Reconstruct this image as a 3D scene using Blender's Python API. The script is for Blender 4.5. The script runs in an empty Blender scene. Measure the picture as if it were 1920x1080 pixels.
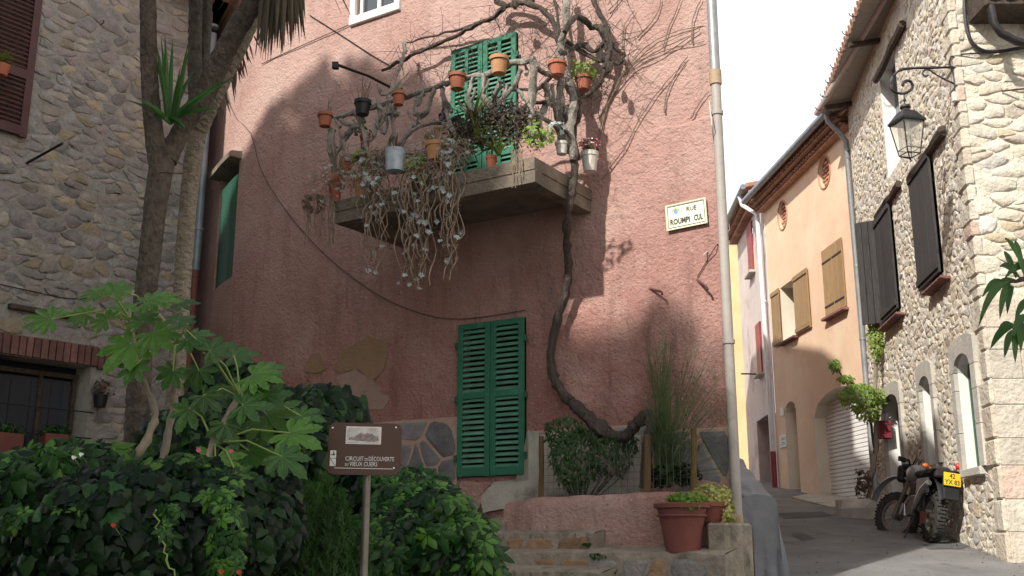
import bpy, math, random
from mathutils import Vector, Matrix, Euler, noise
R = math.radians
V = Vector
rnd = random.Random(7)
S = bpy.context.scene
COL = S.collection

# ---------------------------------------------------------------- camera, sky, sun, exposure
FPX, PITCH, EYE = 1950.0, 13.55, 1.6
cam_d = bpy.data.cameras.new('camera')
cam_d.sensor_width = 36; cam_d.lens = 36 * FPX / 1920; cam_d.clip_end = 600; cam_d.clip_start = .05
cam = bpy.data.objects.new('camera', cam_d); COL.objects.link(cam)
cam.location = (0, 0, EYE); cam.rotation_euler = (R(90 + PITCH), 0, 0)
S.camera = cam
SUN_AZ = V((-.62, -.785)).normalized(); SUN_EL = R(38)
to_sun = V((SUN_AZ.x * math.cos(SUN_EL), SUN_AZ.y * math.cos(SUN_EL), math.sin(SUN_EL)))
world = bpy.data.worlds.new('World'); S.world = world; world.use_nodes = True
wn = world.node_tree.nodes; wl = world.node_tree.links; wn.clear()
wo = wn.new('ShaderNodeOutputWorld'); bg = wn.new('ShaderNodeBackground')
sky = wn.new('ShaderNodeTexSky'); sky.sky_type = 'NISHITA'; sky.sun_disc = False
sky.sun_elevation = SUN_EL; sky.sun_rotation = math.atan2(to_sun.x, to_sun.y)
sky.dust_density = 4.0; sky.air_density = 1.2
bg.inputs['Strength'].default_value = .068
wtc = wn.new('ShaderNodeTexCoord'); wno = wn.new('ShaderNodeTexNoise'); wno.inputs['Scale'].default_value = 2.2; wno.inputs['Detail'].default_value = 6
wrp = wn.new('ShaderNodeValToRGB'); wrp.color_ramp.elements[0].position = .25; wrp.color_ramp.elements[0].color = (.8, .8, .8, 1); wrp.color_ramp.elements[1].position = .6
wmx = wn.new('ShaderNodeMix'); wmx.data_type = 'RGBA'
wmx.inputs['B'].default_value = (15.5, 15.7, 16.0, 1)          # thin bright cloud sheet over the whole sky
wl.new(wtc.outputs['Generated'], wno.inputs['Vector']); wl.new(wno.outputs['Fac'], wrp.inputs['Fac'])
wsp = wn.new('ShaderNodeSeparateXYZ'); wl.new(wtc.outputs['Generated'], wsp.inputs[0]); wmr = wn.new('ShaderNodeMapRange')   # haze thick towards the horizon, thin overhead
wmr.inputs['From Min'].default_value = .45; wmr.inputs['From Max'].default_value = .95; wmr.inputs['To Min'].default_value = 1; wmr.inputs['To Max'].default_value = .25
wl.new(wsp.outputs['Z'], wmr.inputs['Value']); wml = wn.new('ShaderNodeMath'); wml.operation = 'MULTIPLY'; wl.new(wmr.outputs['Result'], wml.inputs[0]); wl.new(wrp.outputs['Color'], wml.inputs[1])
wl.new(wml.outputs[0], wmx.inputs['Factor']); wl.new(sky.outputs['Color'], wmx.inputs['A'])
wl.new(wmx.outputs['Result'], bg.inputs['Color']); wl.new(bg.outputs['Background'], wo.inputs['Surface'])
sd = bpy.data.lights.new('sun', 'SUN'); sd.energy = 4.15; sd.angle = R(1.2); sd.color = (1, .95, .86)
sun = bpy.data.objects.new('sun', sd); COL.objects.link(sun)
sun.rotation_euler = to_sun.to_track_quat('Z', 'Y').to_euler()
S.view_settings.view_transform = 'Standard'; S.view_settings.look = 'None'
S.view_settings.gamma = 1; S.view_settings.use_curve_mapping = False
S.view_settings.exposure = .5

# ---------------------------------------------------------------- helpers
CP, SP = math.cos(R(PITCH)), math.sin(R(PITCH))
def ray(px, py):
    return V((px - 960, FPX * CP - (540 - py) * SP, FPX * SP + (540 - py) * CP))
def W(px, py, Y):
    d = ray(px, py); t = Y / d.y
    return V((d.x * t, Y, EYE + d.z * t))
def px_to_plane(px, py, p, n):
    d = ray(px, py); o = V((0, 0, EYE)); t = (p - o).dot(n) / d.dot(n)
    return o + d * t
SL = .112
def gz(x, y):
    return SL * y if y > -6 else -SL * 6
def ground_pt(px, py):
    d = ray(px, py); t = EYE / (SL * d.y - d.z)
    return V((d.x * t, d.y * t, EYE + d.z * t))

class MB:
    def __init__(s): s.v = []; s.f = []; s.m = []; s.M = None; s.smooth = False
    def add(s, vs, fs, mi=0, M=None):
        b = len(s.v); M = M if M is not None else s.M
        s.v += [(M @ V(p)) if M is not None else V(p) for p in vs]
        for f in fs: s.f.append(tuple(b + i for i in f)); s.m.append(mi)
    def box(s, c, sz, mi=0, M=None, bev=0, taper=1):
        x, y, z = c; a, b, h = sz[0] / 2, sz[1] / 2, sz[2] / 2
        if bev:
            v = []; e = bev
            for dz, q in ((-h, 0), (-h + e, 1), (h - e, 1), (h, 0)):
                k = taper if dz > 0 else 1
                A, B = (a * k - (0 if q else e)), (b * k - (0 if q else e))
                for (sx, sy) in ((-1, -1), (1, -1), (1, 1), (-1, 1)):
                    if q:
                        v += [(x + sx * A - (0 if sx * sy > 0 else sx * e), y + sy * B - (sy * e if sx * sy > 0 else 0), z + dz),
                              (x + sx * A - (sx * e if sx * sy > 0 else 0), y + sy * B - (0 if sx * sy > 0 else sy * e), z + dz)]
                    else:
                        v += [(x + sx * A, y + sy * B, z + dz)] * 2
            # ring order
            f = []
            for k in range(3):
                for i in range(8):
                    j = (i + 1) % 8
                    f.append((k * 8 + i, k * 8 + j, k * 8 + 8 + j, k * 8 + 8 + i))
            f.append((0, 6, 4, 2)); f.append((24, 26, 28, 30))
            s.add(v, f, mi, M); return
        k = taper
        v = [(x - a, y - b, z - h), (x + a, y - b, z - h), (x + a, y + b, z - h), (x - a, y + b, z - h),
             (x - a * k, y - b * k, z + h), (x + a * k, y - b * k, z + h), (x + a * k, y + b * k, z + h), (x - a * k, y + b * k, z + h)]
        s.add(v, [(0, 3, 2, 1), (4, 5, 6, 7), (0, 1, 5, 4), (1, 2, 6, 5), (2, 3, 7, 6), (3, 0, 4, 7)], mi, M)
    def quad(s, a, b, c, d, mi=0): s.add([a, b, c, d], [(0, 1, 2, 3)], mi)
    def tube(s, pts, r, n=6, mi=0, cap=True, M=None, jit=0):
        pts = [V(p) for p in pts]; k = len(pts)
        rs = r if isinstance(r, (list, tuple)) else [r] * k
        vs = []; up = None
        for i, p in enumerate(pts):
            t = (pts[min(i + 1, k - 1)] - pts[max(i - 1, 0)])
            if t.length < 1e-9: t = V((0, 0, 1))
            t.normalize()
            if up is None:
                up = V((0, 0, 1)) if abs(t.z) < .9 else V((1, 0, 0))
            a = t.cross(up).normalized(); up = a.cross(t).normalized()
            for j in range(n):
                w = 2 * math.pi * j / n
                rr = rs[i] * (1 + (rnd.uniform(-jit, jit) if jit else 0))
                vs.append(p + (a * math.cos(w) + up * math.sin(w)) * rr)
        fs = [(i * n + j, i * n + (j + 1) % n, (i + 1) * n + (j + 1) % n, (i + 1) * n + j) for i in range(k - 1) for j in range(n)]
        if cap: fs += [tuple(range(n - 1, -1, -1)), tuple((k - 1) * n + j for j in range(n))]
        s.add(vs, fs, mi, M)
    def lathe(s, prof, n=16, c=(0, 0, 0), mi=0, M=None, wob=0):
        vs = []
        for r, z in prof:
            for j in range(n):
                w = 2 * math.pi * j / n; q = r * (1 + wob * math.sin(3 * w + z * 20))
                vs.append((c[0] + q * math.cos(w), c[1] + q * math.sin(w), c[2] + z))
        k = len(prof)
        fs = [(i * n + j, i * n + (j + 1) % n, (i + 1) * n + (j + 1) % n, (i + 1) * n + j) for i in range(k - 1) for j in range(n)]
        fs += [tuple(range(n - 1, -1, -1)), tuple((k - 1) * n + j for j in range(n))]
        s.add(vs, fs, mi, M)
    def ball(s, c, r, n=8, m=5, mi=0, sc=(1, 1, 1), jit=0):
        vs = []
        for i in range(m + 1):
            th = math.pi * i / m
            for j in range(n):
                w = 2 * math.pi * j / n; q = r * (1 + rnd.uniform(-jit, jit))
                vs.append((c[0] + q * sc[0] * math.sin(th) * math.cos(w), c[1] + q * sc[1] * math.sin(th) * math.sin(w), c[2] + q * sc[2] * math.cos(th)))
        fs = [(i * n + j, (i + 1) * n + j, (i + 1) * n + (j + 1) % n, i * n + (j + 1) % n) for i in range(m) for j in range(n)]
        s.add(vs, fs, mi)
    def mesh(s, name, mats, smooth=None):
        me = bpy.data.meshes.new(name)
        me.from_pydata([tuple(p) for p in s.v], [], s.f)
        for m in (mats if isinstance(mats, (list, tuple)) else [mats]): me.materials.append(m)
        me.polygons.foreach_set('material_index', s.m)
        if smooth if smooth is not None else s.smooth:
            me.polygons.foreach_set('use_smooth', [True] * len(s.f))
            try: me.set_sharp_from_angle(angle=R(50))
            except Exception: pass
        me.update(); return me

def wmat(o):
    M = o.matrix_parent_inverse @ Matrix.LocRotScale(o.location, o.rotation_euler, o.scale)
    return wmat(o.parent) @ M if o.parent else Matrix.LocRotScale(o.location, o.rotation_euler, o.scale)
def link(o, parent=None, world_=True):
    COL.objects.link(o)
    if parent is not None:
        o.parent = parent
        if world_: o.matrix_parent_inverse = wmat(parent).inverted()
    return o
def obj(name, mb, mats, parent=None, world_=True, smooth=None):
    me = mb if isinstance(mb, bpy.types.Mesh) else mb.mesh(name, mats, smooth)
    return link(bpy.data.objects.new(name, me), parent, world_)
def tag(o, label=None, cat=None, group=None, kind=None):
    for k, v in (('label', label), ('category', cat), ('group', group), ('kind', kind)):
        if v: o[k] = v
    return o
def thing(name, loc, label, cat, group=None, rot=(0, 0, 0)):
    o = bpy.data.objects.new(name, None); COL.objects.link(o)
    o.location = loc; o.rotation_euler = rot; o.empty_display_size = .1
    return tag(o, label, cat, group)
def stuff(o): o['kind'] = 'stuff'; return o

# ---------------------------------------------------------------- materials
def mat(name, c1, c2=None, scale=4, rough=.85, bump=0, bscale=40, rnd_amt=0, detail=6, metal=0, spec=.4, c3=None, s3=1.2, t3=.58,
        coat=0, stretch=None, bdist=.02, sss=0, alpha=None, trans=0, b2=0, b2scale=8):
    m = bpy.data.materials.new(name); m.use_nodes = True
    N, L = m.node_tree.nodes, m.node_tree.links
    P = N['Principled BSDF']; P.inputs['Roughness'].default_value = rough
    P.inputs['Metallic'].default_value = metal; P.inputs['Specular IOR Level'].default_value = spec
    if coat: P.inputs['Coat Weight'].default_value = coat
    if trans: P.inputs['Transmission Weight'].default_value = trans
    tc = N.new('ShaderNodeTexCoord'); vec = tc.outputs['Object']
    if stretch:
        mp = N.new('ShaderNodeMapping'); mp.inputs['Scale'].default_value = stretch
        L.new(vec, mp.inputs['Vector']); vec = mp.outputs['Vector']
    col = None
    if c2 is not None:
        n1 = N.new('ShaderNodeTexNoise'); n1.inputs['Scale'].default_value = scale; n1.inputs['Detail'].default_value = detail; n1.inputs['Roughness'].default_value = .65
        L.new(vec, n1.inputs['Vector'])
        rp = N.new('ShaderNodeValToRGB'); rp.color_ramp.elements[0].position = .35; rp.color_ramp.elements[1].position = .68
        rp.color_ramp.elements[0].color = (*c1, 1); rp.color_ramp.elements[1].color = (*c2, 1)
        L.new(n1.outputs['Fac'], rp.inputs['Fac']); col = rp.outputs['Color']
        if c3 is not None:
            n3 = N.new('ShaderNodeTexNoise'); n3.inputs['Scale'].default_value = s3; n3.inputs['Detail'].default_value = 8; n3.inputs['Roughness'].default_value = .7
            L.new(tc.outputs['Object'], n3.inputs['Vector'])
            r3 = N.new('ShaderNodeMapRange'); r3.inputs['From Min'].default_value = t3; r3.inputs['From Max'].default_value = t3 + .12
            L.new(n3.outputs['Fac'], r3.inputs['Value'])
            mx = N.new('ShaderNodeMix'); mx.data_type = 'RGBA'; mx.inputs['B'].default_value = (*c3, 1)
            L.new(r3.outputs['Result'], mx.inputs['Factor']); L.new(col, mx.inputs['A']); col = mx.outputs['Result']
    if rnd_amt:
        oi = N.new('ShaderNodeObjectInfo'); mr = N.new('ShaderNodeMapRange')
        mr.inputs['To Min'].default_value = 1 - rnd_amt; mr.inputs['To Max'].default_value = 1 + rnd_amt
        L.new(oi.outputs['Random'], mr.inputs['Value'])
        hs = N.new('ShaderNodeHueSaturation'); L.new(mr.outputs['Result'], hs.inputs['Value'])
        if col is not None: L.new(col, hs.inputs['Color'])
        else: hs.inputs['Color'].default_value = (*c1, 1)
        col = hs.outputs['Color']
    if col is not None: L.new(col, P.inputs['Base Color'])
    else: P.inputs['Base Color'].default_value = (*c1, 1)
    if bump:
        nb = N.new('ShaderNodeTexNoise'); nb.inputs['Scale'].default_value = bscale; nb.inputs['Detail'].default_value = 5
        L.new(vec, nb.inputs['Vector']); bp = N.new('ShaderNodeBump')
        bp.inputs['Strength'].default_value = bump; bp.inputs['Distance'].default_value = bdist
        L.new(nb.outputs['Fac'], bp.inputs['Height'])
        if b2:
            n4 = N.new('ShaderNodeTexNoise'); n4.inputs['Scale'].default_value = b2scale; n4.inputs['Detail'].default_value = 3
            L.new(vec, n4.inputs['Vector']); b4 = N.new('ShaderNodeBump'); b4.inputs['Strength'].default_value = b2; b4.inputs['Distance'].default_value = .05
            L.new(n4.outputs['Fac'], b4.inputs['Height']); L.new(b4.outputs['Normal'], bp.inputs['Normal'])
        L.new(bp.outputs['Normal'], P.inputs['Normal'])
    return m
def leafmat(name, c1, c2, rough=.35, tr=.35, rnd_amt=.25, spec=.4):
    m = mat(name, c1, c2, 3, rough, rnd_amt=rnd_amt, spec=spec, bump=.25, bscale=25, bdist=.004)
    N, L = m.node_tree.nodes, m.node_tree.links
    P = N['Principled BSDF']; src = P.inputs['Base Color'].links[0].from_socket
    T = N.new('ShaderNodeBsdfTranslucent'); h = N.new('ShaderNodeHueSaturation'); h.inputs['Value'].default_value = 1.3; h.inputs['Saturation'].default_value = 1.1
    L.new(src, h.inputs['Color']); L.new(h.outputs['Color'], T.inputs['Color'])
    mx = N.new('ShaderNodeMixShader'); mx.inputs[0].default_value = tr
    L.new(P.outputs[0], mx.inputs[1]); L.new(T.outputs[0], mx.inputs[2])
    L.new(mx.outputs[0], N['Material Output'].inputs['Surface'])
    return m

# rough-cast pink render: grainy relief, pale worn patches, grey water streaks, ochre patch repairs
def stucco(name, c1, c2, c3, patches=True):
    m = mat(name, c1, c2, 1.1, .95, spec=.15)
    N, L = m.node_tree.nodes, m.node_tree.links; P = N['Principled BSDF']
    col = P.inputs['Base Color'].links[0].from_socket
    tc = [n for n in N if n.type == 'TEX_COORD'][0]
    def mixin(fac, c, col, mode='MIX'):
        mx = N.new('ShaderNodeMix'); mx.data_type = 'RGBA'; mx.blend_type = mode; mx.inputs['B'].default_value = (*c, 1)
        L.new(fac, mx.inputs['Factor']); L.new(col, mx.inputs['A']); return mx.outputs['Result']
    def nz(scale, lo, hi, amt=1, det=6, st=None, kind='ShaderNodeTexNoise'):
        n = N.new(kind); n.inputs['Scale'].default_value = scale; v = tc.outputs['Object']
        if kind == 'ShaderNodeTexNoise': n.inputs['Detail'].default_value = det; n.inputs['Roughness'].default_value = .65
        if st:
            mp = N.new('ShaderNodeMapping'); mp.inputs['Scale'].default_value = st; L.new(v, mp.inputs['Vector']); v = mp.outputs['Vector']
        L.new(v, n.inputs['Vector']); r = N.new('ShaderNodeMapRange')
        r.inputs['From Min'].default_value = lo; r.inputs['From Max'].default_value = hi; r.inputs['To Max'].default_value = amt
        L.new(n.outputs[0], r.inputs['Value']); return r.outputs['Result'], n.outputs[0]
    f, _ = nz(1.3, .48, .68, .6, 10); col = mixin(f, c3, col)                 # faded areas
    f, _ = nz(2.4, .5, .72, .7, 8, (2.4, 2.4, .38)); col = mixin(f, tuple(x * .5 for x in c1), col)   # streaks
    f, _ = nz(38, .60, .70, .5, 3); col = mixin(f, (.62, .50, .46), col)      # pale grains
    f, _ = nz(26, .62, .70, .6, 3, (1, 1, 1.0)); col = mixin(f, tuple(x * .33 for x in c1), col)         # pits
    if patches:      # paler higher up, deeper red lower down
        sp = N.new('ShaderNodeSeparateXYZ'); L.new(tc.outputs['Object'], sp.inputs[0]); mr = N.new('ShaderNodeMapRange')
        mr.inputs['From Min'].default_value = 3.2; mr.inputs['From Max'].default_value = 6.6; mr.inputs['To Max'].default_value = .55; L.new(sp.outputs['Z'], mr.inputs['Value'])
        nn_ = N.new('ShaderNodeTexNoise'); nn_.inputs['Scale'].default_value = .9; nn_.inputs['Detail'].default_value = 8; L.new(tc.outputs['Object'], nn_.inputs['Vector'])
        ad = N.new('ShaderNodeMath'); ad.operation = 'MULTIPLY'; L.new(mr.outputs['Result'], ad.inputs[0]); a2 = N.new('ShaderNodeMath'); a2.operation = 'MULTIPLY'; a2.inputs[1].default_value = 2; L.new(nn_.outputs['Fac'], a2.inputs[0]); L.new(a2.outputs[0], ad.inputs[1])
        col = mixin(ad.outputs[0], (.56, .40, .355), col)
    L.new(col, P.inputs['Base Color'])
    _, h1 = nz(30, 0, 1, 1, 4); _, h2 = nz(9, 0, 1, 1, 4)
    b1 = N.new('ShaderNodeBump'); b1.inputs['Strength'].default_value = .9; b1.inputs['Distance'].default_value = .03
    b2 = N.new('ShaderNodeBump'); b2.inputs['Strength'].default_value = .6; b2.inputs['Distance'].default_value = .05
    L.new(h1, b1.inputs['Height']); L.new(h2, b2.inputs['Height']); L.new(b2.outputs[0], b1.inputs['Normal']); L.new(b1.outputs[0], P.inputs['Normal'])
    return m

M = {}
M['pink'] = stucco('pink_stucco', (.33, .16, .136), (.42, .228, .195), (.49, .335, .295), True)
M['pink2'] = stucco('pink_stucco_low', (.38, .215, .178), (.47, .295, .25), (.53, .39, .35), False)
M['patch_ochre'] = mat('bare_patch_ochre', (.26, .17, .10), (.32, .205, .135), 6, .95, .5, 40)
M['patch_grey'] = mat('bare_patch_pale', (.31, .215, .18), (.38, .26, .22), 5, .95, .4, 40)
M['cement'] = mat('cement', (.36, .33, .28), (.52, .49, .42), 3, .95, .5, 30, c3=(.22, .19, .16), t3=.55)
M['concrete'] = mat('balcony_concrete', (.15, .12, .092), (.26, .215, .17), 3, .95, .6, 35, c3=(.13, .11, .09), s3=2.5, t3=.5, b2=.5)
M['slate'] = mat('slate_slab', (.15, .145, .15), (.25, .24, .245), 6, .8, .5, 30, rnd_amt=.3)
M['joint'] = mat('pink_joint', (.42, .28, .22), (.50, .35, .28), 8, .95, .5, 50)
M['green'] = mat('green_paint', (.016, .125, .072), (.028, .17, .10), 9, .55, .2, 60, spec=.4, c3=(.10, .22, .15), s3=6, t3=.62)
M['green_slat'] = mat('green_slat_lit', (.07, .21, .14), (.13, .29, .21), 7, .4, .15, 60, rnd_amt=.12, c3=(.16, .28, .2), s3=5, t3=.6)  # slats paler than the frame: light on their upper faces put into colour
M['green2'] = mat('dark_green_paint', (.018, .085, .055), (.03, .11, .07), 5, .6, .15, 50)
M['black'] = mat('black_interior', (.01, .01, .012), rough=.9)
M['white'] = mat('white_paint', (.72, .70, .66), (.8, .79, .76), 5, .7, .2, 40, c3=(.5, .46, .42), s3=4, t3=.62)
M['pane'] = mat('window_pane', (.04, .05, .06), rough=.08, spec=.8)
M['curtain'] = mat('curtain', (.55, .56, .60), (.7, .7, .73), 8, .9, stretch=(8, 8, .6))
M['mortar_l'] = mat('grey_mortar', (.25, .235, .21), (.35, .33, .295), 5, .98, .9, 30, b2=1, b2scale=7)
M['mortar_r'] = mat('pale_mortar', (.58, .53, .44), (.70, .64, .53), 4, .98, 1.0, 26, b2=1, b2scale=9)
def stm(n, a, b, r=.22): return mat(n, a, b, 7, .95, .8, 22, rnd_amt=r, bdist=.03, b2=.6, b2scale=6)
M['st_l'] = [stm('stone_grey', (.19, .185, .175), (.33, .315, .295)), stm('stone_tan', (.25, .225, .19), (.37, .33, .28)), stm('stone_mauve', (.23, .20, .195), (.33, .29, .275)), stm('stone_ochre', (.27, .23, .16), (.36, .30, .21)), stm('stone_dark', (.19, .175, .17), (.29, .265, .25))]
M['st_r'] = [stm('stone_pale', (.50, .46, .385), (.64, .59, .50), .14), stm('stone_cream', (.51, .46, .37), (.64, .575, .475), .14), stm('stone_rose', (.45, .38, .32), (.58, .49, .42)), stm('stone_bluegrey', (.46, .44, .40), (.58, .55, .50)), stm('stone_gold', (.47, .39, .28), (.57, .49, .36)), stm('stone_umber', (.38, .33, .27), (.50, .43, .36))]
M['ashlar'] = [stm('ashlar_pale', (.46, .42, .35), (.60, .55, .465), .1), stm('ashlar_warm', (.48, .415, .335), (.60, .525, .43), .1), stm('ashlar_rose', (.50, .37, .30), (.60, .47, .39), .12)]
M['dressed'] = mat('dressed_stone', (.42, .40, .36), (.55, .52, .46), 4, .95, .5, 25, rnd_amt=.1)
M['brick'] = mat('brick_red', (.15, .075, .065), (.23, .115, .10), 7, .95, .6, 30, rnd_amt=.25)
M['brick_o'] = mat('brick_orange', (.45, .22, .13), (.55, .30, .2), 7, .95, .5, 30, rnd_amt=.15)
M['darkred'] = mat('dark_red_paint', (.07, .028, .028), (.10, .042, .04), 6, .6, .2, 40)
M['iron'] = mat('dark_iron', (.02, .02, .022), (.05, .045, .045), 9, .55, .2, 60, metal=.4)
M['rust'] = mat('rusty_iron', (.07, .035, .025), (.14, .07, .045), 12, .85, .4, 60)
M['zinc'] = mat('zinc', (.16, .19, .225), (.24, .27, .30), 4, .5, .15, 20, metal=.35, spec=.5)
M['zinc2'] = mat('grey_zinc', (.26, .27, .28), (.36, .37, .38), 5, .45, .1, 20, metal=.4)
M['pipe'] = mat('pale_pipe', (.33, .30, .275), (.41, .375, .345), 3, .6, .15, 20, c3=(.28, .255, .225), s3=3, t3=.6)
M['pipe_tan'] = mat('tan_pipe', (.36, .26, .17), (.44, .33, .22), 4, .7, .2, 20)
M['pipe_white'] = mat('white_pipe', (.62, .62, .63), (.75, .75, .75), 4, .5)
M['pipe_red'] = mat('red_brown_pipe', (.12, .035, .025), (.18, .06, .04), 5, .6)
M['wood_grey'] = mat('weathered_wood', (.035, .033, .033), (.075, .068, .065), 6, .85, .6, 30, stretch=(9, 9, .8), rnd_amt=.2)
M['wood_tan'] = mat('oiled_wood', (.25, .15, .065), (.36, .23, .11), 5, .6, .4, 20, stretch=(8, 8, .8), rnd_amt=.15)
M['wood_beam'] = mat('old_beam', (.05, .038, .03), (.11, .08, .06), 6, .95, .8, 25, stretch=(3, 3, 3))
M['wood_post'] = mat('fence_post_wood', (.11, .07, .03), (.18, .12, .055), 6, .9, .6, 30, stretch=(8, 8, .8))
M['orange'] = mat('orange_render', (.69, .485, .335), (.77, .56, .40), 1.5, .95, .4, 60, c3=(.75, .58, .42), s3=.8, t3=.5)
M['cream'] = mat('cream_render', (.66, .59, .48), (.74, .67, .55), 2, .95, .3, 50)
M['greypink'] = mat('grey_pink_render', (.52, .44, .42), (.62, .54, .51), 1.5, .95, .4, 50, c3=(.40, .30, .27), s3=1, t3=.55)
M['tile'] = mat('roof_tile', (.30, .16, .11), (.44, .27, .19), 5, .95, .6, 25, rnd_amt=.2)
M['redpaint'] = mat('red_paint', (.22, .03, .045), (.30, .05, .06), 6, .5)
M['soffit'] = mat('soffit_boards', (.30, .27, .24), (.44, .40, .36), 5, .9, .4, 20, stretch=(2, 9, 2))
M['gutterpink'] = mat('faded_gutter', (.42, .35, .32), (.52, .45, .42), 4, .6)
M['cream_y'] = mat('yellow_orange_render', (.66, .46, .24), (.74, .54, .30), 2, .9)
M['roller'] = mat('roller_door', (.76, .75, .72), (.82, .81, .78), 3, .55)
M['asphalt'] = mat('asphalt', (.17, .168, .165), (.25, .245, .24), 1.3, .95, .9, 90, c3=(.12, .12, .12), s3=1.6, t3=.58, b2=.4, b2scale=5)
M['soil'] = mat('soil', (.03, .022, .016), (.07, .05, .035), 8, 1, 1, 30)
M['terra'] = mat('terracotta', (.34, .10, .055), (.44, .16, .09), 6, .8, .25, 40, rnd_amt=.2, c3=(.5, .32, .24), s3=7, t3=.62)
M['terra2'] = mat('pale_terracotta', (.42, .20, .09), (.52, .29, .15), 6, .8, .25, 40, rnd_amt=.15)
M['terra3'] = mat('brown_red_planter', (.17, .055, .045), (.215, .075, .06), 3, .75, .2, 40)
M['blackpl'] = mat('black_plastic', (.015, .015, .017), rough=.5)
M['bluepot'] = mat('blue_glaze', (.30, .38, .47), (.52, .58, .63), 12, .35, .1, 30, spec=.6)
M['whitepot'] = mat('off_white_pot', (.55, .52, .47), (.68, .65, .6), 6, .5)
M['bark'] = mat('cordyline_bark', (.06, .046, .036), (.13, .105, .085), 9, .98, 1.0, 16, stretch=(2, 2, 1.3), bdist=.05)
M['bark2'] = mat('pale_cordyline_bark', (.20, .165, .125), (.33, .28, .22), 9, .98, 1.0, 16, stretch=(1.6, 1.6, 2.4), bdist=.05)
M['vine'] = mat('vine_bark', (.055, .043, .036), (.13, .105, .09), 10, .98, 1, 30, stretch=(4, 4, .9), bdist=.03)
M['vine_p'] = mat('pale_branch', (.22, .20, .175), (.40, .365, .32), 10, .98, .9, 30, stretch=(3, 3, 1), bdist=.03, c3=(.10, .09, .08), s3=5, t3=.5)
M['twig'] = mat('dry_twig', (.15, .11, .08), (.26, .20, .15), 10, .95)
M['stem'] = mat('succulent_stem', (.20, .145, .105), (.34, .26, .19), 12, .9)
M['stemg'] = mat('smooth_shrub_stem', (.20, .165, .12), (.30, .25, .19), 10, .8, .4, 30)
M['vein'] = mat('leaf_vein', (.085, .17, .045), (.12, .22, .06), 8, .5)
M['petiole'] = mat('green_petiole', (.20, .28, .07), (.28, .36, .10), 8, .5)
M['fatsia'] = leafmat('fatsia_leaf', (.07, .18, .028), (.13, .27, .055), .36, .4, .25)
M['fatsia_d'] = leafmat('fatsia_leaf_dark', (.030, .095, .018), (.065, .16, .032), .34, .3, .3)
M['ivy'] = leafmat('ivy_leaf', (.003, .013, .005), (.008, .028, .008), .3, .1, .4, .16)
M['creeper'] = leafmat('creeper_leaf', (.011, .050, .010), (.028, .095, .017), .35, .25, .4, .3)
M['creeper_l'] = leafmat('bright_creeper_leaf', (.07, .19, .025), (.13, .29, .045), .4, .4, .25)
M['conifer'] = leafmat('conifer_spray', (.018, .055, .012), (.05, .125, .024), .6, .2, .3)
M['broom'] = leafmat('broom_twig', (.06, .10, .035), (.11, .16, .06), .6, .2, .2)
M['shrub'] = leafmat('small_shrub_leaf', (.025, .07, .015), (.05, .13, .03), .5, .3, .3)
M['limegreen'] = leafmat('lime_leaf', (.16, .30, .04), (.30, .42, .09), .45, .4, .2)
M['yellowgreen'] = leafmat('variegated_leaf', (.32, .38, .08), (.50, .50, .18), .5, .4, .2)
M['grassy'] = leafmat('strap_leaf', (.12, .17, .04), (.26, .28, .08), .5, .35, .2)
M['blueleaf'] = leafmat('blue_grey_rosette', (.32, .38, .37), (.50, .55, .54), .6, .15, .15)
M['dry'] = leafmat('dead_leaf', (.10, .075, .05), (.20, .15, .10), .8, .25, .25)
M['dry_d'] = leafmat('dead_skirt_leaf', (.05, .045, .03), (.11, .09, .06), .8, .2, .3)
M['yucca'] = leafmat('yucca_blade', (.02, .075, .014), (.05, .15, .028), .4, .35, .2)
M['peach'] = leafmat('long_branch_leaf', (.03, .095, .025), (.06, .16, .04), .35, .3, .2)
M['pinkflower'] = leafmat('pink_petal', (.5, .04, .12), (.75, .25, .35), .6, .3, .2)
M['redflower'] = leafmat('red_petal', (.55, .03, .03), (.7, .10, .05), .6, .3, .2)
M['tree_leaf'] = leafmat('broad_leaf', (.04, .11, .025), (.07, .16, .04), .5, .3, .2)
M['signbrown'] = mat('brown_panel', (.06, .022, .010), (.08, .03, .013), 2, .35, spec=.35)
M['ink_w'] = mat('white_print', (.75, .75, .73), rough=.6)
M['ink_b'] = mat('dark_print', (.03, .04, .035), rough=.6)
M['galv'] = mat('galvanised_post', (.16, .14, .12), (.23, .21, .19), 8, .45, metal=.6)
M['enamel'] = mat('cream_enamel', (.80, .78, .62), rough=.3, spec=.6)
M['enamel2'] = mat('cream_border', (.70, .66, .48), rough=.4)
M['crest_b'] = mat('crest_blue', (.15, .3, .55), rough=.5)
M['crest_g'] = mat('crest_green', (.25, .38, .08), rough=.5)
M['crest_y'] = mat('crest_yellow', (.7, .6, .12), rough=.5)
M['tarp'] = mat('grey_tarp', (.13, .145, .165), (.19, .20, .225), 3, .45, .5, 12, spec=.5)
M['tarp_red'] = mat('red_tarp_hem', (.25, .04, .03), rough=.6)
M['rubber'] = mat('tyre_rubber', (.018, .018, .018), (.05, .048, .045), 20, .9)
M['chrome'] = mat('polished_metal', (.55, .55, .55), rough=.25, metal=.9)
M['bikegrey'] = mat('grey_fairing', (.22, .23, .245), (.28, .29, .30), 5, .35, spec=.6)
M['bikered'] = mat('dark_red_panel', (.12, .02, .02), rough=.4)
M['plate'] = mat('yellow_plate', (.75, .48, .02), rough=.4)
M['lens_o'] = mat('orange_lens', (.6, .12, .02), rough=.2, spec=.7)
M['lens_r'] = mat('red_lens', (.55, .03, .03), rough=.2, spec=.7)
M['lampglass'] = mat('lamp_glass', (.8, .78, .72), rough=.1)
_n, _l = M['lampglass'].node_tree.nodes, M['lampglass'].node_tree.links
_t = _n.new('ShaderNodeBsdfTransparent'); _t.inputs[0].default_value = (.93, .91, .87, 1); _x = _n.new('ShaderNodeMixShader'); _x.inputs[0].default_value = .22
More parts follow.
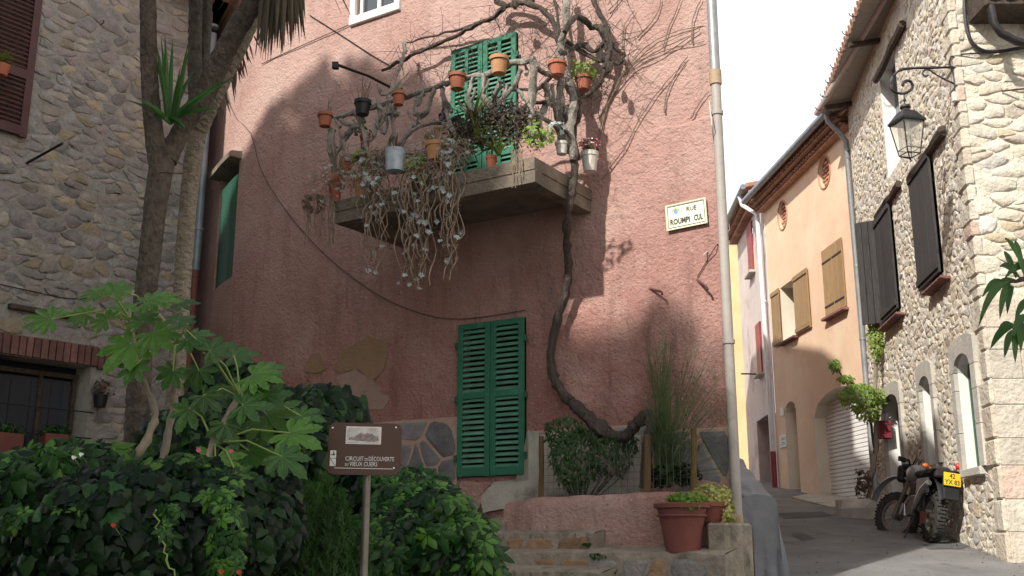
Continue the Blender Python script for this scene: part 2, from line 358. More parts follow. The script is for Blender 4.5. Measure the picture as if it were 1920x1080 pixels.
_l.new(_t.outputs[0], _x.inputs[1]); _l.new(_n['Principled BSDF'].outputs[0], _x.inputs[2]); _l.new(_x.outputs[0], _n['Material Output'].inputs['Surface'])
M['bulb'] = mat('lamp_bulb', (.8, .78, .72), rough=.3)
M['cable_w'] = mat('white_cable', (.55, .52, .5), rough=.6)
M['wire'] = mat('fence_wire', (.10, .10, .09), rough=.6, metal=.5)
M['asphalt_d'] = mat('dark_asphalt_patch', (.09, .09, .09), (.14, .138, .135), 2, .95, .9, 90)
M['sketch'] = mat('printed_drawing', (.42, .38, .37), (.72, .70, .69), 22, .4)

# ---------------------------------------------------------------- facade: a wall along a plan line, u along it, z up, d outwards
class Fac:
    def __init__(s, path):
        s.p = [V(q) for q in path]; s.L = [0]
        for a, b in zip(s.p, s.p[1:]): s.L.append(s.L[-1] + (b - a).length)
    def seg(s, u):
        for i in range(len(s.p) - 1):
            if u <= s.L[i + 1] or i == len(s.p) - 2: return i
    def P(s, u, z, d=0):
        i = s.seg(u); a, b = s.p[i], s.p[i + 1]; t = (b - a).normalized()
        q = a + t * (u - s.L[i]); n = V((t.y, -t.x)); q = q + n * d
        return V((q.x, q.y, z))
    def M(s, u, z, d=0):
        i = s.seg(u); t = (s.p[i + 1] - s.p[i]).normalized()
        m = Matrix(((t.x, -t.y, 0, 0), (t.y, t.x, 0, 0), (0, 0, 1, 0), (0, 0, 0, 1)))
        return Matrix.Translation(s.P(u, z, d)) @ m
    def px(s, x, y, d=0, segs=None):
        r = ray(x, y); best = None
        for i in range(len(s.p) - 1):
            if segs is not None and i not in segs: continue
            a, b = s.p[i], s.p[i + 1]; t = (b - a).normalized(); n = V((t.y, -t.x)); q = a + n * d
            den = r.x * n.x + r.y * n.y
            if abs(den) < 1e-9: continue
            k = (q.x * n.x + q.y * n.y) / den
            if k <= 0: continue
            w = (r.x * k - q.x) * t.x + (r.y * k - q.y) * t.y; L = (b - a).length
            out = max(0, -w if i > 0 or segs else -w * .01, w - L if i < len(s.p) - 2 or segs else (w - L) * .01)
            if best is None or (out, k) < best[0]: best = ((out, k), s.L[i] + w, EYE + r.z * k)
        return best[1], best[2]
    def W(s, x, y, d=0, segs=None):
        r = s.px(x, y, d, segs); return s.P(r[0], r[1], d)
    def wall(s, z0, z1, holes=(), step=.6, cut=(), u0=0, u1=None, d=0, mats=1):
        """sheet with openings and their reveals; holes: dict(u0,u1,z0,z1,dep,rise)"""
        u1 = s.L[-1] if u1 is None else u1
        us = {round(x, 4) for x in s.L if u0 <= x <= u1} | {u0, u1}
        n = max(1, int((u1 - u0) / step))
        zs = {z0, z1} | set(cut)
        for h in holes: us |= {h['u0'], h['u1']}; zs |= {h['z0'], h['z1']}
        us, zs = sorted(us), sorted(zs)
        mb = MB()
        for a, b in zip(us, us[1:]):
            for c, e in zip(zs, zs[1:]):
                um, zm = (a + b) / 2, (c + e) / 2
                if any(h['u0'] < um < h['u1'] and h['z0'] < zm < h['z1'] for h in holes): continue
                mb.quad(s.P(a + 1e-6, c, d), s.P(b - 1e-6, c, d), s.P(b - 1e-6, e, d), s.P(a + 1e-6, e, d))
        for h in holes:
            a, b, c, e, q = h['u0'], h['u1'], h['z0'], h['z1'], -h.get('dep', .2)
            ri = h.get('rise', 0); um, hw = (a + b) / 2, (b - a) / 2; zsr = e - ri
            K = 12 if ri else 1; arc = []
            for k in range(K + 1):
                u = a + (b - a) * k / K
                arc.append((u, zsr + ri * math.sqrt(max(0, 1 - ((u - um) / hw) ** 2)) if ri else e))
            M_ = mats
            mb.quad(s.P(a, c, 0), s.P(a, zsr, 0), s.P(a, zsr, q), s.P(a, c, q), M_)
            mb.quad(s.P(b, c, 0), s.P(b, c, q), s.P(b, zsr, q), s.P(b, zsr, 0), M_)
            mb.quad(s.P(a, c, 0), s.P(a, c, q), s.P(b, c, q), s.P(b, c, 0), M_)
            for (ua, za), (ub, zb) in zip(arc, arc[1:]):
                mb.quad(s.P(ua, za, 0), s.P(ub, zb, 0), s.P(ub, zb, q), s.P(ua, za, q), M_)
                if ri: mb.quad(s.P(ua, za, 0), s.P(ub, zb, 0), s.P(ub, e, 0), s.P(ua, e, 0))
        return mb
    def hole(s, L, Rr, top, bot, dep=.2, rise=0, d=0, segs=None):
        return dict(u0=s.px(*L, d, segs)[0], u1=s.px(*Rr, d, segs)[0], z1=s.px(*top, d, segs)[1], z0=s.px(*bot, d, segs)[1], dep=dep, rise=rise)

# irregular stones: clipped cells, rounded, domed
def cells(u0, u1, z0, z1, w, h, jit=.42, r=None):
    r = r or rnd
    nx, nz = max(1, round((u1 - u0) / w)), max(1, round((z1 - z0) / h)); pts = []
    for j in range(nz):
        off = r.random()
        for i in range(nx):
            if r.random() < .24: continue
            pts.append((u0 + (i + .5 + off * .9 - .45 + r.uniform(-jit, jit)) * (u1 - u0) / nx, z0 + (j + .5 + r.uniform(-jit, jit)) * (z1 - z0) / nz))
    grid = {}
    for k, (a, b) in enumerate(pts): grid.setdefault((int(a // w), int(b // h)), []).append(k)
    out = []
    for k, (a, b) in enumerate(pts):
        if not (u0 < a < u1): continue
        poly = [(max(u0, a - 1.6 * w), max(z0, b - 1.6 * h)), (min(u1, a + 1.6 * w), max(z0, b - 1.6 * h)), (min(u1, a + 1.6 * w), min(z1, b + 1.6 * h)), (max(u0, a - 1.6 * w), min(z1, b + 1.6 * h))]
        gi, gj = int(a // w), int(b // h)
        for di in range(-3, 4):
            for dj in range(-3, 4):
                for q in grid.get((gi + di, gj + dj), ()):
                    if q == k: continue
                    c, e = pts[q]
                    nx_, nz_ = (c - a) / w ** 2, (e - b) / h ** 2
                    lim = nx_ * (a + c) / 2 + nz_ * (b + e) / 2
                    new = []
                    for m_ in range(len(poly)):
                        p, q2 = poly[m_], poly[(m_ + 1) % len(poly)]
                        dp, dq = nx_ * p[0] + nz_ * p[1] - lim, nx_ * q2[0] + nz_ * q2[1] - lim
                        if dp <= 0: new.append(p)
                        if (dp < 0) != (dq < 0) and dp != dq:
                            t = dp / (dp - dq); new.append((p[0] + (q2[0] - p[0]) * t, p[1] + (q2[1] - p[1]) * t))
                    poly = new
                    if len(poly) < 3: break
                if len(poly) < 3: break
            if len(poly) < 3: break
        if len(poly) >= 3: out.append(poly)
    return out
def stone_mb(mb, fac, poly, gap, dep, d0=0, mi=0, flat=False, jit=.012):
    cx = sum(p[0] for p in poly) / len(poly); cz = sum(p[1] for p in poly) / len(poly)
    pl = []
    for i, p in enumerate(poly):
        q = poly[(i + 1) % len(poly)]
        L = math.hypot(q[0] - p[0], q[1] - p[1])
        if L < .012: continue
        k = (.2, .5, .8) if not flat else (.12, .88)
        for t in k: pl.append((p[0] + (q[0] - p[0]) * t, p[1] + (q[1] - p[1]) * t))
    if len(pl) < 4: return False
    sh = []
    for x, z in pl:
        dx, dz = x - cx, z - cz; r_ = math.hypot(dx, dz)
        if r_ < gap * 1.2: return False
        k = (r_ - gap) / r_; sh.append((cx + dx * k + rnd.uniform(-jit, jit), cz + dz * k + rnd.uniform(-jit, jit)))
    n = len(sh); vs = []
    tx, tz = rnd.uniform(-.12, .12), rnd.uniform(-.12, .12)
    for s_, dd in ((1.0, -.014), (.93, dep * .35), (.72, dep)):
        for x, z in sh:
            e = 0 if dd < 0 else (x - cx) * tx + (z - cz) * tz + (rnd.uniform(-.16, .16) * dep)
            if flat: e *= .3
            vs.append(fac.P(cx + (x - cx) * s_, cz + (z - cz) * s_, d0 + dd + e))
    vs.append(fac.P(cx, cz, d0 + dep * (1.0 if flat else 1.1)))
    fs = [(k * n + i, k * n + (i + 1) % n, (k + 1) * n + (i + 1) % n, (k + 1) * n + i) for k in (0, 1) for i in range(n)]
    fs += [(2 * n + i, 2 * n + (i + 1) % n, 3 * n) for i in range(n)]
    mb.add(vs, fs, mi); return True
def stones(fac, u0, u1, z0, z1, w, h, mats, parent, wts=None, skip=None, gap=.012, dep=.035, limit=300, name='stone', flat=False, d0=0, jit=.012, vis=None):
    cs = [c for c in cells(u0, u1, z0, z1, w, h)]
    good = []
    for c in cs:
        cx = sum(p[0] for p in c) / len(c); cz = sum(p[1] for p in c) / len(c)
        if skip and (skip(cx, cz) or any(skip(cx + (p[0] - cx) * .6, cz + (p[1] - cz) * .6) for p in c)): continue
        A = abs(sum(c[i][0] * c[(i + 1) % len(c)][1] - c[(i + 1) % len(c)][0] * c[i][1] for i in range(len(c)))) / 2
        p = fac.P(cx, cz); A = A / (p.y ** 2 + 1)
        if vis and not vis(p): A *= .01
        good.append((A, c))
    good.sort(key=lambda t: -t[0]); rest = MB(); nn = 0
    wts = wts or [1] * len(mats)
    for A, c in good:
        k = rnd.choices(range(len(mats)), wts)[0]
        if nn < limit:
            mb = MB()
            if stone_mb(mb, fac, c, gap, dep * rnd.uniform(.6, 1.3), d0, 0, flat, jit):
                obj(name, mb, mats[k], parent, smooth=not flat); nn += 1
        else: stone_mb(rest, fac, c, gap, dep * rnd.uniform(.6, 1.3), d0, k, flat, jit)
    if rest.f: stuff(obj(name + '_rubble' if name == 'stone' else name + '_field', rest, mats, parent, smooth=not flat))
    return nn

# ---------------------------------------------------------------- ground
def sheet(name, x0, x1, y0, y1, nx, ny, m, dz=0, f=None):
    mb = MB(); vs = []; fs = []
    for j in range(ny + 1):
        for i in range(nx + 1):
            x = x0 + (x1 - x0) * i / nx; y = y0 + (y1 - y0) * j / ny
            z = gz(x, y) + dz + .012 * noise.noise(V((x * .7, y * .7, 0)))
            vs.append((x, y, z))
    fs = [(j * (nx + 1) + i, j * (nx + 1) + i + 1, (j + 1) * (nx + 1) + i + 1, (j + 1) * (nx + 1) + i) for j in range(ny) for i in range(nx)]
    mb.add(vs, fs); return tag(obj(name, mb, m, smooth=True), kind='structure')
sheet('ground', -60, 60, -60, 90, 60, 75, M['soil'], -.06)
sheet('road', -4, 12, -12, 34, 60, 160, M['asphalt'])

# ---------------------------------------------------------------- pink house
Cc, bk, fw = V((-3.545, 13.13)), V((-.485, .875)), V((.844, -.536))
A_, B_ = Cc + bk * .8, Cc + fw * 1.2
path = [Cc + bk * 6]
for k in range(9):
    t = k / 8; path.append(A_ * (1 - t) ** 2 + Cc * 2 * t * (1 - t) + B_ * t * t)
FS = len(path) - 1
path += [V((2.03, 9.59)), V((2.3, 12.5)), V((3.0, 17)), V((3.6, 24)), V((-3, 27))]
PK = Fac(path)
PKF = Fac([path[FS], path[FS] + (path[FS + 1] - path[FS]).normalized() * 9])
PN = V((-.536, -.844, 0)); PT = V((.844, -.536, 0))
house = thing('pink_house', (0, 12, 1.2), 'tall pink roughcast house with green shutters and a rounded left corner', 'house')
TOPZ = 7.95
hl = PK.hole((862, 740), (987, 740), (925, 603), (925, 893), .22, segs=[FS])
hu = PK.hole((849, 150), (972, 150), (910, 80), (910, 300), .22, segs=[FS]); hu['z0'] = 5.17
hw_ = PK.hole((668, 20), (742, 8), (700, -160), (705, 20), .16, segs=[FS])
hs = dict(u0=PK.px(408, 430)[0], u1=PK.px(441, 430)[0], z0=PK.px(426, 524)[1], z1=PK.px(426, 318)[1], dep=.16)
HIZ = 9.5; uX = PK.px(1135, 300, 0, [FS])[0]
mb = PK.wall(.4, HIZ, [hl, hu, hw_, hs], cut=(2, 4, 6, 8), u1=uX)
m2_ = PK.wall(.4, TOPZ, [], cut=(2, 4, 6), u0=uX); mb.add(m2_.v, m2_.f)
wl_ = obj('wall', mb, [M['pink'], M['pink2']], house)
# raised strip on the right with a rounded shoulder
ua, ub = PK.px(1216, 560, .045, [FS])[0], PK.L[FS + 1] - .012
zt = PK.px(1260, 238, .045, [FS])[1]
mb = MB(); K = 24; tops = []
for k in range(K + 1):
    t = k / K; u = ua + (ub - ua) * t
    tops.append((u, zt - .12 * (1 - min(1, t * 4)) ** 2 + .015 * math.sin(9 * t)))
for (a, za), (b, zb) in zip(tops, tops[1:]):
    mb.quad(PK.P(a, .5, .045), PK.P(b, .5, .045), PK.P(b, zb, .045), PK.P(a, za, .045))
    mb.quad(PK.P(a, za, .045), PK.P(b, zb, .045), PK.P(b, zb + .04, .001), PK.P(a, za + .04, .001))
mb.quad(PK.P(ua, .5, .001), PK.P(ua, .5, .045), PK.P(ua, tops[0][1], .045), PK.P(ua, tops[0][1], .001))
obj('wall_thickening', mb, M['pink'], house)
# roof (above the picture): tiles on the eaves
mb = MB()
for rz, rp in ((HIZ, [V((-6.8, 18.7, HIZ)), PK.P(PK.L[1], HIZ, .3), PK.P(PK.L[5], HIZ, .3), PK.P(PK.L[FS], HIZ, .3), PK.P(uX, HIZ, .3), V((-1.5, 17, HIZ))]),
               (TOPZ, [PK.P(uX, TOPZ, .2), PK.P(PK.L[FS + 1] - .01, TOPZ, .2) + PT * .08, V((2.4, 12.5, TOPZ)), V((3.15, 17, TOPZ)), V((4, 24, TOPZ)), V((-3, 27.4, TOPZ)), V((-1.5, 17, TOPZ))])):
    n = len(rp); c_ = sum(rp, V((0, 0, 0))) / n + V((0, 0, .5)); mb = MB()
    mb.add([p for p in rp] + [p + V((0, 0, .10)) for p in rp] + [c_], [(i, (i + 1) % n, (i + 1) % n + n, i + n) for i in range(n)] + [(i + n, (i + 1) % n + n, 2 * n) for i in range(n)] + [tuple(range(n - 1, -1, -1))])
    obj('roof', mb, M['tile'], house)
mb = MB(); bk_pts = [V((2.75, 15.6)), V((3.05, 17)), V((3.7, 24)), V((-2, 26)), V((-3, 16))]; mb.add([V((p.x, p.y, TOPZ)) for p in bk_pts] + [V((p.x, p.y, 9.7)) for p in bk_pts], [(i, (i + 1) % 5, (i + 1) % 5 + 5, i + 5) for i in range(5)] + [(5, 6, 7, 8, 9)]); obj('shade_storey', mb, M['pink'], house)  # unseen storey added so its shade reaches up the orange house

def px_poly(fac, pts, d, th, m, name, parent, segs=None, wob=.0):
    q = [fac.px(x, y, d, segs) for x, y in pts]; n = len(q)
    out = []
    for i in range(n):
        a, b = q[i], q[(i + 1) % n]
        for k in range(4):
            t = k / 4; out.append((a[0] + (b[0] - a[0]) * t + rnd.uniform(-wob, wob), a[1] + (b[1] - a[1]) * t + rnd.uniform(-wob, wob)))
    n = len(out); cu = sum(p[0] for p in out) / n; cz = sum(p[1] for p in out) / n
    mb = MB(); vs = [fac.P(u, z, d) for u, z in out] + [fac.P(u, z, d - th) for u, z in out] + [fac.P(cu, cz, d)]
    mb.add(vs, [(i, (i + 1) % n, 2 * n) for i in range(n)] + [(i, i + n, (i + 1) % n + n, (i + 1) % n) for i in range(n)])
    return obj(name, mb, m, parent)
# slate crazy paving at the foot of the wall
uL, uR = PK.px(690, 800, .02, [FS])[0], PK.L[FS + 1] - .012
zb = PK.px(850, 783, .02, [FS])[1]; zr = PK.px(1300, 806, .065, [FS])[1]
for (a, b, z1, d) in ((uL, hl['u0'] - .01, zb, .02), (hl['u1'] + .01, ua, zr + .08, .02), (ua, uR, zr, .065)):
    mb = MB(); k = 14
    for i in range(k):
        p, q = a + (b - a) * i / k, a + (b - a) * (i + 1) / k
        mb.quad(PK.P(p, .6, d), PK.P(q, .6, d), PK.P(q, z1, d), PK.P(p, z1, d)); mb.quad(PK.P(p, z1, d), PK.P(q, z1, d), PK.P(q, z1 + .01, d - .02), PK.P(p, z1 + .01, d - .02))
    obj('mortar_bed', mb, M['joint'], house)
    stones(PK, a + .005, b - .005, 1.0, z1 - .005, .25, .23, [M['slate']], house, gap=.010, dep=.010, name='slate', flat=True, d0=d, jit=.006)
# old repairs showing through the render
px_poly(PK, [(625, 690), (640, 660), (690, 630), (728, 640), (722, 690), (700, 712), (668, 690), (640, 700)], .012, .012, M['patch_ochre'], 'bare_patch', house, [FS], .012)
px_poly(PK, [(568, 695), (580, 668), (598, 662), (612, 690), (590, 702)], .012, .012, M['patch_ochre'], 'bare_patch', house, [FS], .012)
px_poly(PK, [(630, 705), (665, 692), (700, 712), (712, 735), (730, 745), (722, 765), (690, 768), (640, 740)], .008, .01, M['patch_grey'], 'faded_patch', house, [FS], .015)
px_poly(PK, [(990, 805), (1010, 812), (1012, 930), (1010, 945), (905, 960), (900, 930), (925, 905), (990, 900)], .045, .03, M['cement'], 'cement_patch', house, [FS], .008)
px_poly(PK, [(862, 902), (925, 904), (905, 925), (895, 985), (860, 975)], .05, .03, M['pink2'], 'plaster_patch', house, [FS], .012)
px_poly(PK, [(1012, 815), (1040, 812), (1200, 815), (1200, 925), (1012, 935)], .04, .03, M['cement'], 'cement_patch', house, [FS], .008)

# louvred shutter leaf in a local frame (x right, -y out, z up) placed by matrix
def leaf_shutter(parent, Mx, w, h, m, ms, pitch=.055, mids=(.5,), th=.035, fr=.065, slats=True, cols=1, midw=.07):
    mb = MB(); mb.M = Mx
    for cx in (fr / 2, w - fr / 2): mb.box((cx, 0, h / 2), (fr, th, h), bev=.004)
    rails = [fr / 2 + .02] + [h * q for q in mids] + [h - fr / 2]
    cw = (w - 2 * fr - (cols - 1) * fr * .7) / cols
    for i, r_ in enumerate(rails): mb.box((w / 2, 0, r_), (w - 2 * fr, th - .004, midw if 0 < i < len(rails) - 1 else fr + (.03 if i == 0 else 0)), bev=.003)
    for c in range(1, cols): mb.box((fr + cw * c + fr * .7 * (c - .5), -.001, h / 2), (fr * .7, th - .006, h - 2 * fr))
    o = obj('shutter', mb, m, parent)
    for c in range(cols):
        x0 = fr + c * (cw + fr * .7)
        for a, b in zip(rails, rails[1:]):
            z = a + midw * .6 + .01
            while z < b - midw * .55:
                s_ = MB(); s_.M = Mx
                s_.box((0, 0, 0), (cw + .004, .008, .046), M=Mx @ Matrix.Translation((x0 + cw / 2, rnd.uniform(-.002, .002), z)) @ Euler((R(-38 + rnd.uniform(-3, 3)), 0, 0)).to_matrix().to_4x4())
                obj('slat', s_, ms, o); z += pitch
    return o
def shutters_pair(h, d, cols, pitch, mids, label):
    W_ = h['u1'] - h['u0']; H_ = h['z1'] - h['z0']
    for k in range(2):
        o = leaf_shutter(house, PK.M(h['u0'] + k * W_ / 2 + .004, h['z0'], d), W_ / 2 - .008, H_, M['green'], M['green_slat'], pitch, mids, cols=cols)
        o['label'] = label
        hb = MB()
        for zz in (.12, .5, .86):
            hb.box((0, -.02, 0), (.035, .03, .07), M=PK.M(h['u0'] + (W_ + .015 if k else -.015), h['z0'] + H_ * zz, d - .01), bev=.004)
        obj('hinge', hb, M['green2'], o)
    p = MB(); p.box((W_ / 2, .0, H_ / 2), (W_, .02, H_), M=PK.M(h['u0'], h['z0'], -.2)); obj('window_pane', p, M['black'], house)
shutters_pair(hl, .035, 1, .0585, (.52,), 'closed green louvred shutter at the foot of the wall')
shutters_pair(hu, .035, 2, .055, (.30, .62), 'green louvred shutter behind the balcony')
# white framed window at the top
W_, H_ = hw_['u1'] - hw_['u0'], hw_['z1'] - hw_['z0']
Mx = PK.M(hw_['u0'], hw_['z0'], .01); fr = MB(); fr.M = Mx
fr.box((-.04, 0, H_ / 2 + .03), (.085, .05, H_ + .06), bev=.004); fr.box((W_ + .04, 0, H_ / 2 + .03), (.085, .05, H_ + .06), bev=.004); fr.box((W_ / 2, -.004, -.055), (W_ + .17, .06, .11), bev=.006)
win = obj('window', fr, M['white'], house)
g = MB(); g.M = Mx
for cx in (.03, W_ / 2, W_ - .03): g.box((cx, .09, H_ / 2), (.05, .04, H_))
g.box((W_ / 2, .09, .03), (W_, .038, .05)); obj('window_frame', g, M['white'], win)
g = MB(); g.box((W_ / 2, .105, H_ / 2), (W_, .01, H_), M=Mx); obj('pane', g, M['pane'], win)
g = MB()
for k in range(8): g.tube([Mx @ V((.06 + k * .04, .125 + .008 * (k % 2), .02)), Mx @ V((.06 + k * .04, .125 + .008 * (k % 2), H_ - .02))], .018, 5)
obj('curtain', g, M['curtain'], win)
# plain green shutter round the corner, under a sloping stone lintel
W_, H_ = hs['u1'] - hs['u0'], hs['z1'] - hs['z0']
g = MB()
for k in range(3):
    u = hs['u0'] + .03 + k * (W_ - .04) / 3
    for (a, b) in ((u, u + (W_ - .06) / 3 - .004),):
        g.add([PK.P(a, hs['z0'] + .02, -.02), PK.P(b, hs['z0'] + .02, -.02), PK.P(b, hs['z1'] - .22, -.02), PK.P(a, hs['z1'] - .22, -.02),
               PK.P(a, hs['z0'] + .02, -.05), PK.P(b, hs['z0'] + .02, -.05), PK.P(b, hs['z1'] - .22, -.05), PK.P(a, hs['z1'] - .22, -.05)],
              [(0, 1, 2, 3), (0, 4, 5, 1), (1, 5, 6, 2), (2, 6, 7, 3), (3, 7, 4, 0), (4, 7, 6, 5)])
tag(obj('shutter', g, M['green2'], house), 'plain dark green board shutter on the rounded corner')
g = MB()
for k in range(12):
    ua_, ub_ = [hs['u0'] - .1 + (hs['u1'] - hs['u0'] + .2) * q / 12 for q in (k, k + 1)]
    g.quad(PK.P(ua_, hs['z0'] - .1, -.158), PK.P(ub_, hs['z0'] - .1, -.158), PK.P(ub_, hs['z1'] + .15, -.158), PK.P(ua_, hs['z1'] + .15, -.158))
g.quad(PK.P(hs['u0'] - .3, hs['z0'] - .3, -.3), PK.P(hs['u1'] + .3, hs['z0'] - .3, -.3), PK.P(hs['u1'] + .3, hs['z1'] + .4, -.3), PK.P(hs['u0'] - .3, hs['z1'] + .4, -.3)); obj('window_pane', g, M['black'], house)
g = MB(); a, b = hs['u0'] - .06, hs['u1'] + .08; z = hs['z1'] + .003
for k in range(6):
    p, q = a + (b - a) * k / 6, a + (b - a) * (k + 1) / 6
    g.add([PK.P(p, z - .07, -.14), PK.P(q, z - .07, -.14), PK.P(q, z - .05, .16), PK.P(p, z - .05, .16), PK.P(p, z + .07, -.14), PK.P(q, z + .07, -.14), PK.P(q, z + .03, .16), PK.P(p, z + .03, .16)],
          [(0, 1, 2, 3), (4, 7, 6, 5), (3, 2, 6, 7), (0, 3, 7, 4), (1, 5, 6, 2), (0, 4, 5, 1)])
obj('lintel', g, M['concrete'], house)
# rusty hooks in the wall
for (a, b, c) in (((1217, 541), (1240, 547), (1242, 552)), ((1306, 524), (1325, 538), (1327, 543))):
    g = MB(); P0 = PK.W(*a, .03, [FS]); P1 = PK.W(*b, .14, [FS]); P2 = PK.W(*c, .15, [FS]); g.tube([P0, P1, P2], .012, 6); obj('wall_hook', g, M['rust'], house)

# cables on the walls
def cable(name, pts, r, m, label, cat='cable', fac=PK, d=.02, segs=None, smooth=3, kink=0):
    q = [fac.W(x, y, d if len(t) == 0 else t[0], segs) for x, y, *t in pts]
    g = MB(); out = [q[0]]
    for i in range(len(q) - 1):
        p0, p1, p2, p3 = q[max(i - 1, 0)], q[i], q[i + 1], q[min(i + 2, len(q) - 1)]
        for k in range(1, smooth + 1):
            t = k / smooth
            o = .5 * ((2 * p1) + (p2 - p0) * t + (2 * p0 - 5 * p1 + 4 * p2 - p3) * t * t + (-p0 + 3 * p1 - 3 * p2 + p3) * t ** 3)
            if kink: o = o + V([rnd.uniform(-kink, kink) for _ in range(3)])
            out.append(o)
    g.tube(out, r, 5); return tag(obj(name, g, m, smooth=True), label, cat)
cable('wall_cable', [(405, 60), (432, 200), (470, 250), (490, 320), (540, 400), (610, 478), (700, 548), (790, 588), (870, 598), (985, 581)], .005, M['vine'], 'thin dark cable sagging across the shaded pink wall under the balcony')
cable('wall_cable', [(580, 28), (640, 66), (700, 105), (730, 122)], .006, M['iron'], 'taut dark cable from the palm leaves to the arbour end of the vine')
cable('wall_cable', [(660, 44), (560, 88), (490, 120)], .006, M['vine'], 'faint thin wire running from the white window to the left')
cable('wall_cable', [(1330, 190, .12), (1338, 260, .13), (1345, 310, .12), (1350, 340, .13), (1352, 400, .13), (1368, 430, .13), (1388, 470, .13)], .006, M['cable_w'], 'loose pale cable hanging beside the drainpipe')
cable('wall_cable', [(1362, 450, .07), (1345, 458, .06), (1325, 490, .06), (1307, 520, .06)], .005, M['rust'], 'short rusty wire from the drainpipe down to the wall hook')
# metal bracket on the wall, left of the balcony
br = thing('iron_bracket', PK.W(745, 168, 0, [FS]), 'long black iron bar sticking out of the wall above the left pots', 'bracket')
g = MB(); g.tube([PK.W(748, 172, 0, [FS]), PK.W(690, 142, .5, [FS]), PK.W(634, 122, .95, [FS])], .02, 4); obj('bar', g, M['iron'], br)
g = MB(); p = PK.W(629, 123, .98, [FS]); g.box(p, (.07, .07, .07)); obj('cap', g, M['iron'], br)

# street name sign
sg = thing('street_sign', PK.W(1288, 403, .05, [FS]), 'cream enamel street sign reading RUE ROUMPI CUL with a small crest', 'street sign')
su, sz = PK.px(1288, 403, .06, [FS]); SM = PK.M(su, sz, .075) @ Euler((0, R(-2.0), 0)).to_matrix().to_4x4()
a, b = PK.px(1250, 409, .06, [FS]), PK.px(1326, 397, .06, [FS]); sw = b[0] - a[0]; shh = PK.px(1288, 379, .06, [FS])[1] - PK.px(1288, 427, .06, [FS])[1]
g = MB(); g.box((0, 0, 0), (sw, .012, shh), M=SM, bev=.003); obj('board', g, M['enamel'], sg)
g = MB()
for s_ in (-1, 1):
    g.box((0, -.0075, s_ * (shh / 2 - .022)), (sw - .044, .003, .006), M=SM); g.box((s_ * (sw / 2 - .022), -.0075, 0), (.006, .003, shh - .05), M=SM)
obj('border_line', g, M['ink_b'], sg)
g = MB()
for s_ in (-1, 1):
    g.box((0, -.008, s_ * (shh / 2 - .006)), (sw, .006, .012), M=SM); g.box((s_ * (sw / 2 - .006), -.008, 0), (.012, .006, shh - .024), M=SM)
obj('rim', g, M['enamel2'], sg)
def text(parent, name, s_, Mx, size, m, sx=1, align='CENTER', ext=.001, bold=0):
    c = bpy.data.curves.new(name, 'FONT'); c.body = s_; c.size = size; c.align_x = align; c.align_y = 'CENTER'; c.extrude = ext; c.offset = bold
    c.resolution_u = 2
    t = bpy.data.objects.new(name, c); COL.objects.link(t); bpy.context.view_layer.update()
    me = bpy.data.meshes.new_from_object(t.evaluated_get(bpy.context.evaluated_depsgraph_get()))
    bpy.data.objects.remove(t); me.transform(Mx @ Euler((R(90), 0, 0)).to_matrix().to_4x4() @ Matrix.Diagonal((sx, 1, 1, 1))); me.materials.clear(); me.materials.append(m)
    return link(bpy.data.objects.new(name, me), parent)
def fit_text(parent, s_, Mx, w, h, m, bold=.0):
    o = text(parent, 'lettering', s_, Matrix(), 1.0, m, ext=.004, bold=bold); xs = [v.co.x for v in o.data.vertices]; zs = [v.co.z for v in o.data.vertices]
    c_ = V(((min(xs) + max(xs)) / 2, 0, (min(zs) + max(zs)) / 2))
    o.data.transform(Mx @ Matrix.Diagonal((w / (max(xs) - min(xs)), .3, h / (max(zs) - min(zs)), 1)) @ Matrix.Translation(-c_)); return o
pm_ = sw / 76.5
fit_text(sg, 'RUE', SM @ Matrix.Translation((11 * pm_, -.0085, .052)), 19 * pm_, .048, M['ink_b'], .015)
fit_text(sg, 'ROUMPI', SM @ Matrix.Translation((-12 * pm_, -.0085, -.052)), 37 * pm_, .062, M['ink_b'], .035)
fit_text(sg, 'CUL', SM @ Matrix.Translation((22.5 * pm_, -.0085, -.052)), 16.5 * pm_, .062, M['ink_b'], .035)
g = MB()
g.lathe([(.001, 0), (.022, 0), (.022, .002)], 10, M=SM @ Matrix.Translation((-.105, -.007, .05)) @ Euler((R(90), 0, 0)).to_matrix().to_4x4(), mi=0)
for k in range(7):
    w = math.pi * k / 6; g.box((-.105 + .034 * math.cos(w), -.009, .054 + .026 * math.sin(w)), (.014, .002, .010), M=SM, mi=1 if k % 2 else 2)
obj('crest', g, [M['crest_b'], M['crest_g'], M['crest_y']], sg)

# pipes
def pipe(name, pts, r, m, label, clamps=(), parts=(), n=10, clampm=None):
    t = thing(name, pts[0], label, 'drainpipe'); g = MB(); g.tube(pts, r, n); obj('pipe', g, m, t, smooth=True)
    for p, q, rr, mm, nm in parts: g = MB(); g.tube([p, q], rr, n); obj(nm, g, mm, t, smooth=True)
    for c, ax in clamps:
        g = MB(); g.tube([V(c) - V(ax) * .02, V(c) + V(ax) * .02], r * 1.25, n); obj('clamp', g, clampm or m, t, smooth=True)
    return t
def pt(x, y, d=.1): return PK.W(x, y, d, [FS])
UR = PK.L[FS + 1] + .0
def cp(z, du=.04, d=.11): return PK.P(UR - 1e-4, z, d) + PT * du
zz = [pt(1345, 150)[2], pt(1378, 640)[2], pt(1399, 965)[2], pt(1404, 1050)[2]]
up = (0, 0, 1)
pipe('drainpipe', [cp(8.1), cp(zz[0] + .05)], .05, M['zinc2'], 'thin grey upper downpipe at the street corner of the pink house', [(cp(7.6), up)])
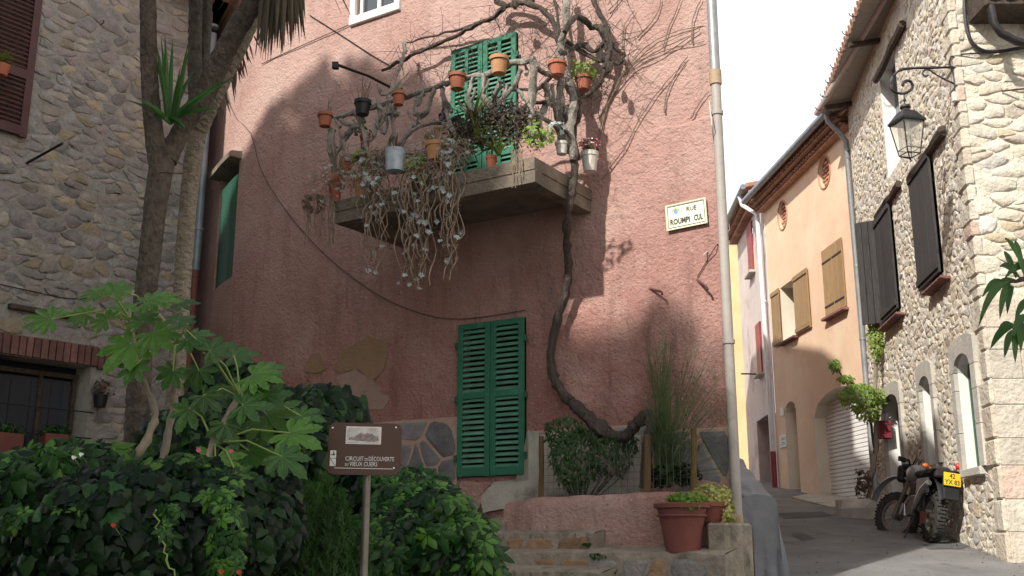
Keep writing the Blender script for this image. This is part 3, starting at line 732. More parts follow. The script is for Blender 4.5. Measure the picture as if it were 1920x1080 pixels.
pipe('drainpipe', [cp(zz[0]), cp(zz[1]), cp(zz[2])], .047, M['pipe'], 'tall pale downpipe standing at the street corner of the pink house',
     [(cp(zz[0] - .35), up), (cp(zz[1]), up)], [(cp(zz[0] - .05), cp(zz[0] + .1), .06, M['pipe_tan'], 'collar'), (cp(zz[2]), cp(.9), .052, M['pipe_tan'], 'foot'), (cp(zz[3] - .03), cp(zz[3] + .03), .062, M['pipe'], 'collar')])

# ---------------------------------------------------------------- balcony of the pink house
u_r = PK.px(1110, 378, 0, [FS])[0]; DB = 1.16; u_l = u_r - 2.52
zb0, zb1 = 4.95, 5.15
def BP(u, d, z): return PK.P(u, z, d)
balc = thing('balcony', BP((u_l + u_r) / 2, 0, zb0), 'concrete balcony with a railing of gnarled branches full of pots', 'balcony')
g = MB()
def slabbox(g, ua_, ub_, da, db, za, zb_, mi=0):
    v = [BP(ua_, da, za), BP(ub_, da, za), BP(ub_, db, za), BP(ua_, db, za), BP(ua_, da, zb_), BP(ub_, da, zb_), BP(ub_, db, zb_), BP(ua_, db, zb_)]
    g.add(v, [(0, 1, 2, 3), (7, 6, 5, 4), (0, 4, 5, 1), (1, 5, 6, 2), (2, 6, 7, 3), (3, 7, 4, 0)], mi)
slabbox(g, u_l, u_r, 0, DB, zb0 + .08, zb1); obj('slab', g, M['concrete'], balc)
g = MB(); slabbox(g, u_l, u_r, DB - .14, DB - .01, zb0 - .05, zb0 + .08); slabbox(g, u_l + .01, u_l + .14, 0, DB - .15, zb0 - .05, zb0 + .078); slabbox(g, u_r - .14, u_r - .01, 0, DB - .15, zb0 - .05, zb0 + .078)
obj('edge_beam', g, M['concrete'], balc)
DR = DB - .06
FP = BP(u_r, DR, 0); RP = BP(u_r - .06, 0, 0)
def rail_pt(x, y, side=False):
    """point on the railing plane: front, or the right-hand return"""
    d = ray(x, y); o = V((0, 0, EYE)); P_, n_ = (RP, PT) if side else (FP, PN)
    t = (P_ - o).dot(n_) / d.dot(n_); return o + d * t
def c3(x, y): return (560 + x / 3, y / 3)
def limb(pts, r, m, parent, name='branch', kn=.012, n=7, sub=4, taper=1):
    out = []; rs = []
    for i in range(len(pts) - 1):
        p0, p1, p2, p3 = pts[max(i - 1, 0)], pts[i], pts[i + 1], pts[min(i + 2, len(pts) - 1)]
        for k in range(0 if i == 0 else 1, sub + 1):
            t = k / sub
            o = .5 * ((2 * p1) + (p2 - p0) * t + (2 * p0 - 5 * p1 + 4 * p2 - p3) * t * t + (-p0 + 3 * p1 - 3 * p2 + p3) * t ** 3)
            out.append(o + V([rnd.uniform(-kn, kn) for _ in range(3)]))
    K = len(out); a, b = r if isinstance(r, tuple) else (r, r)
    rs = [(a + (b - a) * i / (K - 1)) * rnd.uniform(.82, 1.22) for i in range(K)]
    g = MB(); g.tube(out, rs, n, jit=.14); return obj(name, g, m, parent, smooth=True)
RL = [('top_rail', [(205, 660), (300, 635), (400, 605), (500, 570), (620, 540), (700, 510), (800, 480), (870, 465), (960, 430), (1100, 400), (1200, 365), (1335, 345)], .034, 0),
 ('post', [(190, 720), (182, 800), (195, 960)], .045, 0), ('post', [(1325, 345), (1312, 500), (1308, 640), (1312, 800)], .045, 0),
 ('branch', [(320, 640), (345, 700), (290, 730), (250, 800), (290, 900), (330, 880)], .034, 0), ('branch', [(225, 660), (270, 700), (330, 705), (375, 770), (350, 860)], .03, 0),
 ('branch', [(350, 650), (372, 760), (400, 880), (430, 900)], .03, 0), ('branch', [(545, 570), (530, 680), (545, 800), (540, 860)], .034, 0),
 ('branch', [(480, 640), (440, 700), (425, 760), (400, 800)], .03, 0), ('branch', [(450, 590), (500, 640), (570, 640)], .028, 0), ('branch', [(768, 500), (720, 600), (670, 680), (610, 750), (575, 830), (540, 860)], .034, 0),
 ('branch', [(800, 490), (830, 590), (850, 700), (915, 800), (930, 870)], .032, 0), ('branch', [(650, 545), (655, 640), (700, 640)], .028, 0),
 ('branch', [(560, 830), (640, 740), (740, 690), (830, 700), (900, 770)], .03, 0), ('branch', [(300, 880), (400, 870), (520, 900), (620, 880)], .032, 0),
 ('branch', [(1040, 420), (1052, 560), (1100, 640)], .032, 0), ('branch', [(1130, 450), (1090, 600), (1200, 500), (1250, 390)], .03, 0), ('branch', [(1240, 510), (1290, 590), (1320, 660)], .026, 0),
 ('branch', [(520, 760), (490, 860), (480, 920)], .026, 0), ('branch', [(200, 880), (260, 780), (310, 710)], .03, 0), ('branch', [(980, 440), (960, 560), (1000, 690), (990, 800)], .03, 0),
 ('branch', [(700, 520), (660, 600), (690, 700)], .026, 0), ('branch', [(1180, 480), (1150, 600), (1230, 700), (1220, 820)], .028, 0), ('branch', [(430, 900), (520, 840), (640, 860), (760, 840)], .03, 0),
 ('top_rail', [(1330, 345), (1360, 400), (1450, 430), (1530, 470)], .032, 1), ('post', [(1385, 470), (1400, 560), (1360, 680), (1380, 800)], .036, 1), ('post', [(1475, 440), (1465, 600), (1475, 760), (1500, 860)], .05, 1),
 ('branch', [(1420, 560), (1470, 620), (1540, 580), (1600, 520)], .036, 1), ('branch', [(1420, 470), (1440, 600), (1460, 700)], .028, 1), ('branch', [(1330, 640), (1430, 700), (1500, 800), (1560, 900)], .036, 1)]
for nm, pts, r, s_ in RL:
    limb([rail_pt(*c3(*p), bool(s_)) + PN * rnd.uniform(-.02, .02) for p in pts], r * (.74 if nm == 'branch' else .85), M['vine_p'], balc, nm, kn=.009)
for k in range(26):
    x = rnd.uniform(215, 1300); yb_ = 640 - (x - 200) * .27; y0 = yb_ + rnd.uniform(60, 230); a = rnd.uniform(-60, 60)
    limb([rail_pt(*c3(x, y0)), rail_pt(*c3(x + a * .6, y0 - 50)) + PN * rnd.uniform(-.05, .03), rail_pt(*c3(x + a, y0 - rnd.uniform(80, 130)))], (.02, .011), M['vine_p'], balc, 'branch', kn=.007)
for k, zz_ in enumerate((5.42, 5.62, 5.8, 5.98)):
    g = MB(); g.tube([BP(u_l + .1, DR - .03, zz_), BP(u_l + 1.5, DR - .03, zz_ + .01)], .004, 4); obj('wire', g, M['cable_w'], balc)

# ---------------------------------------------------------------- old vine
vine = thing('grape_vine', PK.W(1210, 905, .35, [FS]), 'old bare grape vine climbing from the planted pocket past the balcony to the top', 'vine')
def vp(*a): return [PK.W(x, y, d, [FS]) for x, y, d in a]
def vl(pts, r, name='branch', m='vine', kn=.012, **k):
    pts = [(x, y, d * .55 if x > 1085 and y < 240 else d) for x, y, d in pts]; return limb(vp(*pts), (tuple(q * .82 for q in r) if name == 'branch' else r), M[m], vine, name, kn, **k)
vl([(1212, 915, .4), (1214, 850, .4), (1222, 800, .4), (1212, 778, .38), (1195, 795, .35), (1172, 818, .32), (1140, 812, .3), (1105, 782, .25), (1070, 752, .2), (1044, 720, .16), (1034, 690, .14), (1034, 650, .14), (1046, 600, .14), (1058, 560, .16), (1066, 520, .2), (1064, 470, .3), (1062, 430, .45), (1068, 385, .54), (1076, 340, .50), (1076, 300, .50), (1066, 260, .58), (1062, 200, .55)],
   (.058, .034), 'trunk', sub=4, kn=.008, n=9)
vl([(1140, 812, .3), (1110, 790, .3), (1085, 765, .22), (1070, 752, .2)], (.075, .05), 'trunk', kn=.01)
vl([(1076, 300, .52), (1068, 240, .58), (1075, 190, .5), (1060, 140, .42), (1050, 90, .36), (1062, 40, .3), (1058, -30, .25)], (.05, .038), 'trunk', 'vine_p')
vl([(1085, 300, .46), (1078, 250, .5), (1088, 200, .8), (1072, 150, .4), (1066, 100, .35), (1050, 60, .3), (1040, 0, .25), (1035, -30, .25)], (.03, .022))
vl([(1050, 90, .36), (1040, 50, .3), (1020, 20, .3), (985, 5, .25), (950, 12, .2), (925, 32, .2), (900, 42, .2), (865, 62, .18), (825, 80, .18), (780, 100, .18), (745, 118, .2), (718, 132, .22)], (.042, .024))
vl([(1055, 100, .38), (1090, 85, .4), (1118, 95, .35), (1140, 65, .3), (1128, 30, .3), (1110, 0, .3), (1100, -30, .3)], (.036, .026))
vl([(1060, 60, .5), (1080, 30, .4), (1110, 50, .35), (1130, 55, .35), (1142, 90, .35), (1135, 125, .35)], (.036, .045))
vl([(1128, 50, .3), (1141, 100, .3), (1138, 130, .3), (1120, 160, .35), (1100, 178, .45)], (.05, .03))
vl([(1060, 75, .4), (1095, 100, .3), (1130, 115, .3), (1160, 120, .2), (1172, 100, .15)], (.035, .02))
vl([(1135, 80, .3), (1160, 95, .2), (1170, 120, .15)], (.03, .015)); vl([(1055, 120, .6), (1010, 165, .7), (960, 170, .75), (920, 190, .8)], (.03, .015))
vl([(950, 12, .2), (930, 0, .2), (960, -10, .2), (1000, 0, .25)], (.04, .03)); vl([(900, 42, .18), (850, 58, .15), (790, 72, .12), (758, 82, .1)], (.02, .012))
vl([(758, 78, .25), (758, 100, .3), (752, 120, .4), (740, 150, .6), (728, 185, .9)], (.03, .022), m='vine_p'); vl([(710, 160, .9), (722, 180, .95), (752, 150, .9)], (.028, .018), m='vine_p')
vl([(990, 200, 1.0), (960, 215, 1.0), (930, 225, 1.05), (900, 232, 1.1)], (.03, .02)); vl([(1040, 200, .9), (1020, 190, .9), (985, 196, 1.0)], (.03, .02))
def twigs(parent, n, area, m, r=.004, L=(.15, .5), name='twig', col='vine', dd=(.1, .5), spread=1.0, droop=0):
    g = MB()
    for _ in range(n):
        x, y = rnd.uniform(area[0], area[2]), rnd.uniform(area[1], area[3]); d = rnd.uniform(*dd)
        p = PK.W(x, y, d, [FS]); a = rnd.uniform(0, 6.28); l = rnd.uniform(*L); dirv = PT * math.cos(a) + V((0, 0, math.sin(a) * spread - droop)) + PN * rnd.uniform(-.4, .4)
        q = [p]; bend = V([rnd.uniform(-.5, .5) for _ in range(3)])
        for k in range(4): dirv = (dirv + bend * .35).normalized(); q.append(q[-1] + dirv * l / 4)
        g.tube(q, [r, r * .8, r * .6, r * .5, r * .3], 4, cap=False)
    return stuff(obj(name, g, M[col], parent))
twigs(vine, 70, (730, 60, 900, 140), None, dd=(.08, .25)); twigs(vine, 60, (900, 0, 1060, 60), None, dd=(.1, .35)); twigs(vine, 150, (1030, -20, 1180, 190), None, dd=(.1, .6)); twigs(vine, 40, (1000, 130, 1060, 260), None, dd=(.6, 1.0))
for k in range(5):       # knots of old wood
    x, y = rnd.choice([(1050, 95), (1138, 110), (1100, 60), (1062, 150), (960, 8), (1120, 150)]); p = PK.W(x + rnd.uniform(-9, 9), y + rnd.uniform(-20, 20), .4, [FS])
    g = MB(); g.ball(p, rnd.uniform(.03, .045), 7, 5, jit=.35, sc=(1, 1, 1.6)); obj('knot', g, M['vine'], vine, smooth=True)

# bare climber stems on the right part of the wall
climb = thing('bare_climber', PK.W(1128, 335, .03, [FS]), 'thin leafless climber stems fanning over the wall above the street sign', 'climber')
for pts in ([(1128, 335), (1170, 280), (1195, 230), (1240, 165), (1272, 130), (1285, 115)], [(1123, 270), (1135, 210), (1155, 160), (1190, 110), (1230, 75), (1280, 55), (1335, 45)],
            [(1135, 205), (1160, 150), (1200, 115), (1260, 90), (1320, 78)], [(1145, 180), (1190, 130), (1240, 105), (1300, 65), (1312, 55)], [(1125, 245), (1135, 205), (1175, 130), (1230, 90), (1290, 60)],
            [(1245, 210), (1252, 170), (1275, 125), (1290, 105)], [(1243, 92), (1255, 50), (1278, -5)], [(1297, 80), (1300, 35), (1315, -5)], [(1296, 222), (1310, 195), (1330, 170)], [(1166, 90), (1172, 45), (1190, 20)], [(1100, 300), (1118, 272), (1132, 200)],
            [(1330, 45), (1365, 50), (1392, 80), (1400, 120), (1385, 160), (1360, 190)], [(1195, 70), (1230, 30), (1240, -5)], [(1140, 20), (1160, 0), (1165, -10)]):
    g = []; 
    for x, y in pts: g.append(PK.W(min(x, 1420), y, .03, [FS]))
    limb(g, (.008, .004), M['twig'], climb, 'stem', kn=.006, n=5)

# ---------------------------------------------------------------- plants
def rosette(mb, c, r, n=11, up_=V((0, 0, 1)), mi=0, curl=.5, wid=.22):
    q = up_.to_track_quat('Z', 'Y').to_matrix()
    for i in range(n):
        a = 2.399 * i; k = 1 - .55 * i / n; l = r * k * rnd.uniform(.85, 1.1); e = .25 + .9 * i / n
        d = V((math.cos(a), math.sin(a), 0)); s_ = V((-d.y, d.x, 0)); z = V((0, 0, 1))
        p1 = d * l * .55 + z * l * e * .35; p2 = d * l + z * l * e * curl
        mb.add([c + q @ (s_ * .02 * r), c + q @ (p1 + s_ * l * wid), c + q @ p2, c + q @ (p1 - s_ * l * wid), c + q @ (z * .0)], [(0, 1, 2, 3, 4)], mi)
def blob_leaves(mb, c, rad, n, size, up=.4, mi=0, shape=None):
    for _ in range(n):
        d = V([rnd.gauss(0, 1) for _ in range(3)]).normalized(); k = rnd.uniform(.35, 1) ** .6
        p = V(c) + V((d.x * rad[0], d.y * rad[1], d.z * rad[2])) * k
        nrm = (d + V((0, 0, up)) + V([rnd.uniform(-.5, .5) for _ in range(3)])).normalized()
        leaf1(mb, p, nrm, size * rnd.uniform(.6, 1.25), mi)
def leaf1(mb, p, nrm, s_, mi=0, w=.45):
    a = nrm.cross(V((rnd.uniform(-1, 1), rnd.uniform(-1, 1), rnd.uniform(-1, 1)))).normalized(); b = nrm.cross(a)
    mb.add([p - a * s_ * .5, p + b * s_ * w * .8 - a * s_ * .08 - nrm * s_ * .1, p + a * s_ * .5 - nrm * s_ * .12, p - b * s_ * w * .8 - a * s_ * .08 - nrm * s_ * .1], [(0, 1, 2), (0, 2, 3)], mi)
def blades(mb, c, n, L, w, lean=.7, mi=0, seg=4, droop=.8, up0=1.0):
    for _ in range(n):
        a = rnd.uniform(0, 6.283); d = V((math.cos(a), math.sin(a), 0)) * rnd.uniform(.2, lean); l = L * rnd.uniform(.6, 1.1)
        dr = (d + V((0, 0, up0))).normalized(); s_ = V((-math.sin(a), math.cos(a), 0)); p = V(c); vs = []
        for k in range(seg + 1):
            ww = w * (1 - (k / seg) ** 1.6) + .0008; vs += [p - s_ * ww, p + s_ * ww]
            p = p + dr * l / seg; dr = (dr + V((d.x, d.y, -.5)) * droop / seg).normalized()
        mb.add(vs, [(2 * k, 2 * k + 1, 2 * k + 3, 2 * k + 2) for k in range(seg)], mi)

POTN = 0
def pot(loc, r, h, m, label, plant=None, group=None, rim=True, square=False, cat='flower pot', name='flower_pot', tilt=0):
    t = thing(name, loc, label, cat, group, rot=(tilt, tilt * .6, rnd.uniform(0, 6)))
    b = MB(); k = .72
    if rim: prof = [(r * k, 0), (r * .93, h * .78), (r * 1.02, h * .78), (r * 1.04, h), (r * .95, h), (r * .9, h * .86), (.01, h * .86)]
    else: prof = [(r * .86, 0), (r, h * .96), (r * 1.03, h), (r * .96, h), (r * .92, h * .88), (.01, h * .88)]
    b.lathe(prof, 18); obj('pot', b, m, t, False, smooth=True)
    s_ = MB(); s_.lathe([(r * .9, h * .86), (r * .88, h * .9), (.01, h * .92)], 10); obj('soil', s_, M['soil'], t, False)
    if plant:
        kind, mm, a1, a2 = plant; g = MB()
        if kind == 'blob': blob_leaves(g, (0, 0, h + a1 * .45), (a1, a1, a1 * .7), a2, .035 + a1 * .12)
        if kind == 'blade': blades(g, (0, 0, h * .9), a2, a1, .009)
        if kind == 'ros':
            for _ in range(a2): rosette(g, V((rnd.uniform(-1, 1) * r * .9, rnd.uniform(-1, 1) * r * .9, h * .95 + rnd.uniform(0, a1 * .5))), a1 * rnd.uniform(.3, .5), 8)
        if kind == 'sticks':
            for _ in range(a2):
                x, y = rnd.uniform(-.6, .6) * r, rnd.uniform(-.6, .6) * r; g.tube([(x, y, h * .9), (x * 1.5, y * 1.5, h + a1 * .6), (x * 2.5 + rnd.uniform(-.05, .05), y * 2.5, h + a1 * rnd.uniform(.7, 1.2))], .0035, 4)
        stuff(obj('plant', g, M[mm], t, False))
    return t
def hangpot(c, w, h, m, label, plant=None, side=False, off=.09, rim=True, group='pots hung along the branch railing'):
    x, y = c3(*c); p = rail_pt(x, y + 0, side) + (PN * off if not side else PT * off)
    s_ = 1950 / ray(x, y).length * ray(x, y).length / (p - V((0, 0, EYE))).length      # px per metre, near enough
    r_ = w / 3 / s_ / 2 * .97; hh = h / 3 / s_ * .92
    p.z -= hh / 2
    t = pot(p, r_, hh, m, label, plant, group, rim)
    g = MB(); q = V(p) + V((0, 0, hh * .8)); e = (q - (PN * off if not side else PT * off))
    ring = [V((math.cos(a) * r_ * 1.02, math.sin(a) * r_ * 1.02, hh * .76)) for a in [2 * math.pi * i / 12 for i in range(13)]]
    g.tube(ring, .004, 4, cap=False); obj('holder', g, M['iron'], t, False)
    return t
TC = M['terra']
hangpot((180, 690), 85, 82, TC, 'terracotta pot with dry sprigs hung at the far left end of the railing', ('sticks', 'twig', .18, 7))
hangpot((390, 622), 95, 90, M['blackpl'], 'black plastic pot hung on the railing, second from the left', ('sticks', 'dry', .2, 9))
hangpot((592, 572), 76, 80, TC, 'small bright terracotta pot hung on the rail right of the black pot', ('blob', 'grassy', .05, 18))
hangpot((920, 478), 98, 96, TC, 'terracotta pot with grey succulents hung left of the green balcony shutters', ('ros', 'blueleaf', .09, 8))
hangpot((1155, 388), 108, 108, M['terra2'], 'large pale terracotta pot hung highest, in front of the green shutters', ('sticks', 'twig', .12, 4))
hangpot((1412, 400), 104, 84, TC, 'wide terracotta pot hung just right of the railing corner post', ('ros', 'grassy', .08, 6), True)
hangpot((1560, 480), 98, 88, TC, 'terracotta pot with a bushy lime green plant at the right end of the railing', ('blob', 'limegreen', .17, 130), True)
def floorpot(c, w, h, m, label, plant=None, inset=.12, rim=True, side=False, z=None, group='pots standing on the balcony floor'):
    x, y = c3(*c); p = rail_pt(x, y, side) - (PN * inset if not side else PT * inset)
    s_ = 1950 / (p - V((0, 0, EYE))).length; r_ = w / 3 / s_ / 2; hh = h / 3 / s_
    p.z = (p.z - hh / 2) if z is None else z
    return pot(p, r_, hh, m, label, plant, group, rim)
floorpot((230, 925), 74, 80, TC, 'small terracotta pot behind the left corner branches of the balcony', None, .1)
floorpot((215, 1000), 82, 150, TC, 'tall terracotta pot at the left outer corner of the balcony floor', ('sticks', 'twig', .35, 18), -.02, z=zb1)
floorpot((300, 845), 62, 50, TC, 'little terracotta pot on the shelf behind the left branches', None, .25)
floorpot((290, 760), 60, 80, TC, 'terracotta pot hanging inside the left end of the railing', ('blob', 'shrub', .1, 30), .25)
floorpot((360, 940), 110, 120, M['terra2'], 'tan pot crowded with green shoots near the left end of the balcony', ('blob', 'limegreen', .16, 60), .02, z=zb1)
bp_ = floorpot((608, 935), 118, 128, M['bluepot'], 'pale blue glazed pot standing proud of the balcony edge', ('blade', 'dry', .2, 14), -.19, False)
floorpot((812, 875), 112, 105, M['terra2'], 'wide tan bowl with fluted rim in the middle of the balcony', ('sticks', 'twig', .15, 14), -.13)
floorpot((650, 850), 56, 50, TC, 'small terracotta pot seen above the blue pot', ('ros', 'grassy', .07, 3), .15)
floorpot((866, 805), 52, 62, TC, 'small terracotta pot just above the wide tan bowl', None, .1)
floorpot((735, 835), 80, 90, M['blackpl'], 'black plastic pot with a leafy plant behind the tan bowl', ('blob', 'grassy', .22, 60), .18)
floorpot((790, 700), 82, 70, M['blackpl'], 'black hanging bowl inside the middle of the railing', ('blob', 'dry', .08, 20), .3, False)
floorpot((705, 600), 60, 34, M['blackpl'], 'shallow black bowl hanging behind the rail, left of its neighbour', None, .35, False)
floorpot((770, 615), 66, 34, M['blackpl'], 'shallow black bowl hanging behind the rail, right of its neighbour', None, .38, False)
floorpot((1075, 822), 62, 80, TC, 'dark terracotta pot half hidden under the spiky plants', ('sticks', 'dry', .2, 14), .03, z=zb1)
floorpot((1455, 840), 74, 70, M['whitepot'], 'small white pot on the right side of the balcony by the vine trunk', ('ros', 'blueleaf', .1, 6), -.05, side=True)
fp = floorpot((1640, 925), 96, 110, M['whitepot'], 'off-white pot of pink flowers hanging at the right end of the balcony', ('blob', 'shrub', .13, 60), -.12, side=True); fp.location = PK.W(1106, 322, .24, [FS])
g = MB(); blob_leaves(g, (0, 0, .30), (.13, .11, .08), 150, .032); stuff(obj('flowers', g, M['pinkflower'], fp, False))
g = MB(); blob_leaves(g, (0, 0, .30), (.135, .115, .085), 90, .026); stuff(obj('flowers', g, M['ink_w'], fp, False))

# spiky and trailing plants along the slab edge
sp_ = thing('spiky_plant', rail_pt(890, 290), 'spiky yellow-green strap leaved plant in the middle of the railing', 'plant')
for k, (x, y, L_, n_) in enumerate(((893, 215, .42, 14), (900, 255, .3, 12), (940, 280, .34, 14))):
    g = MB(); blades(g, rail_pt(x, y + 15) + PN * .05, n_, L_, .016, .9); obj('leaf_tuft', g, M['grassy'], sp_)
tan_ = thing('tangled_dry_plant', rail_pt(950, 240), 'thicket of dry grey stems and small leaves before the right half of the balcony', 'plant')
g = MB()
for _ in range(560):
    x = rnd.uniform(868, 1000); y = 272 - rnd.uniform(0, 1) ** .7 * (75 - abs(x - 945) * .35) + (x - 940) * -.12
    p = rail_pt(x, y) + PN * rnd.uniform(-.15, .15); d_ = V([rnd.uniform(-1, 1) for _ in range(3)]) + V((0, 0, .3)); q = [p]
    for k in range(3): d_ = (d_ + V([rnd.uniform(-.6, .6) for _ in range(3)])).normalized(); q.append(q[-1] + d_ * .05)
    g.tube(q, [.008, .006, .005, .003], 4, cap=False)
stuff(obj('stems', g, M['vine'], tan_))
g = MB()
for _ in range(260):
    x = rnd.uniform(866, 1005); y = 280 - rnd.uniform(0, 1) * 75; p = rail_pt(x, y) + PN * rnd.uniform(-.1, .18); leaf1(g, p, V((rnd.uniform(-1, 1), -1, rnd.uniform(-1, 1))).normalized(), .028)
stuff(obj('leaves', g, M['dry'], tan_))
g = MB()
for _ in range(150):
    x = rnd.uniform(866, 1010); y = 285 - rnd.uniform(0, 1) * 60; p = rail_pt(x, y) + PN * rnd.uniform(0, .18); leaf1(g, p, V((rnd.uniform(-1, 1), -1, rnd.uniform(-1, 1))).normalized(), .026)
stuff(obj('leaves', g, M['grassy'], tan_))
def succ(x, y, r, n, m, label, side=False, cat='succulent'):
    t = thing('succulent_clump', rail_pt(x, y, side), label, cat, 'succulents on the balcony edge'); g = MB(); c = rail_pt(x, y, side) + (PT if side else PN) * .08
    for _ in range(n):
        d = V([rnd.gauss(0, 1) for _ in range(3)]).normalized(); p = c + V((d.x * r, d.y * r * .8, d.z * r * .75)); rosette(g, p, rnd.uniform(.03, .05), 7, (d + V((0, -.4, .5))).normalized())
    stuff(obj('leaves', g, M[m], t)); return t
succ(800, 318, .17, 75, 'limegreen', 'round lime green succulent spilling over the slab between the trailing stems')
succ(800, 345, .1, 30, 'limegreen', 'small lime green succulent just below the round one')
succ(1018, 258, .15, 60, 'limegreen', 'lime green succulent at the front corner of the balcony')
succ(852, 300, .12, 45, 'blueleaf', 'grey rosette succulent right of the lime green one')
succ(686, 300, .10, 30, 'limegreen', 'green leafy clump in the tan pot left of the blue pot')
succ(1052, 245, .07, 18, 'blueleaf', 'grey rosettes on the right side of the balcony')
succ(598, 385, .13, 60, 'dry', 'dull grey-brown clump hanging off the left corner of the slab')
for (xa, xb, ya, yb, n_, nr, lab) in ((696, 742, 300, 522, 18, 12, 'left curtain of trailing succulent stems with grey rosettes'), (762, 826, 330, 552, 24, 13, 'longest middle curtain of trailing succulent stems with grey rosettes'), (838, 884, 300, 534, 14, 7, 'thin right curtain of trailing succulent stems')):
    t = thing('trailing_succulent', rail_pt((xa + xb) / 2, ya), lab, 'succulent', 'trailing succulents hanging from the balcony')
    g = MB(); ends = []
    dry = MB()
    for k in range(n_):
        x = rnd.uniform(xa, xb); yl = yb if k == 0 else ya + (yb - ya) * rnd.uniform(.45, 1.0); q = []; n2 = 14; dx = 0
        for i in range(n2 + 1):
            f = i / n2; y = ya - 25 + (yl - ya + 25) * f; dx += rnd.uniform(-3.5, 3.5); q.append(rail_pt(max(xa - 3, min(xb + 3, (x - (xa + xb) / 2) * (1 - .25 * f) + (xa + xb) / 2 + dx)), y) + PN * (.16 + .06 * math.sin(k + i) if i > 1 else .05 * i))
        g.tube(q, [.0068] * n2 + [.005], 5); ends.append(q[-1]); ends.append(q[rnd.randint(3, 8)]); ends.append(q[rnd.randint(5, 9)])
    for p in ends * 3:
        for _ in range(2): leaf1(dry, p + V((rnd.uniform(-.03, .03), rnd.uniform(-.03, .03), rnd.uniform(-.12, .15))), V((rnd.uniform(-1, 1), -1, rnd.uniform(-1, 1))).normalized(), .022)
    stuff(obj('dry_leaves', dry, M['dry'], t)); stuff(obj('stems', g, M['stem'], t, smooth=True))
    rnd.shuffle(ends)
    for k in range(nr * 3):
        p = ends[k] if k < len(ends) else ends[0]; g = MB()
        for j in range(1): rosette(g, p + V([rnd.uniform(-.03, .03) for _ in range(3)]), rnd.uniform(.026, .052), 15, (V((rnd.uniform(-.6, .6), -1, rnd.uniform(-.2, .8)))).normalized())
        obj('rosette', g, M['blueleaf'], t)
edge = thing('dry_creeper', rail_pt(700, 330), 'mat of straw coloured dry stems over the left half of the slab edge', 'plant')
g = MB()
for _ in range(340):
    x = rnd.choice((rnd.uniform(610, 738), rnd.uniform(782, 900))); yc = 345 - (x - 610) * .235; y = yc + rnd.gauss(0, 14)
    p = rail_pt(x, y) + PN * rnd.uniform(.02, .2); a = rnd.uniform(0, 6.28); d_ = PT * math.cos(a) + V((0, 0, math.sin(a) * .8 - .3)); q = [p]
    for k in range(4): d_ = (d_ + V([rnd.uniform(-.5, .5) for _ in range(3)]) + V((0, 0, -.12))).normalized(); q.append(q[-1] + d_ * rnd.uniform(.02, .06))
    g.tube(q, [.005, .005, .004, .003, .002], 4, cap=False)
stuff(obj('stems', g, M['stem'], edge))
g = MB()
for _ in range(90):
    x = rnd.choice((rnd.uniform(600, 735), rnd.uniform(786, 900))); y = 350 - (x - 610) * .235 + rnd.gauss(0, 16); rosette(g, rail_pt(x, y) + PN * rnd.uniform(.1, .2), rnd.uniform(.02, .04), 7, V((rnd.uniform(-.5, .5), -1, .3)).normalized())
stuff(obj('leaves', g, M['blueleaf'], edge))
g = MB()
for k in range(30):
    x = rnd.uniform(585, 640); y = 400; q = [rail_pt(x + rnd.uniform(-4, 4), 370 + i * rnd.uniform(12, 26)) + PN * .1 for i in range(5)]; g.tube(q, .004, 4, cap=False)
stuff(obj('stems', g, M['twig'], edge))
hangr = thing('hanging_roots', rail_pt(985, 330), 'wisp of dry roots hanging under the slab near its front corner', 'plant')
g = MB()
for k in range(14):
    q = [rail_pt(968 + k * 1.5 + rnd.uniform(-3, 3), 285 + i * 12) + PN * .08 for i in range(rnd.randint(3, 7))]; g.tube(q, .004, 4, cap=False)
stuff(obj('stems', g, M['stem'], hangr))

# ---------------------------------------------------------------- steps, low pink wall, planted pocket
def FW(x, y, d): return PKF.W(x, y, d, [0])
def FU(x, y, d): return PKF.px(x, y, d, [0])
def FP_(u, z, d): return PKF.P(u, z, d)
steps = thing('stone_steps', FW(1000, 1078, .9), 'worn stone and cement steps rising beside the low pink wall', 'steps')
lowz = lambda x: FU(x, {944: 946, 960: 939, 1000: 934, 1100: 931, 1240: 923, 1350: 924}[x], .6)[1]
def step(xl, xr, ytop, df, db, zb, slope=.05, right_end=True, nm='step'):
    ul, ur = FU(xl, ytop, df)[0], FU(xr, ytop, df)[0]; zf = FU((xl + xr) / 2, ytop, df)[1]
    g = MB(); n = 30; rows = []
    for k in range(n + 1):
        u = ul + (ur - ul) * k / n; j = rnd.uniform(-.008, .008); e = rnd.uniform(-.012, .012)
        rows.append([FP_(u, zf + slope + .005, db), FP_(u, zf + slope * .5, (df + db) / 2), FP_(u, zf + .004 + j, df - .05), FP_(u, zf - .012 + j, df - .01 + e), FP_(u, zf - .04, df - .008 + e), FP_(u, zb, df - .02)])
    m_ = len(rows[0]); g.add([p for r_ in rows for p in r_], [(k * m_ + i, k * m_ + i + 1, (k + 1) * m_ + i + 1, (k + 1) * m_ + i) for k in range(n) for i in range(m_ - 1)])
    g.add([rows[-1][0], rows[-1][3], rows[-1][5], FP_(ur, zb, db)], [(0, 3, 2, 1)]); g.add([rows[0][0], rows[0][3], rows[0][5], FP_(ul, zb, db)], [(0, 1, 2, 3)])
    o = obj(nm, g, M['step'], steps, smooth=False)
    h = zf - .055 - zb
    if h > .06:
        cs = cells(ul + .01, ur - .01, zb, zf - .035, .21, min(h, .22)); 
        for c in cs:
            q = MB()
            if stone_mb(q, PKF, c, .008, .03, df - .03, 0, True, .01): obj('stone', q, rnd.choice(M['st_step']), o)
    return zf
M['step'] = mat('worn_step_cement', (.23, .20, .165), (.37, .32, .26), 4, .95, .7, 30, c3=(.12, .11, .08), s3=3, t3=.52, b2=.5)
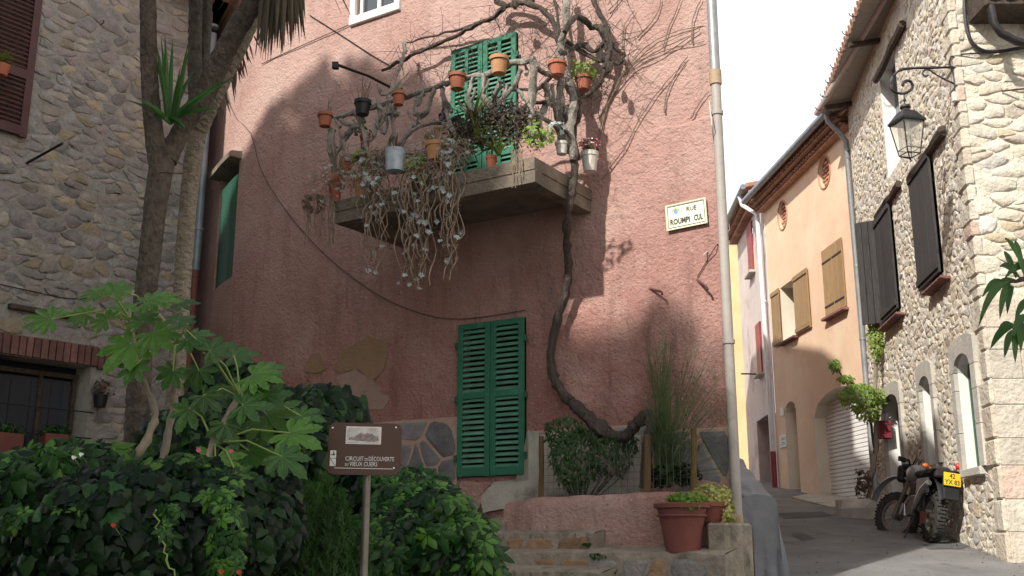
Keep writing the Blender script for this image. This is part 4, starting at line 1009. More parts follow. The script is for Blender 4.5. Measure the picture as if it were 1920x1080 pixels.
M['st_step'] = [stm('step_brown', (.17, .13, .095), (.28, .21, .155)), stm('step_grey', (.20, .19, .18), (.29, .27, .26)), stm('step_rust', (.24, .15, .09), (.34, .22, .14))]
zA = step(905, 1357, 1035, 1.02, .58, .95); zB = step(890, 1112, 998, .84, .5, zA - .02, .03)
zC = step(880, 948, 975, .62, .1, zB - .02, .03); zD = step(895, 1125, 1070, 1.32, .95, .8, .04)
lw = thing('low_pink_wall', FW(1140, 1000, .5), 'low rounded pink roughcast wall holding the planted pocket at the top of the steps', 'low wall')
g = MB(); us = [FU(944, 950, .6)[0] + (FU(1348, 950, .6)[0] - FU(944, 950, .6)[0]) * k / 48 for k in range(49)]
u0_, u1_ = us[0], us[-1]; zl = lowz(944); zr_ = lowz(1350); zm = lowz(1000); zq = lowz(1240)
rows = []
for k, u in enumerate(us):
    t = (u - u0_) / (u1_ - u0_)
    zt_ = (zl + (zm - zl) * min(1, t / .13) if t < .13 else zm + (zq - zm) * min(1, (t - .13) / .6)) + .012 * noise.noise(V((u * 5, 0, 3)))
    w_ = .012 * noise.noise(V((u * 4, 2, 0)))
    rows.append([FP_(u, zA - .02, .60 + w_)] + [FP_(u, zA + (zt_ - zA) * q - .015 * (q > .9), .60 + w_ * (1 - q) + .008 * noise.noise(V((u * 6, q * 5, 0)))) for q in (.25, .5, .75, .93)] + [FP_(u, zt_ + .005, .55), FP_(u, zt_ + .008, .42), FP_(u, zt_ - .2, .30)])
m_ = len(rows[0]); g.add([p for r_ in rows for p in r_], [(k * m_ + i, (k + 1) * m_ + i, (k + 1) * m_ + i + 1, k * m_ + i + 1) for k in range(len(rows) - 1) for i in range(m_ - 1)])
g.add(rows[0] + [FP_(us[0], zA, .3)], [tuple(range(m_ + 1))]); g.add(rows[-1] + [FP_(us[-1], zA, .3)], [tuple(range(m_, -1, -1))])
obj('body', g, M['pink2'], lw, smooth=True)
g = MB(); g.add([FP_(us[0] + .02, zm - .1, .02), FP_(us[-1] - .02, zm - .1, .07), FP_(us[-1] - .02, zm - .1, .45), FP_(us[0] + .02, zm - .1, .45)], [(0, 1, 2, 3)]); obj('planting_soil', g, M['soil'], lw)
# concrete block at the right end of the steps
blk = thing('concrete_block', FW(1345, 1070, .75), 'rough concrete block at the foot of the corner, under the small planter', 'block')
g = MB(); ua_, ub_ = FU(1326, 1010, .8)[0], FU(1364, 1010, .8)[0]; zt_ = FU(1345, 980, .8)[1]; c_ = FP_((ua_ + ub_) / 2, (zt_ + .9) / 2, .5)
g.box((0, 0, 0), (ub_ - ua_, .62, zt_ - .9), M=PKF.M((ua_ + ub_) / 2, (zt_ + .9) / 2, .5), bev=.02); obj('body', g, M['step'], blk)

# fence posts, wire mesh
fen = thing('wire_fence', FW(1110, 930, .5), 'small wire mesh fence on wooden posts behind the low pink wall', 'fence')
for (x, yt, yb, r_) in ((1014, 818, 940, .026), (1213, 815, 925, .034), (1300, 805, 925, .028)):
    g = MB(); a_ = FW(x, yb, .5); b_ = FW(x + 1, yt, .5); g.tube([a_, (a_ + b_) / 2 + V((.005, 0, 0)), b_], [r_, r_ * .97, r_ * .9], 8, jit=.06); obj('post', g, M['wood_post'], fen)
g = MB()
ua_, ub_ = FU(1016, 880, .5)[0], FU(1300, 880, .5)[0]; zb_, zt_ = FU(1100, 928, .5)[1], FU(1100, 838, .5)[1]
for k in range(25): u = ua_ + (ub_ - ua_) * k / 24; g.tube([FP_(u, zb_, .5), FP_(u + .01, (zb_ + zt_) / 2, .51), FP_(u, zt_, .5)], .0022, 3)
for k in range(8): z = zb_ + (zt_ - zb_) * k / 7; g.tube([FP_(ua_, z, .5), FP_((ua_ + ub_) / 2, z + .008, .505), FP_(ub_, z, .5)], .0022, 3)
stuff(obj('wire_mesh', g, M['wire'], fen))

def mass_leaves(parent, ells, n, size, meshes_, mats_, name='leaf', limit=300, core=None, face=V((0, -1, .35)), jit=.55, dens=None):
    """leaves over the outside of overlapping ellipsoids; the ones that show largest are objects, the rest one mass"""
    items = []; tot = sum(e[1][0] * e[1][2] for e in ells)
    for c, r_ in ells:
        for _ in range(int(n * r_[0] * r_[2] / tot)):
            d = V([rnd.gauss(0, 1) for _ in range(3)]).normalized()
            if d.dot(face.normalized()) < -.25: d = -d
            k = rnd.uniform(.78, 1.06) + .10 * noise.noise(V(c) * 3 + d * 3)
            p = V(c) + V((d.x * r_[0], d.y * r_[1], d.z * r_[2])) * k
            nr = (d * .6 + face.normalized() * .8 + V([rnd.uniform(-jit, jit) for _ in range(3)])).normalized()
            buried = any(((p.x - c2[0]) / r2[0]) ** 2 + ((p.y - c2[1]) / r2[1]) ** 2 + ((p.z - c2[2]) / r2[2]) ** 2 < .5 for c2, r2 in ells)
            if buried: continue
            s_ = size * rnd.uniform(.55, 1.25); items.append((p, nr, s_))
    items.sort(key=lambda t: (t[0].y - t[2] * 6 + rnd.uniform(-.3, .3)))
    rest = MB(); rest.smooth = True; inv = wmat(parent).inverted()
    for i, (p, nr, s_) in enumerate(items):
        q = nr.to_track_quat('Z', 'Y').to_matrix().to_4x4() @ Matrix.Rotation(rnd.uniform(-1.1, 1.1) + math.pi, 4, 'Z')
        mx = Matrix.Translation(p) @ q @ Matrix.Scale(s_, 4); k = rnd.randrange(len(meshes_))
        if i < limit:
            o = bpy.data.objects.new(name, meshes_[k][1]); COL.objects.link(o); o.parent = parent; o.matrix_basis = inv @ mx
        else:
            src = meshes_[k][0]; rest.add([mx @ V(v) for v in src.v], src.f, k)
    if rest.f: stuff(obj('foliage', rest, mats_, parent))
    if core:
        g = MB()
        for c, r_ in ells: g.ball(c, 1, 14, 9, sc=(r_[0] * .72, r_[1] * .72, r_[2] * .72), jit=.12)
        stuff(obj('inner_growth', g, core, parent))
def mk(builder, mats_):
    out = []
    for i, m_ in enumerate(mats_):
        g = builder(); g.smooth = True; out.append((g, g.mesh('leaf_shape', m_)))
    return out
def ivy_leaf():
    g = MB(); pts = [(0, -.05), (.28, -.22), (.5, .02), (.36, .22), (.30, .42), (0, .85), (-.30, .42), (-.36, .22), (-.5, .02), (-.28, -.22)]
    z = [-.0, -.10, -.16, -.06, -.12, -.18, -.12, -.06, -.16, -.10]
    g.add([(x, y, q + rnd.uniform(-.03, .03)) for (x, y), q in zip(pts, z)] + [(0, .2, .03)], [(i, (i + 1) % 10, 10) for i in range(10)]); return g
def creeper_leaf():
    g = MB()
    for a, L_ in ((-1.9, .55), (-.95, .8), (0, 1), (.95, .8), (1.9, .55)):
        d = V((math.sin(a), math.cos(a), 0)); s_ = V((d.y, -d.x, 0)); o = d * .06; dz = V((0, 0, 1))
        w = .25 * L_ * rnd.uniform(.85, 1.1); dr = rnd.uniform(.10, .25)
        g.add([o, o + d * L_ * .45 + s_ * w - dz * .05, o + d * L_ - dz * dr, o + d * L_ * .45 - s_ * w - dz * .05, o + d * L_ * .5 + dz * .03, o + d * L_ * .78 + s_ * w * .6 - dz * .12, o + d * L_ * .78 - s_ * w * .6 - dz * .12],
              [(0, 1, 4), (0, 4, 3), (1, 5, 4), (5, 2, 4), (3, 4, 6), (4, 2, 6)])
    return g
def small_leaf():
    g = MB(); g.add([(0, 0, 0), (.25, .4, -.05), (0, 1, -.15), (-.25, .4, -.05), (0, .45, .04)], [(0, 1, 4), (1, 2, 4), (2, 3, 4), (3, 0, 4)]); return g
IVY = mk(ivy_leaf, [M['ivy']] * 3 + [M['creeper']]); IVYM = [M['ivy']] * 3 + [M['creeper']]
CRP = mk(creeper_leaf, [M['creeper'], M['creeper'], M['creeper_l'], M['ivy'], M['creeper'], M['ivy']]); CRPM = [M['creeper'], M['creeper'], M['creeper_l'], M['ivy'], M['creeper'], M['ivy']]
CRPB = mk(creeper_leaf, [M['creeper_l'], M['creeper']]); CRPBM = [M['creeper_l'], M['creeper']]
SHR = mk(small_leaf, [M['shrub'], M['shrub']]); SHRM = [M['shrub']] * 2
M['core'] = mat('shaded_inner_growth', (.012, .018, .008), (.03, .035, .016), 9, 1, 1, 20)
def ell(px, py, Y, rx, ry, rd=None):
    c = W(px, py, Y); k = (c - V((0, 0, EYE))).length / 2006; return (c, (rx * k, rd if rd else (rx + ry) * .4 * k, ry * k))
sh = thing('pocket_shrub', FW(1090, 925, .45), 'dense dark green small leaved shrub round the foot of the vine', 'shrub')
mass_leaves(sh, [ell(1085, 860, 10.0, 55, 58, .16), ell(1140, 855, 9.95, 45, 40, .15), ell(1060, 810, 10.1, 40, 30, .14), ell(1165, 830, 10.0, 30, 22, .14)], 1700, .055, SHR, SHRM, limit=120, face=V((0, -1, .4)), jit=.9)
g = MB()
for k in range(26):
    x = rnd.uniform(1035, 1180); q = [FW(1090 + (x - 1090) * .4, 928, .4), FW(x, 880, .42), FW(x + rnd.uniform(-12, 12), 810, .42)]; g.tube(q, [.006, .004, .002], 4)
stuff(obj('stems', g, M['vine'], sh))
brm = thing('wispy_shrub', FW(1245, 920, .4), 'wispy green broom-like shrub of thin arching twigs at the right of the pocket', 'shrub')
g = MB()
for k in range(190):
    t = rnd.random(); x0 = rnd.uniform(1228, 1268); x1 = rnd.choice((rnd.uniform(1205, 1260), rnd.uniform(1235, 1365))); y1 = rnd.uniform(620, 820) + max(0, x1 - 1280) * .9
    d1 = rnd.uniform(.15, .75); xm, ym = x0 + (x1 - x0) * .45, 900 + (y1 - 900) * .62; droop = rnd.uniform(0, 35) * (x1 > 1270)
    q = [FW(x0, 905, .38), FW((x0 + xm) / 2, (905 + ym) / 2, .4), FW(xm, ym, (d1 + .4) / 2), FW(x1, y1, d1), FW(x1 + (x1 - xm) * .3, y1 + droop - (12 if not droop else -10), d1)]
    g.tube(q, [.0028, .0024, .002, .0016, .0008], 4, cap=False)
    for j in range(3):
        p = q[2] + (q[3] - q[2]) * rnd.random(); g.tube([p, p + V((rnd.uniform(-.06, .08), rnd.uniform(-.05, .05), rnd.uniform(0, .1)))], [.002, .001], 3, cap=False)
stuff(obj('twigs', g, M['broom'], brm))
g = MB()
for c_, r_ in ((1240, .12), (1285, .11)): blob_leaves(g, FW(c_, 890, .35), (.16, .1, .12), 160, .06)
stuff(obj('foliage', g, M['ivy'], brm))

# planters on the step
c_ = FW(1281, 1036, .86); rr = 51 / 1950 * c_.y * 1.0; hh = .405
pl = thing('terracotta_planter', c_, 'large brown-red planter with low green plants standing on the step', 'planter')
g = MB(); g.lathe([(rr * .60, 0), (rr * .62, .02), (rr * .72, hh * .45), (rr * .88, hh * .88), (rr * 1.0, hh * .9), (rr * 1.01, hh * .98), (rr * .93, hh), (rr * .86, hh * .93), (.01, hh * .92)], 28, wob=.008); obj('pot', g, M['terra3'], pl, False, smooth=True)
g = MB(); g.lathe([(rr * .895, hh * .72), (rr * .91, hh * .74), (rr * .895, hh * .76)], 28); obj('band', g, M['terra3'], pl, False)
g = MB(); blob_leaves(g, (.03, 0, hh + .03), (rr * .75, rr * .8, .07), 330, .045, shape=1); blob_leaves(g, (.03, -rr * .75, hh - .02), (.10, .08, .07), 70, .045); stuff(obj('plant', g, M['limegreen'], pl, False))
c_ = FW(1330, 979, .62); pl2 = thing('terracotta_planter', c_, 'smaller round pot with a yellow-green variegated plant behind the large planter', 'planter')
g = MB(); g.lathe([(.10, 0), (.15, .13), (.165, .13), (.168, .165), (.15, .165), (.14, .14), (.01, .14)], 18); obj('pot', g, M['terra3'], pl2, False, smooth=True)
g = MB(); blob_leaves(g, (.02, -.02, .22), (.19, .16, .12), 330, .045); blob_leaves(g, (.15, -.08, .08), (.07, .08, .12), 90, .045); stuff(obj('plant', g, M['yellowgreen'], pl2, False))
# weeds in the steps
for x, y, d, s_, lab in ((1120, 1045, 1.05, .07, 'tuft of weed in the dark gap of the lower step'), (1135, 1074, 1.08, .08, 'low weed at the foot of the steps, under the gap'), (1100, 1023, .86, .03, 'tiny weed on the tread beside the second step')):
    t = thing('weed', FW(x, y, d), lab, 'weed'); g = MB(); blob_leaves(g, (0, 0, .01), (s_ * 1.4, s_ * .6, s_ * .5), 70, .028); stuff(obj('leaves', g, M['creeper'], t, False))

# ---------------------------------------------------------------- information sign
c_ = W(684, 842, 5.2); isg = thing('information_sign', V((c_.x, c_.y + .03, .6)), 'brown information panel on a round grey post among the bushes', 'sign')
kx = (c_ - V((0, 0, EYE))).length / 2006
w_, h_ = 137 * kx, 97 * kx
IM = Matrix.Translation(c_) @ Euler((0, R(.8), R(4))).to_matrix().to_4x4()
g = MB(); pts = []
for (sx, sz, a0) in ((1, 1, 0), (-1, 1, 90), (-1, -1, 180), (1, -1, 270)):
    for k in range(5): a = R(a0 + 90 * k / 4); pts.append((sx * (w_ / 2 - .035) + .035 * math.cos(a), sz * (h_ / 2 - .035) + .035 * math.sin(a)))
n = len(pts); g.add([(x, -.012, z) for x, z in pts] + [(x, .012, z) for x, z in pts], [tuple(range(n - 1, -1, -1)), tuple(range(n, 2 * n))] + [(i, (i + 1) % n, (i + 1) % n + n, i + n) for i in range(n)], M=IM)
obj('panel', g, M['signbrown'], isg)
def sx_(x): return (x - 684) * kx
def sz_(y): return (842 - y) * kx
g = MB(); g.box((sx_(681), -.0145, sz_(817)), (66 * kx, .004, 33 * kx), M=IM); o = obj('picture_panel', g, M['ink_w'], isg)
g = MB(); g.box((sx_(681), -.0175, sz_(817)), (62 * kx, .002, 29 * kx), M=IM); obj('drawing_ground', g, M['sketch'], isg)
g = MB(); hill = [(-29, -8), (-24, -3), (-18, -4), (-12, 1), (-8, 3), (-4, 6), (-2, 3), (3, 2), (7, 5), (11, 3), (16, 4), (20, 0), (27, -1), (29, -9), (20, -12), (0, -11), (-15, -10)]
n = len(hill); g.add([(sx_(681) + x * kx, -.0188, sz_(817) + z * kx) for x, z in hill] + [(sx_(681) + 2 * kx, -.0189, sz_(817) - 6 * kx)], [(i, n, (i + 1) % n) for i in range(n)], M=IM)
M['sketch2'] = mat('printed_village', (.16, .12, .12), (.40, .34, .34), 60, .5); obj('drawing', g, M['sketch2'], isg)
for s_, x0, x1, yc, hh_ in (('CIRCUIT', 649, 683, 860.5, 8), ('DE', 685, 690.5, 861.5, 5), ('DÉCOUVERTE', 692.5, 740, 859.3, 10), ('DU', 649, 655, 871.8, 5), ('VIEUX CUERS', 657, 709, 870.3, 8)):
    fit_text(isg, s_, IM @ Matrix.Translation((sx_((x0 + x1) / 2), -.0135, sz_(yc))), (x1 - x0) * kx, hh_ * kx, M['ink_w'])
g = MB(); g.box((sx_(685), -.0135, sz_(878.5)), (112 * kx, .002, 1.1 * kx), M=IM); obj('line', g, M['ink_w'], isg)
for x, y in ((622, 804), (741, 801), (740, 877)): g = MB(); g.lathe([(.005, 0), (.006, .003), (.003, .005)], 8, M=IM @ Matrix.Translation((sx_(x), -.0125, sz_(y))) @ Matrix.Rotation(R(90), 4, 'X')); obj('screw', g, M['chrome'], isg)
g = MB(); g.box((sx_(626), -.0135, sz_(853)), (11 * kx, .002, 14 * kx), M=IM); g.box((sx_(626), -.0135, sz_(868)), (11 * kx, .002, 14 * kx), M=IM); obj('pictogram_panel', g, M['ink_w'], isg)
g = MB(); g.box((sx_(626), -.015, sz_(854)), (7 * kx, .002, 2 * kx), M=IM); g.box((sx_(627), -.015, sz_(851)), (2 * kx, .002, 6 * kx), M=IM); g.box((0, 0, 0), (1 * kx, .002, 15 * kx), M=IM @ Matrix.Translation((sx_(626), -.015, sz_(868))) @ Euler((0, R(-35), 0)).to_matrix().to_4x4()); obj('pictogram', g, M['ink_b'], isg)
a_ = W(688, 888, 5.23); g = MB(); g.tube([(a_.x, 5.235, a_.z + .2), (a_.x, 5.235, .5)], .0195, 12); obj('post', g, M['galv'], isg, smooth=True)

# ---------------------------------------------------------------- stone house on the left
LD = V((.61, .792)); LE = V((-4.61, 14.6))
LF = Fac([LE - LD * 8, LE, LE + V((-.55, .55)), LE + V((-3, 4))])
LO = V((0, 12.2, 1)); lhouse = thing('stone_house', LF.P(6, 1, 0), 'grey rubble stone house with a barred window on the left', 'house')
u_end = LF.L[1]
hlw = dict(u0=LF.px(-90, 760, 0, [0])[0], u1=LF.px(164, 770, 0, [0])[0], z1=LF.px(90, 676, 0, [0])[1], z0=LF.px(60, 860, 0, [0])[1], dep=.38)
mb = LF.wall(.3, 9.5, [hlw], cut=(2, 4, 6)); obj('wall', mb, [M['mortar_l'], M['cement']], lhouse)
ls = (LF.px(-60, 100, 0, [0])[0], LF.px(60, 120, 0, [0])[0], LF.px(30, 258, 0, [0])[1])
lint = LF.px(60, 632, 0, [0])[1]
def skipL(u, z): return (hlw['u0'] - .05 < u < hlw['u1'] + .03 and hlw['z0'] - .05 < z < lint + .02) or (ls[0] < u < ls[1] - .03 and z > ls[2] + .03)
ul0 = LF.px(-40, 600, 0, [0])[0]
stones(LF, ul0, u_end - .01, 1.6, 9.4, .24, .115, M['st_l'], lhouse, (5, 4, 3, 1.6, 3), skipL, gap=.004, dep=.011, limit=300)
stones(LF, LF.L[1] + .01, LF.L[2] + 1, 1.5, 6.9, .22, .13, M['st_l'], lhouse, (5, 4, 3, 2, 3), None, gap=.012, dep=.03, limit=0)
stones(LF, max(.1, ul0 - 3), ul0, 1.5, 6.9, .3, .18, M['st_l'], lhouse, (5, 4, 3, 2, 3), None, gap=.012, dep=.03, limit=0)
mb = MB(); q = [LF.P(0, 9.5, .4), LF.P(u_end - .01, 9.5, .4), LF.P(LF.L[2], 9.5, .4), LF.P(LF.L[3], 9.5, .3), V((-10, 16, 9.5)), V((-14, 11, 9.5))]
n = len(q); mb.add(q + [p + V((0, 0, .15)) for p in q] + [V((-8, 12.5, 10.8))], [(i, (i + 1) % n, (i + 1) % n + n, i + n) for i in range(n)] + [(i + n, (i + 1) % n + n, 2 * n) for i in range(n)] + [tuple(range(n - 1, -1, -1))])
obj('roof', mb, M['tile'], lhouse)
# brick soldier course over the window
z0b = hlw['z1']; k = 0; u = hlw['u0'] - .2; bh = lint - z0b
while u < hlw['u1'] + .22:
    w_ = .082 + rnd.uniform(-.006, .006)
    over = u < hlw['u1'] + .02
    g = MB(); g.box((w_ / 2, 0, bh / 2 + (0 if over else -.03)), (w_, .06, bh * rnd.uniform(.94, 1)), M=LF.M(u, z0b + .002, .02) @ Euler((0, R(rnd.uniform(-2, 2)), 0)).to_matrix().to_4x4(), bev=.006)
    obj('brick', g, M['brick'], lhouse); u += w_ + .016
g = MB(); a = (hlw['u0'] - .02, hlw['u1'] + .02)
g.quad(LF.P(a[0], z0b, -.37), LF.P(a[1], z0b, -.37), LF.P(a[1], hlw['z0'], -.37), LF.P(a[0], hlw['z0'], -.37)); win = obj('window', g, M['black'], lhouse)
g = MB(); Mx = LF.M(hlw['u0'], hlw['z0'], -.30); ww, hh = hlw['u1'] - hlw['u0'], hlw['z1'] - hlw['z0']
for cx in (ww * .36, ww * .7, ww - .05): g.box((cx, 0, hh * .46), (.05, .04, hh * .92), M=Mx)
for cz in (.03, hh * .9): g.box((ww / 2, -.003, cz), (ww, .04, .06), M=Mx)
obj('window_frame', g, M['wood_beam'], win)
g = MB(); g.box((ww * .5, .02, hh * .45), (ww * .9, .01, hh * .8), M=Mx); obj('pane', g, M['pane'], win)
g = MB()
for k in range(6): g.tube([LF.P(hlw['u0'] + .12 + k * .26, hlw['z0'] - .1, .03), LF.P(hlw['u0'] + .12 + k * .26, hlw['z1'] - .28, .03)], .009, 5)
for z in (.25, .52): g.tube([LF.P(hlw['u0'], hlw['z0'] + hh * z, .035), LF.P(hlw['u1'] + .06, hlw['z0'] + hh * z - .01, .035)], .009, 5)
obj('window_bars', g, M['iron'], lhouse)
# dark slot of the old wooden lintel
g = MB(); p, q = LF.px(14, 574, 0, [0]), LF.px(150, 596, 0, [0]); g.box(((q[0] - p[0]) / 2, 0, 0), (q[0] - p[0], .07, .07), M=LF.M(p[0], p[1], .03), bev=.012); obj('wooden_lintel', g, M['wood_beam'], lhouse)
# red-brown shutter, top left
Mx = LF.M(ls[0], ls[2], .07); wsh = ls[1] - ls[0]
sh_ = MB(); sh_.M = Mx; hsh = 2.0
for cx in (.05, wsh - .05): sh_.box((cx, 0, hsh / 2), (.10, .045, hsh), bev=.004)
for cz in (.08, hsh * .42, hsh - .05): sh_.box((wsh / 2, 0, cz), (wsh - .19, .04, .13), bev=.004)
o = obj('shutter', sh_, M['darkred'], lhouse)
z = .19
while z < hsh - .12:
    if abs(z - hsh * .42) > .09:
        g = MB(); g.box((0, 0, 0), (wsh - .2, .01, .055), M=Mx @ Matrix.Translation((wsh / 2, 0, z)) @ Euler((R(-38), 0, 0)).to_matrix().to_4x4()); obj('slat', g, M['darkred'], o)
    z += .062
# iron bar out of the wall
g = MB(); a_ = LF.W(50, 306, 0, [0]); g.tube([a_, a_ + (W(117, 269, a_.y - .35) - a_)], .022, 4); tag(obj('iron_bar', g, M['iron']), 'short black iron bar poking out of the left stone wall', 'iron bar')
g = MB(); a_ = LF.W(193, 38, .05, [0]); g.tube([a_, a_ + V((.03, -.03, -.03)), a_ + V((.02, -.03, -.06)), a_ + V((-.02, -.01, -.07))], .008, 5); tag(obj('wall_hook', g, M['iron']), 'small dark hook high on the left stone wall', 'hook')
cable('wall_cable', [(0, 533), (60, 546), (130, 560), (190, 556)], .006, M['iron'], 'thin dark cable across the left stone wall above the leaves', fac=LF, segs=[0])
# plant hanging at the shutter
t = thing('hanging_plant', LF.W(0, 140, .25, [0]), 'grassy green plant hanging by the red-brown shutter at the left edge', 'plant')
g = MB(); blades(g, LF.W(2, 118, .28, [0]), 90, .3, .006, 1.2, droop=1.6, up0=.5); stuff(obj('leaves', g, M['grassy'], t))
g = MB(); g.lathe([(.08, -.14), (.11, 0), (.1, 0), (.01, -.01)], 12, c=LF.W(2, 122, .28, [0])); obj('pot', g, M['terra'], t, smooth=True)
# window boxes and hanging pot
for (x0, x1, yt, yb, lab, pm) in ((-30, 36, 812, 850, 'terracotta window box at the far left of the sill with drooping green plants', 'shrub'), (78, 120, 814, 842, 'small terracotta window box with bright green plants on the right of the sill', 'creeper')):
    p, q = LF.px(x0, (yt + yb) / 2, .1, [0]), LF.px(x1, (yt + yb) / 2, .1, [0]); zt_ = LF.px((x0 + x1) / 2, yt, .1, [0])[1]; zb_ = LF.px((x0 + x1) / 2, yb, .1, [0])[1]
    t = thing('window_box', LF.P((p[0] + q[0]) / 2, zb_, .1), lab, 'window box')
    g = MB(); g.box(((q[0] - p[0]) / 2, 0, (zt_ - zb_) / 2), (q[0] - p[0], .16, zt_ - zb_), M=LF.M(p[0], zb_, .12), bev=.008, taper=1.04); obj('box', g, M['terra3'], t)
    g = MB()
    for k in range(4): blob_leaves(g, LF.P(p[0] + (q[0] - p[0]) * (k + .5) / 4, zt_ + .04, .12), (.12, .08, .09), 110, .04)
    if x0 < 0: blob_leaves(g, LF.P(q[0] + .1, zb_ + .02, .14), (.12, .07, .14), 140, .04)
    stuff(obj('plants', g, M[pm], t))
p = LF.W(188, 752, .12, [0]); t = thing('hanging_pot', p, 'dark pot with reddish leaves fixed to the stone wall beside the barred window', 'flower pot')
g = MB(); g.lathe([(.07, -.08), (.095, .08), (.085, .08), (.01, .06)], 12); obj('pot', g, M['blackpl'], t, False, smooth=True)
g = MB(); blob_leaves(g, (0, 0, .18), (.14, .1, .13), 90, .05); stuff(obj('foliage', g, M['dry'], t, False)); g = MB(); blob_leaves(g, (.03, -.03, .15), (.18, .1, .14), 24, .045); stuff(obj('flowers', g, M['bikered'], t, False))
# blue-grey downpipe between the two houses
ta, tb = LF.P(u_end - .05, 8.5, .1), LF.P(u_end - .05, 2.0, .1)
XP = lambda x, y: W(x, y, 14.35)
zj = XP(370, 512).z
dpx = XP(366, 512).x; dpt = XP(408, 0)
pipe('drainpipe', [V((dpx, 14.35, 9)), V((dpx, 14.35, zj))], .06, M['zinc'], 'blue-grey downpipe in the gap between the stone house and the pink house',
     [(V((dpx, 14.35, XP(0, y).z)), up) for y in (50, 430)], [(V((dpx, 14.35, zj + .04)), V((dpx, 14.35, zj - .06)), .068, M['pipe_red'], 'collar'), (V((dpx, 14.35, zj - .05)), V((dpx, 14.35, 1.0)), .058, M['pipe_red'], 'foot')])

# ---------------------------------------------------------------- planted bed and its plants
g = MB()
for j in range(24):
    for i in range(30):
        def bp(i, j): x = -6 + 6.2 * i / 30; y = 3.6 + 7.4 * j / 24; x = min(x, -.9 + (y - 4) * .16); return (x, y, .55 + .09 * (y - 3.6) + .05 * noise.noise(V((x, y, 0))))
        g.add([bp(i, j), bp(i + 1, j), bp(i + 1, j + 1), bp(i, j + 1)], [(0, 1, 2, 3)])
tag(obj('garden_bed', g, M['soil'], smooth=True), kind='structure')
# cordylines: trunks with ringed bark
def trunk(parent, pts, r, m, n=14, name='trunk'):
    q = [W(x, y, Y) for x, y, Y in pts]; out = []; rs = []
    K = len(q)
    for i in range(K - 1):
        p0, p1, p2, p3 = q[max(i - 1, 0)], q[i], q[i + 1], q[min(i + 2, K - 1)]; S_ = max(4, int((p2 - p1).length / .035))
        for k in range(0 if i == 0 else 1, S_ + 1):
            t = k / S_; out.append(.5 * ((2 * p1) + (p2 - p0) * t + (2 * p0 - 5 * p1 + 4 * p2 - p3) * t * t + (-p0 + 3 * p1 - 3 * p2 + p3) * t ** 3))
            rr = (r[i] + (r[i + 1] - r[i]) * t) * .7; ln = len(out); rs.append(rr * (1 + (.035 if ln % 2 else -.01) + rnd.uniform(-.025, .025)))
    g = MB(); g.tube(out, rs, n, jit=.035); return obj(name, g, m, parent, smooth=True)
cd = thing('cordyline_tree', W(258, 880, 6.4), 'dark ringed cordyline trunk forking in two with a tuft of sword leaves in the fork', 'tree')
trunk(cd, [(252, 960, 6.4), (256, 830, 6.4), (262, 700, 6.4), (268, 600, 6.4), (283, 460, 6.4), (295, 360, 6.42), (308, 280, 6.45)], [.115, .108, .10, .098, .098, .105, .12], M['bark'])
trunk(cd, [(302, 330, 6.42), (288, 240, 6.4), (280, 140, 6.35), (278, 40, 6.3), (277, -60, 6.25), (270, -260, 6.2)], [.10, .085, .078, .075, .073, .07], M['bark'], name='limb')
trunk(cd, [(312, 300, 6.45), (345, 235, 6.5), (378, 185, 6.5), (410, 120, 6.45), (440, 60, 6.4), (478, 0, 6.35), (520, -70, 6.3), (560, -160, 6.2)], [.10, .085, .10, .105, .10, .095, .09, .08], M['bark'], name='limb')
for k in range(6):
    g = MB()
cd2 = thing('cordyline_tree', W(320, 890, 7.0), 'paler cordyline trunk standing just right of the dark forked one', 'tree')
trunk(cd2, [(312, 980, 7.0), (318, 860, 7.0), (328, 740, 7.0), (338, 600, 7.0), (345, 480, 7.0), (355, 360, 7.0), (368, 260, 7.0), (385, 205, 6.95)], [.095, .09, .085, .082, .085, .085, .09, .095], M['bark2'])
trunk(cd2, [(372, 250, 7.0), (366, 150, 7.05), (366, 50, 7.1), (368, -60, 7.1), (368, -240, 7.1)], [.085, .075, .07, .07, .065], M['bark'], name='limb')
trunk(cd2, [(375, 240, 6.98), (400, 190, 6.9), (430, 130, 6.85), (462, 60, 6.8), (490, -10, 6.75), (520, -120, 6.7)], [.09, .075, .075, .08, .075, .07], M['bark2'], name='limb')
trunk(cd2, [(385, 205, 7.05), (384, 120, 7.15), (388, 30, 7.2), (392, -90, 7.2)], [.06, .055, .05, .05], M['bark'], name='limb')
def blade_obj(parent, p, d_, L_, w, m, droop=.4, seg=5, name='leaf', side=None):
    g = MB(); d = V(d_).normalized(); s_ = side or d.cross(V((.2, -1, .1))).normalized(); vs = []; q = V(p)
    for k in range(seg + 1):
        ww = w * (1 - (k / seg) ** 2.2) * (.6 + .4 * min(1, k / 1.5)) + .0008; vs += [q - s_ * ww, q + V((0, -.004, -.006)) , q + s_ * ww]
        q = q + d * L_ / seg; d = (d + V((0, 0, -droop / seg))).normalized()
    g.add(vs, [f for k in range(seg) for f in ((3 * k, 3 * k + 1, 3 * k + 4, 3 * k + 3), (3 * k + 1, 3 * k + 2, 3 * k + 5, 3 * k + 4))]); return obj(name, g, m, parent)
base = W(322, 225, 6.3)
for (x, y, dy) in ((300, 75, 0), (308, 70, .05), (318, 62, -.05), (330, 75, .1), (345, 85, -.1), (358, 78, .05), (338, 120, -.2), (352, 110, 0), (296, 110, .1), (385, 165, -.15), (420, 150, -.1), (400, 175, -.2), (435, 142, .1), (260, 185, -.1), (238, 188, .1), (270, 195, -.2), (350, 250, -.3), (335, 245, -.25), (405, 215, 0), (310, 130, -.1), (365, 140, .1)):
    e = W(x, y, 6.3 + dy); blade_obj(cd, base + V((rnd.uniform(-.03, .03), 0, rnd.uniform(-.03, .03))), e - base + V((0, 0, .06)), (e - base).length, .018, M['yucca'], .3)
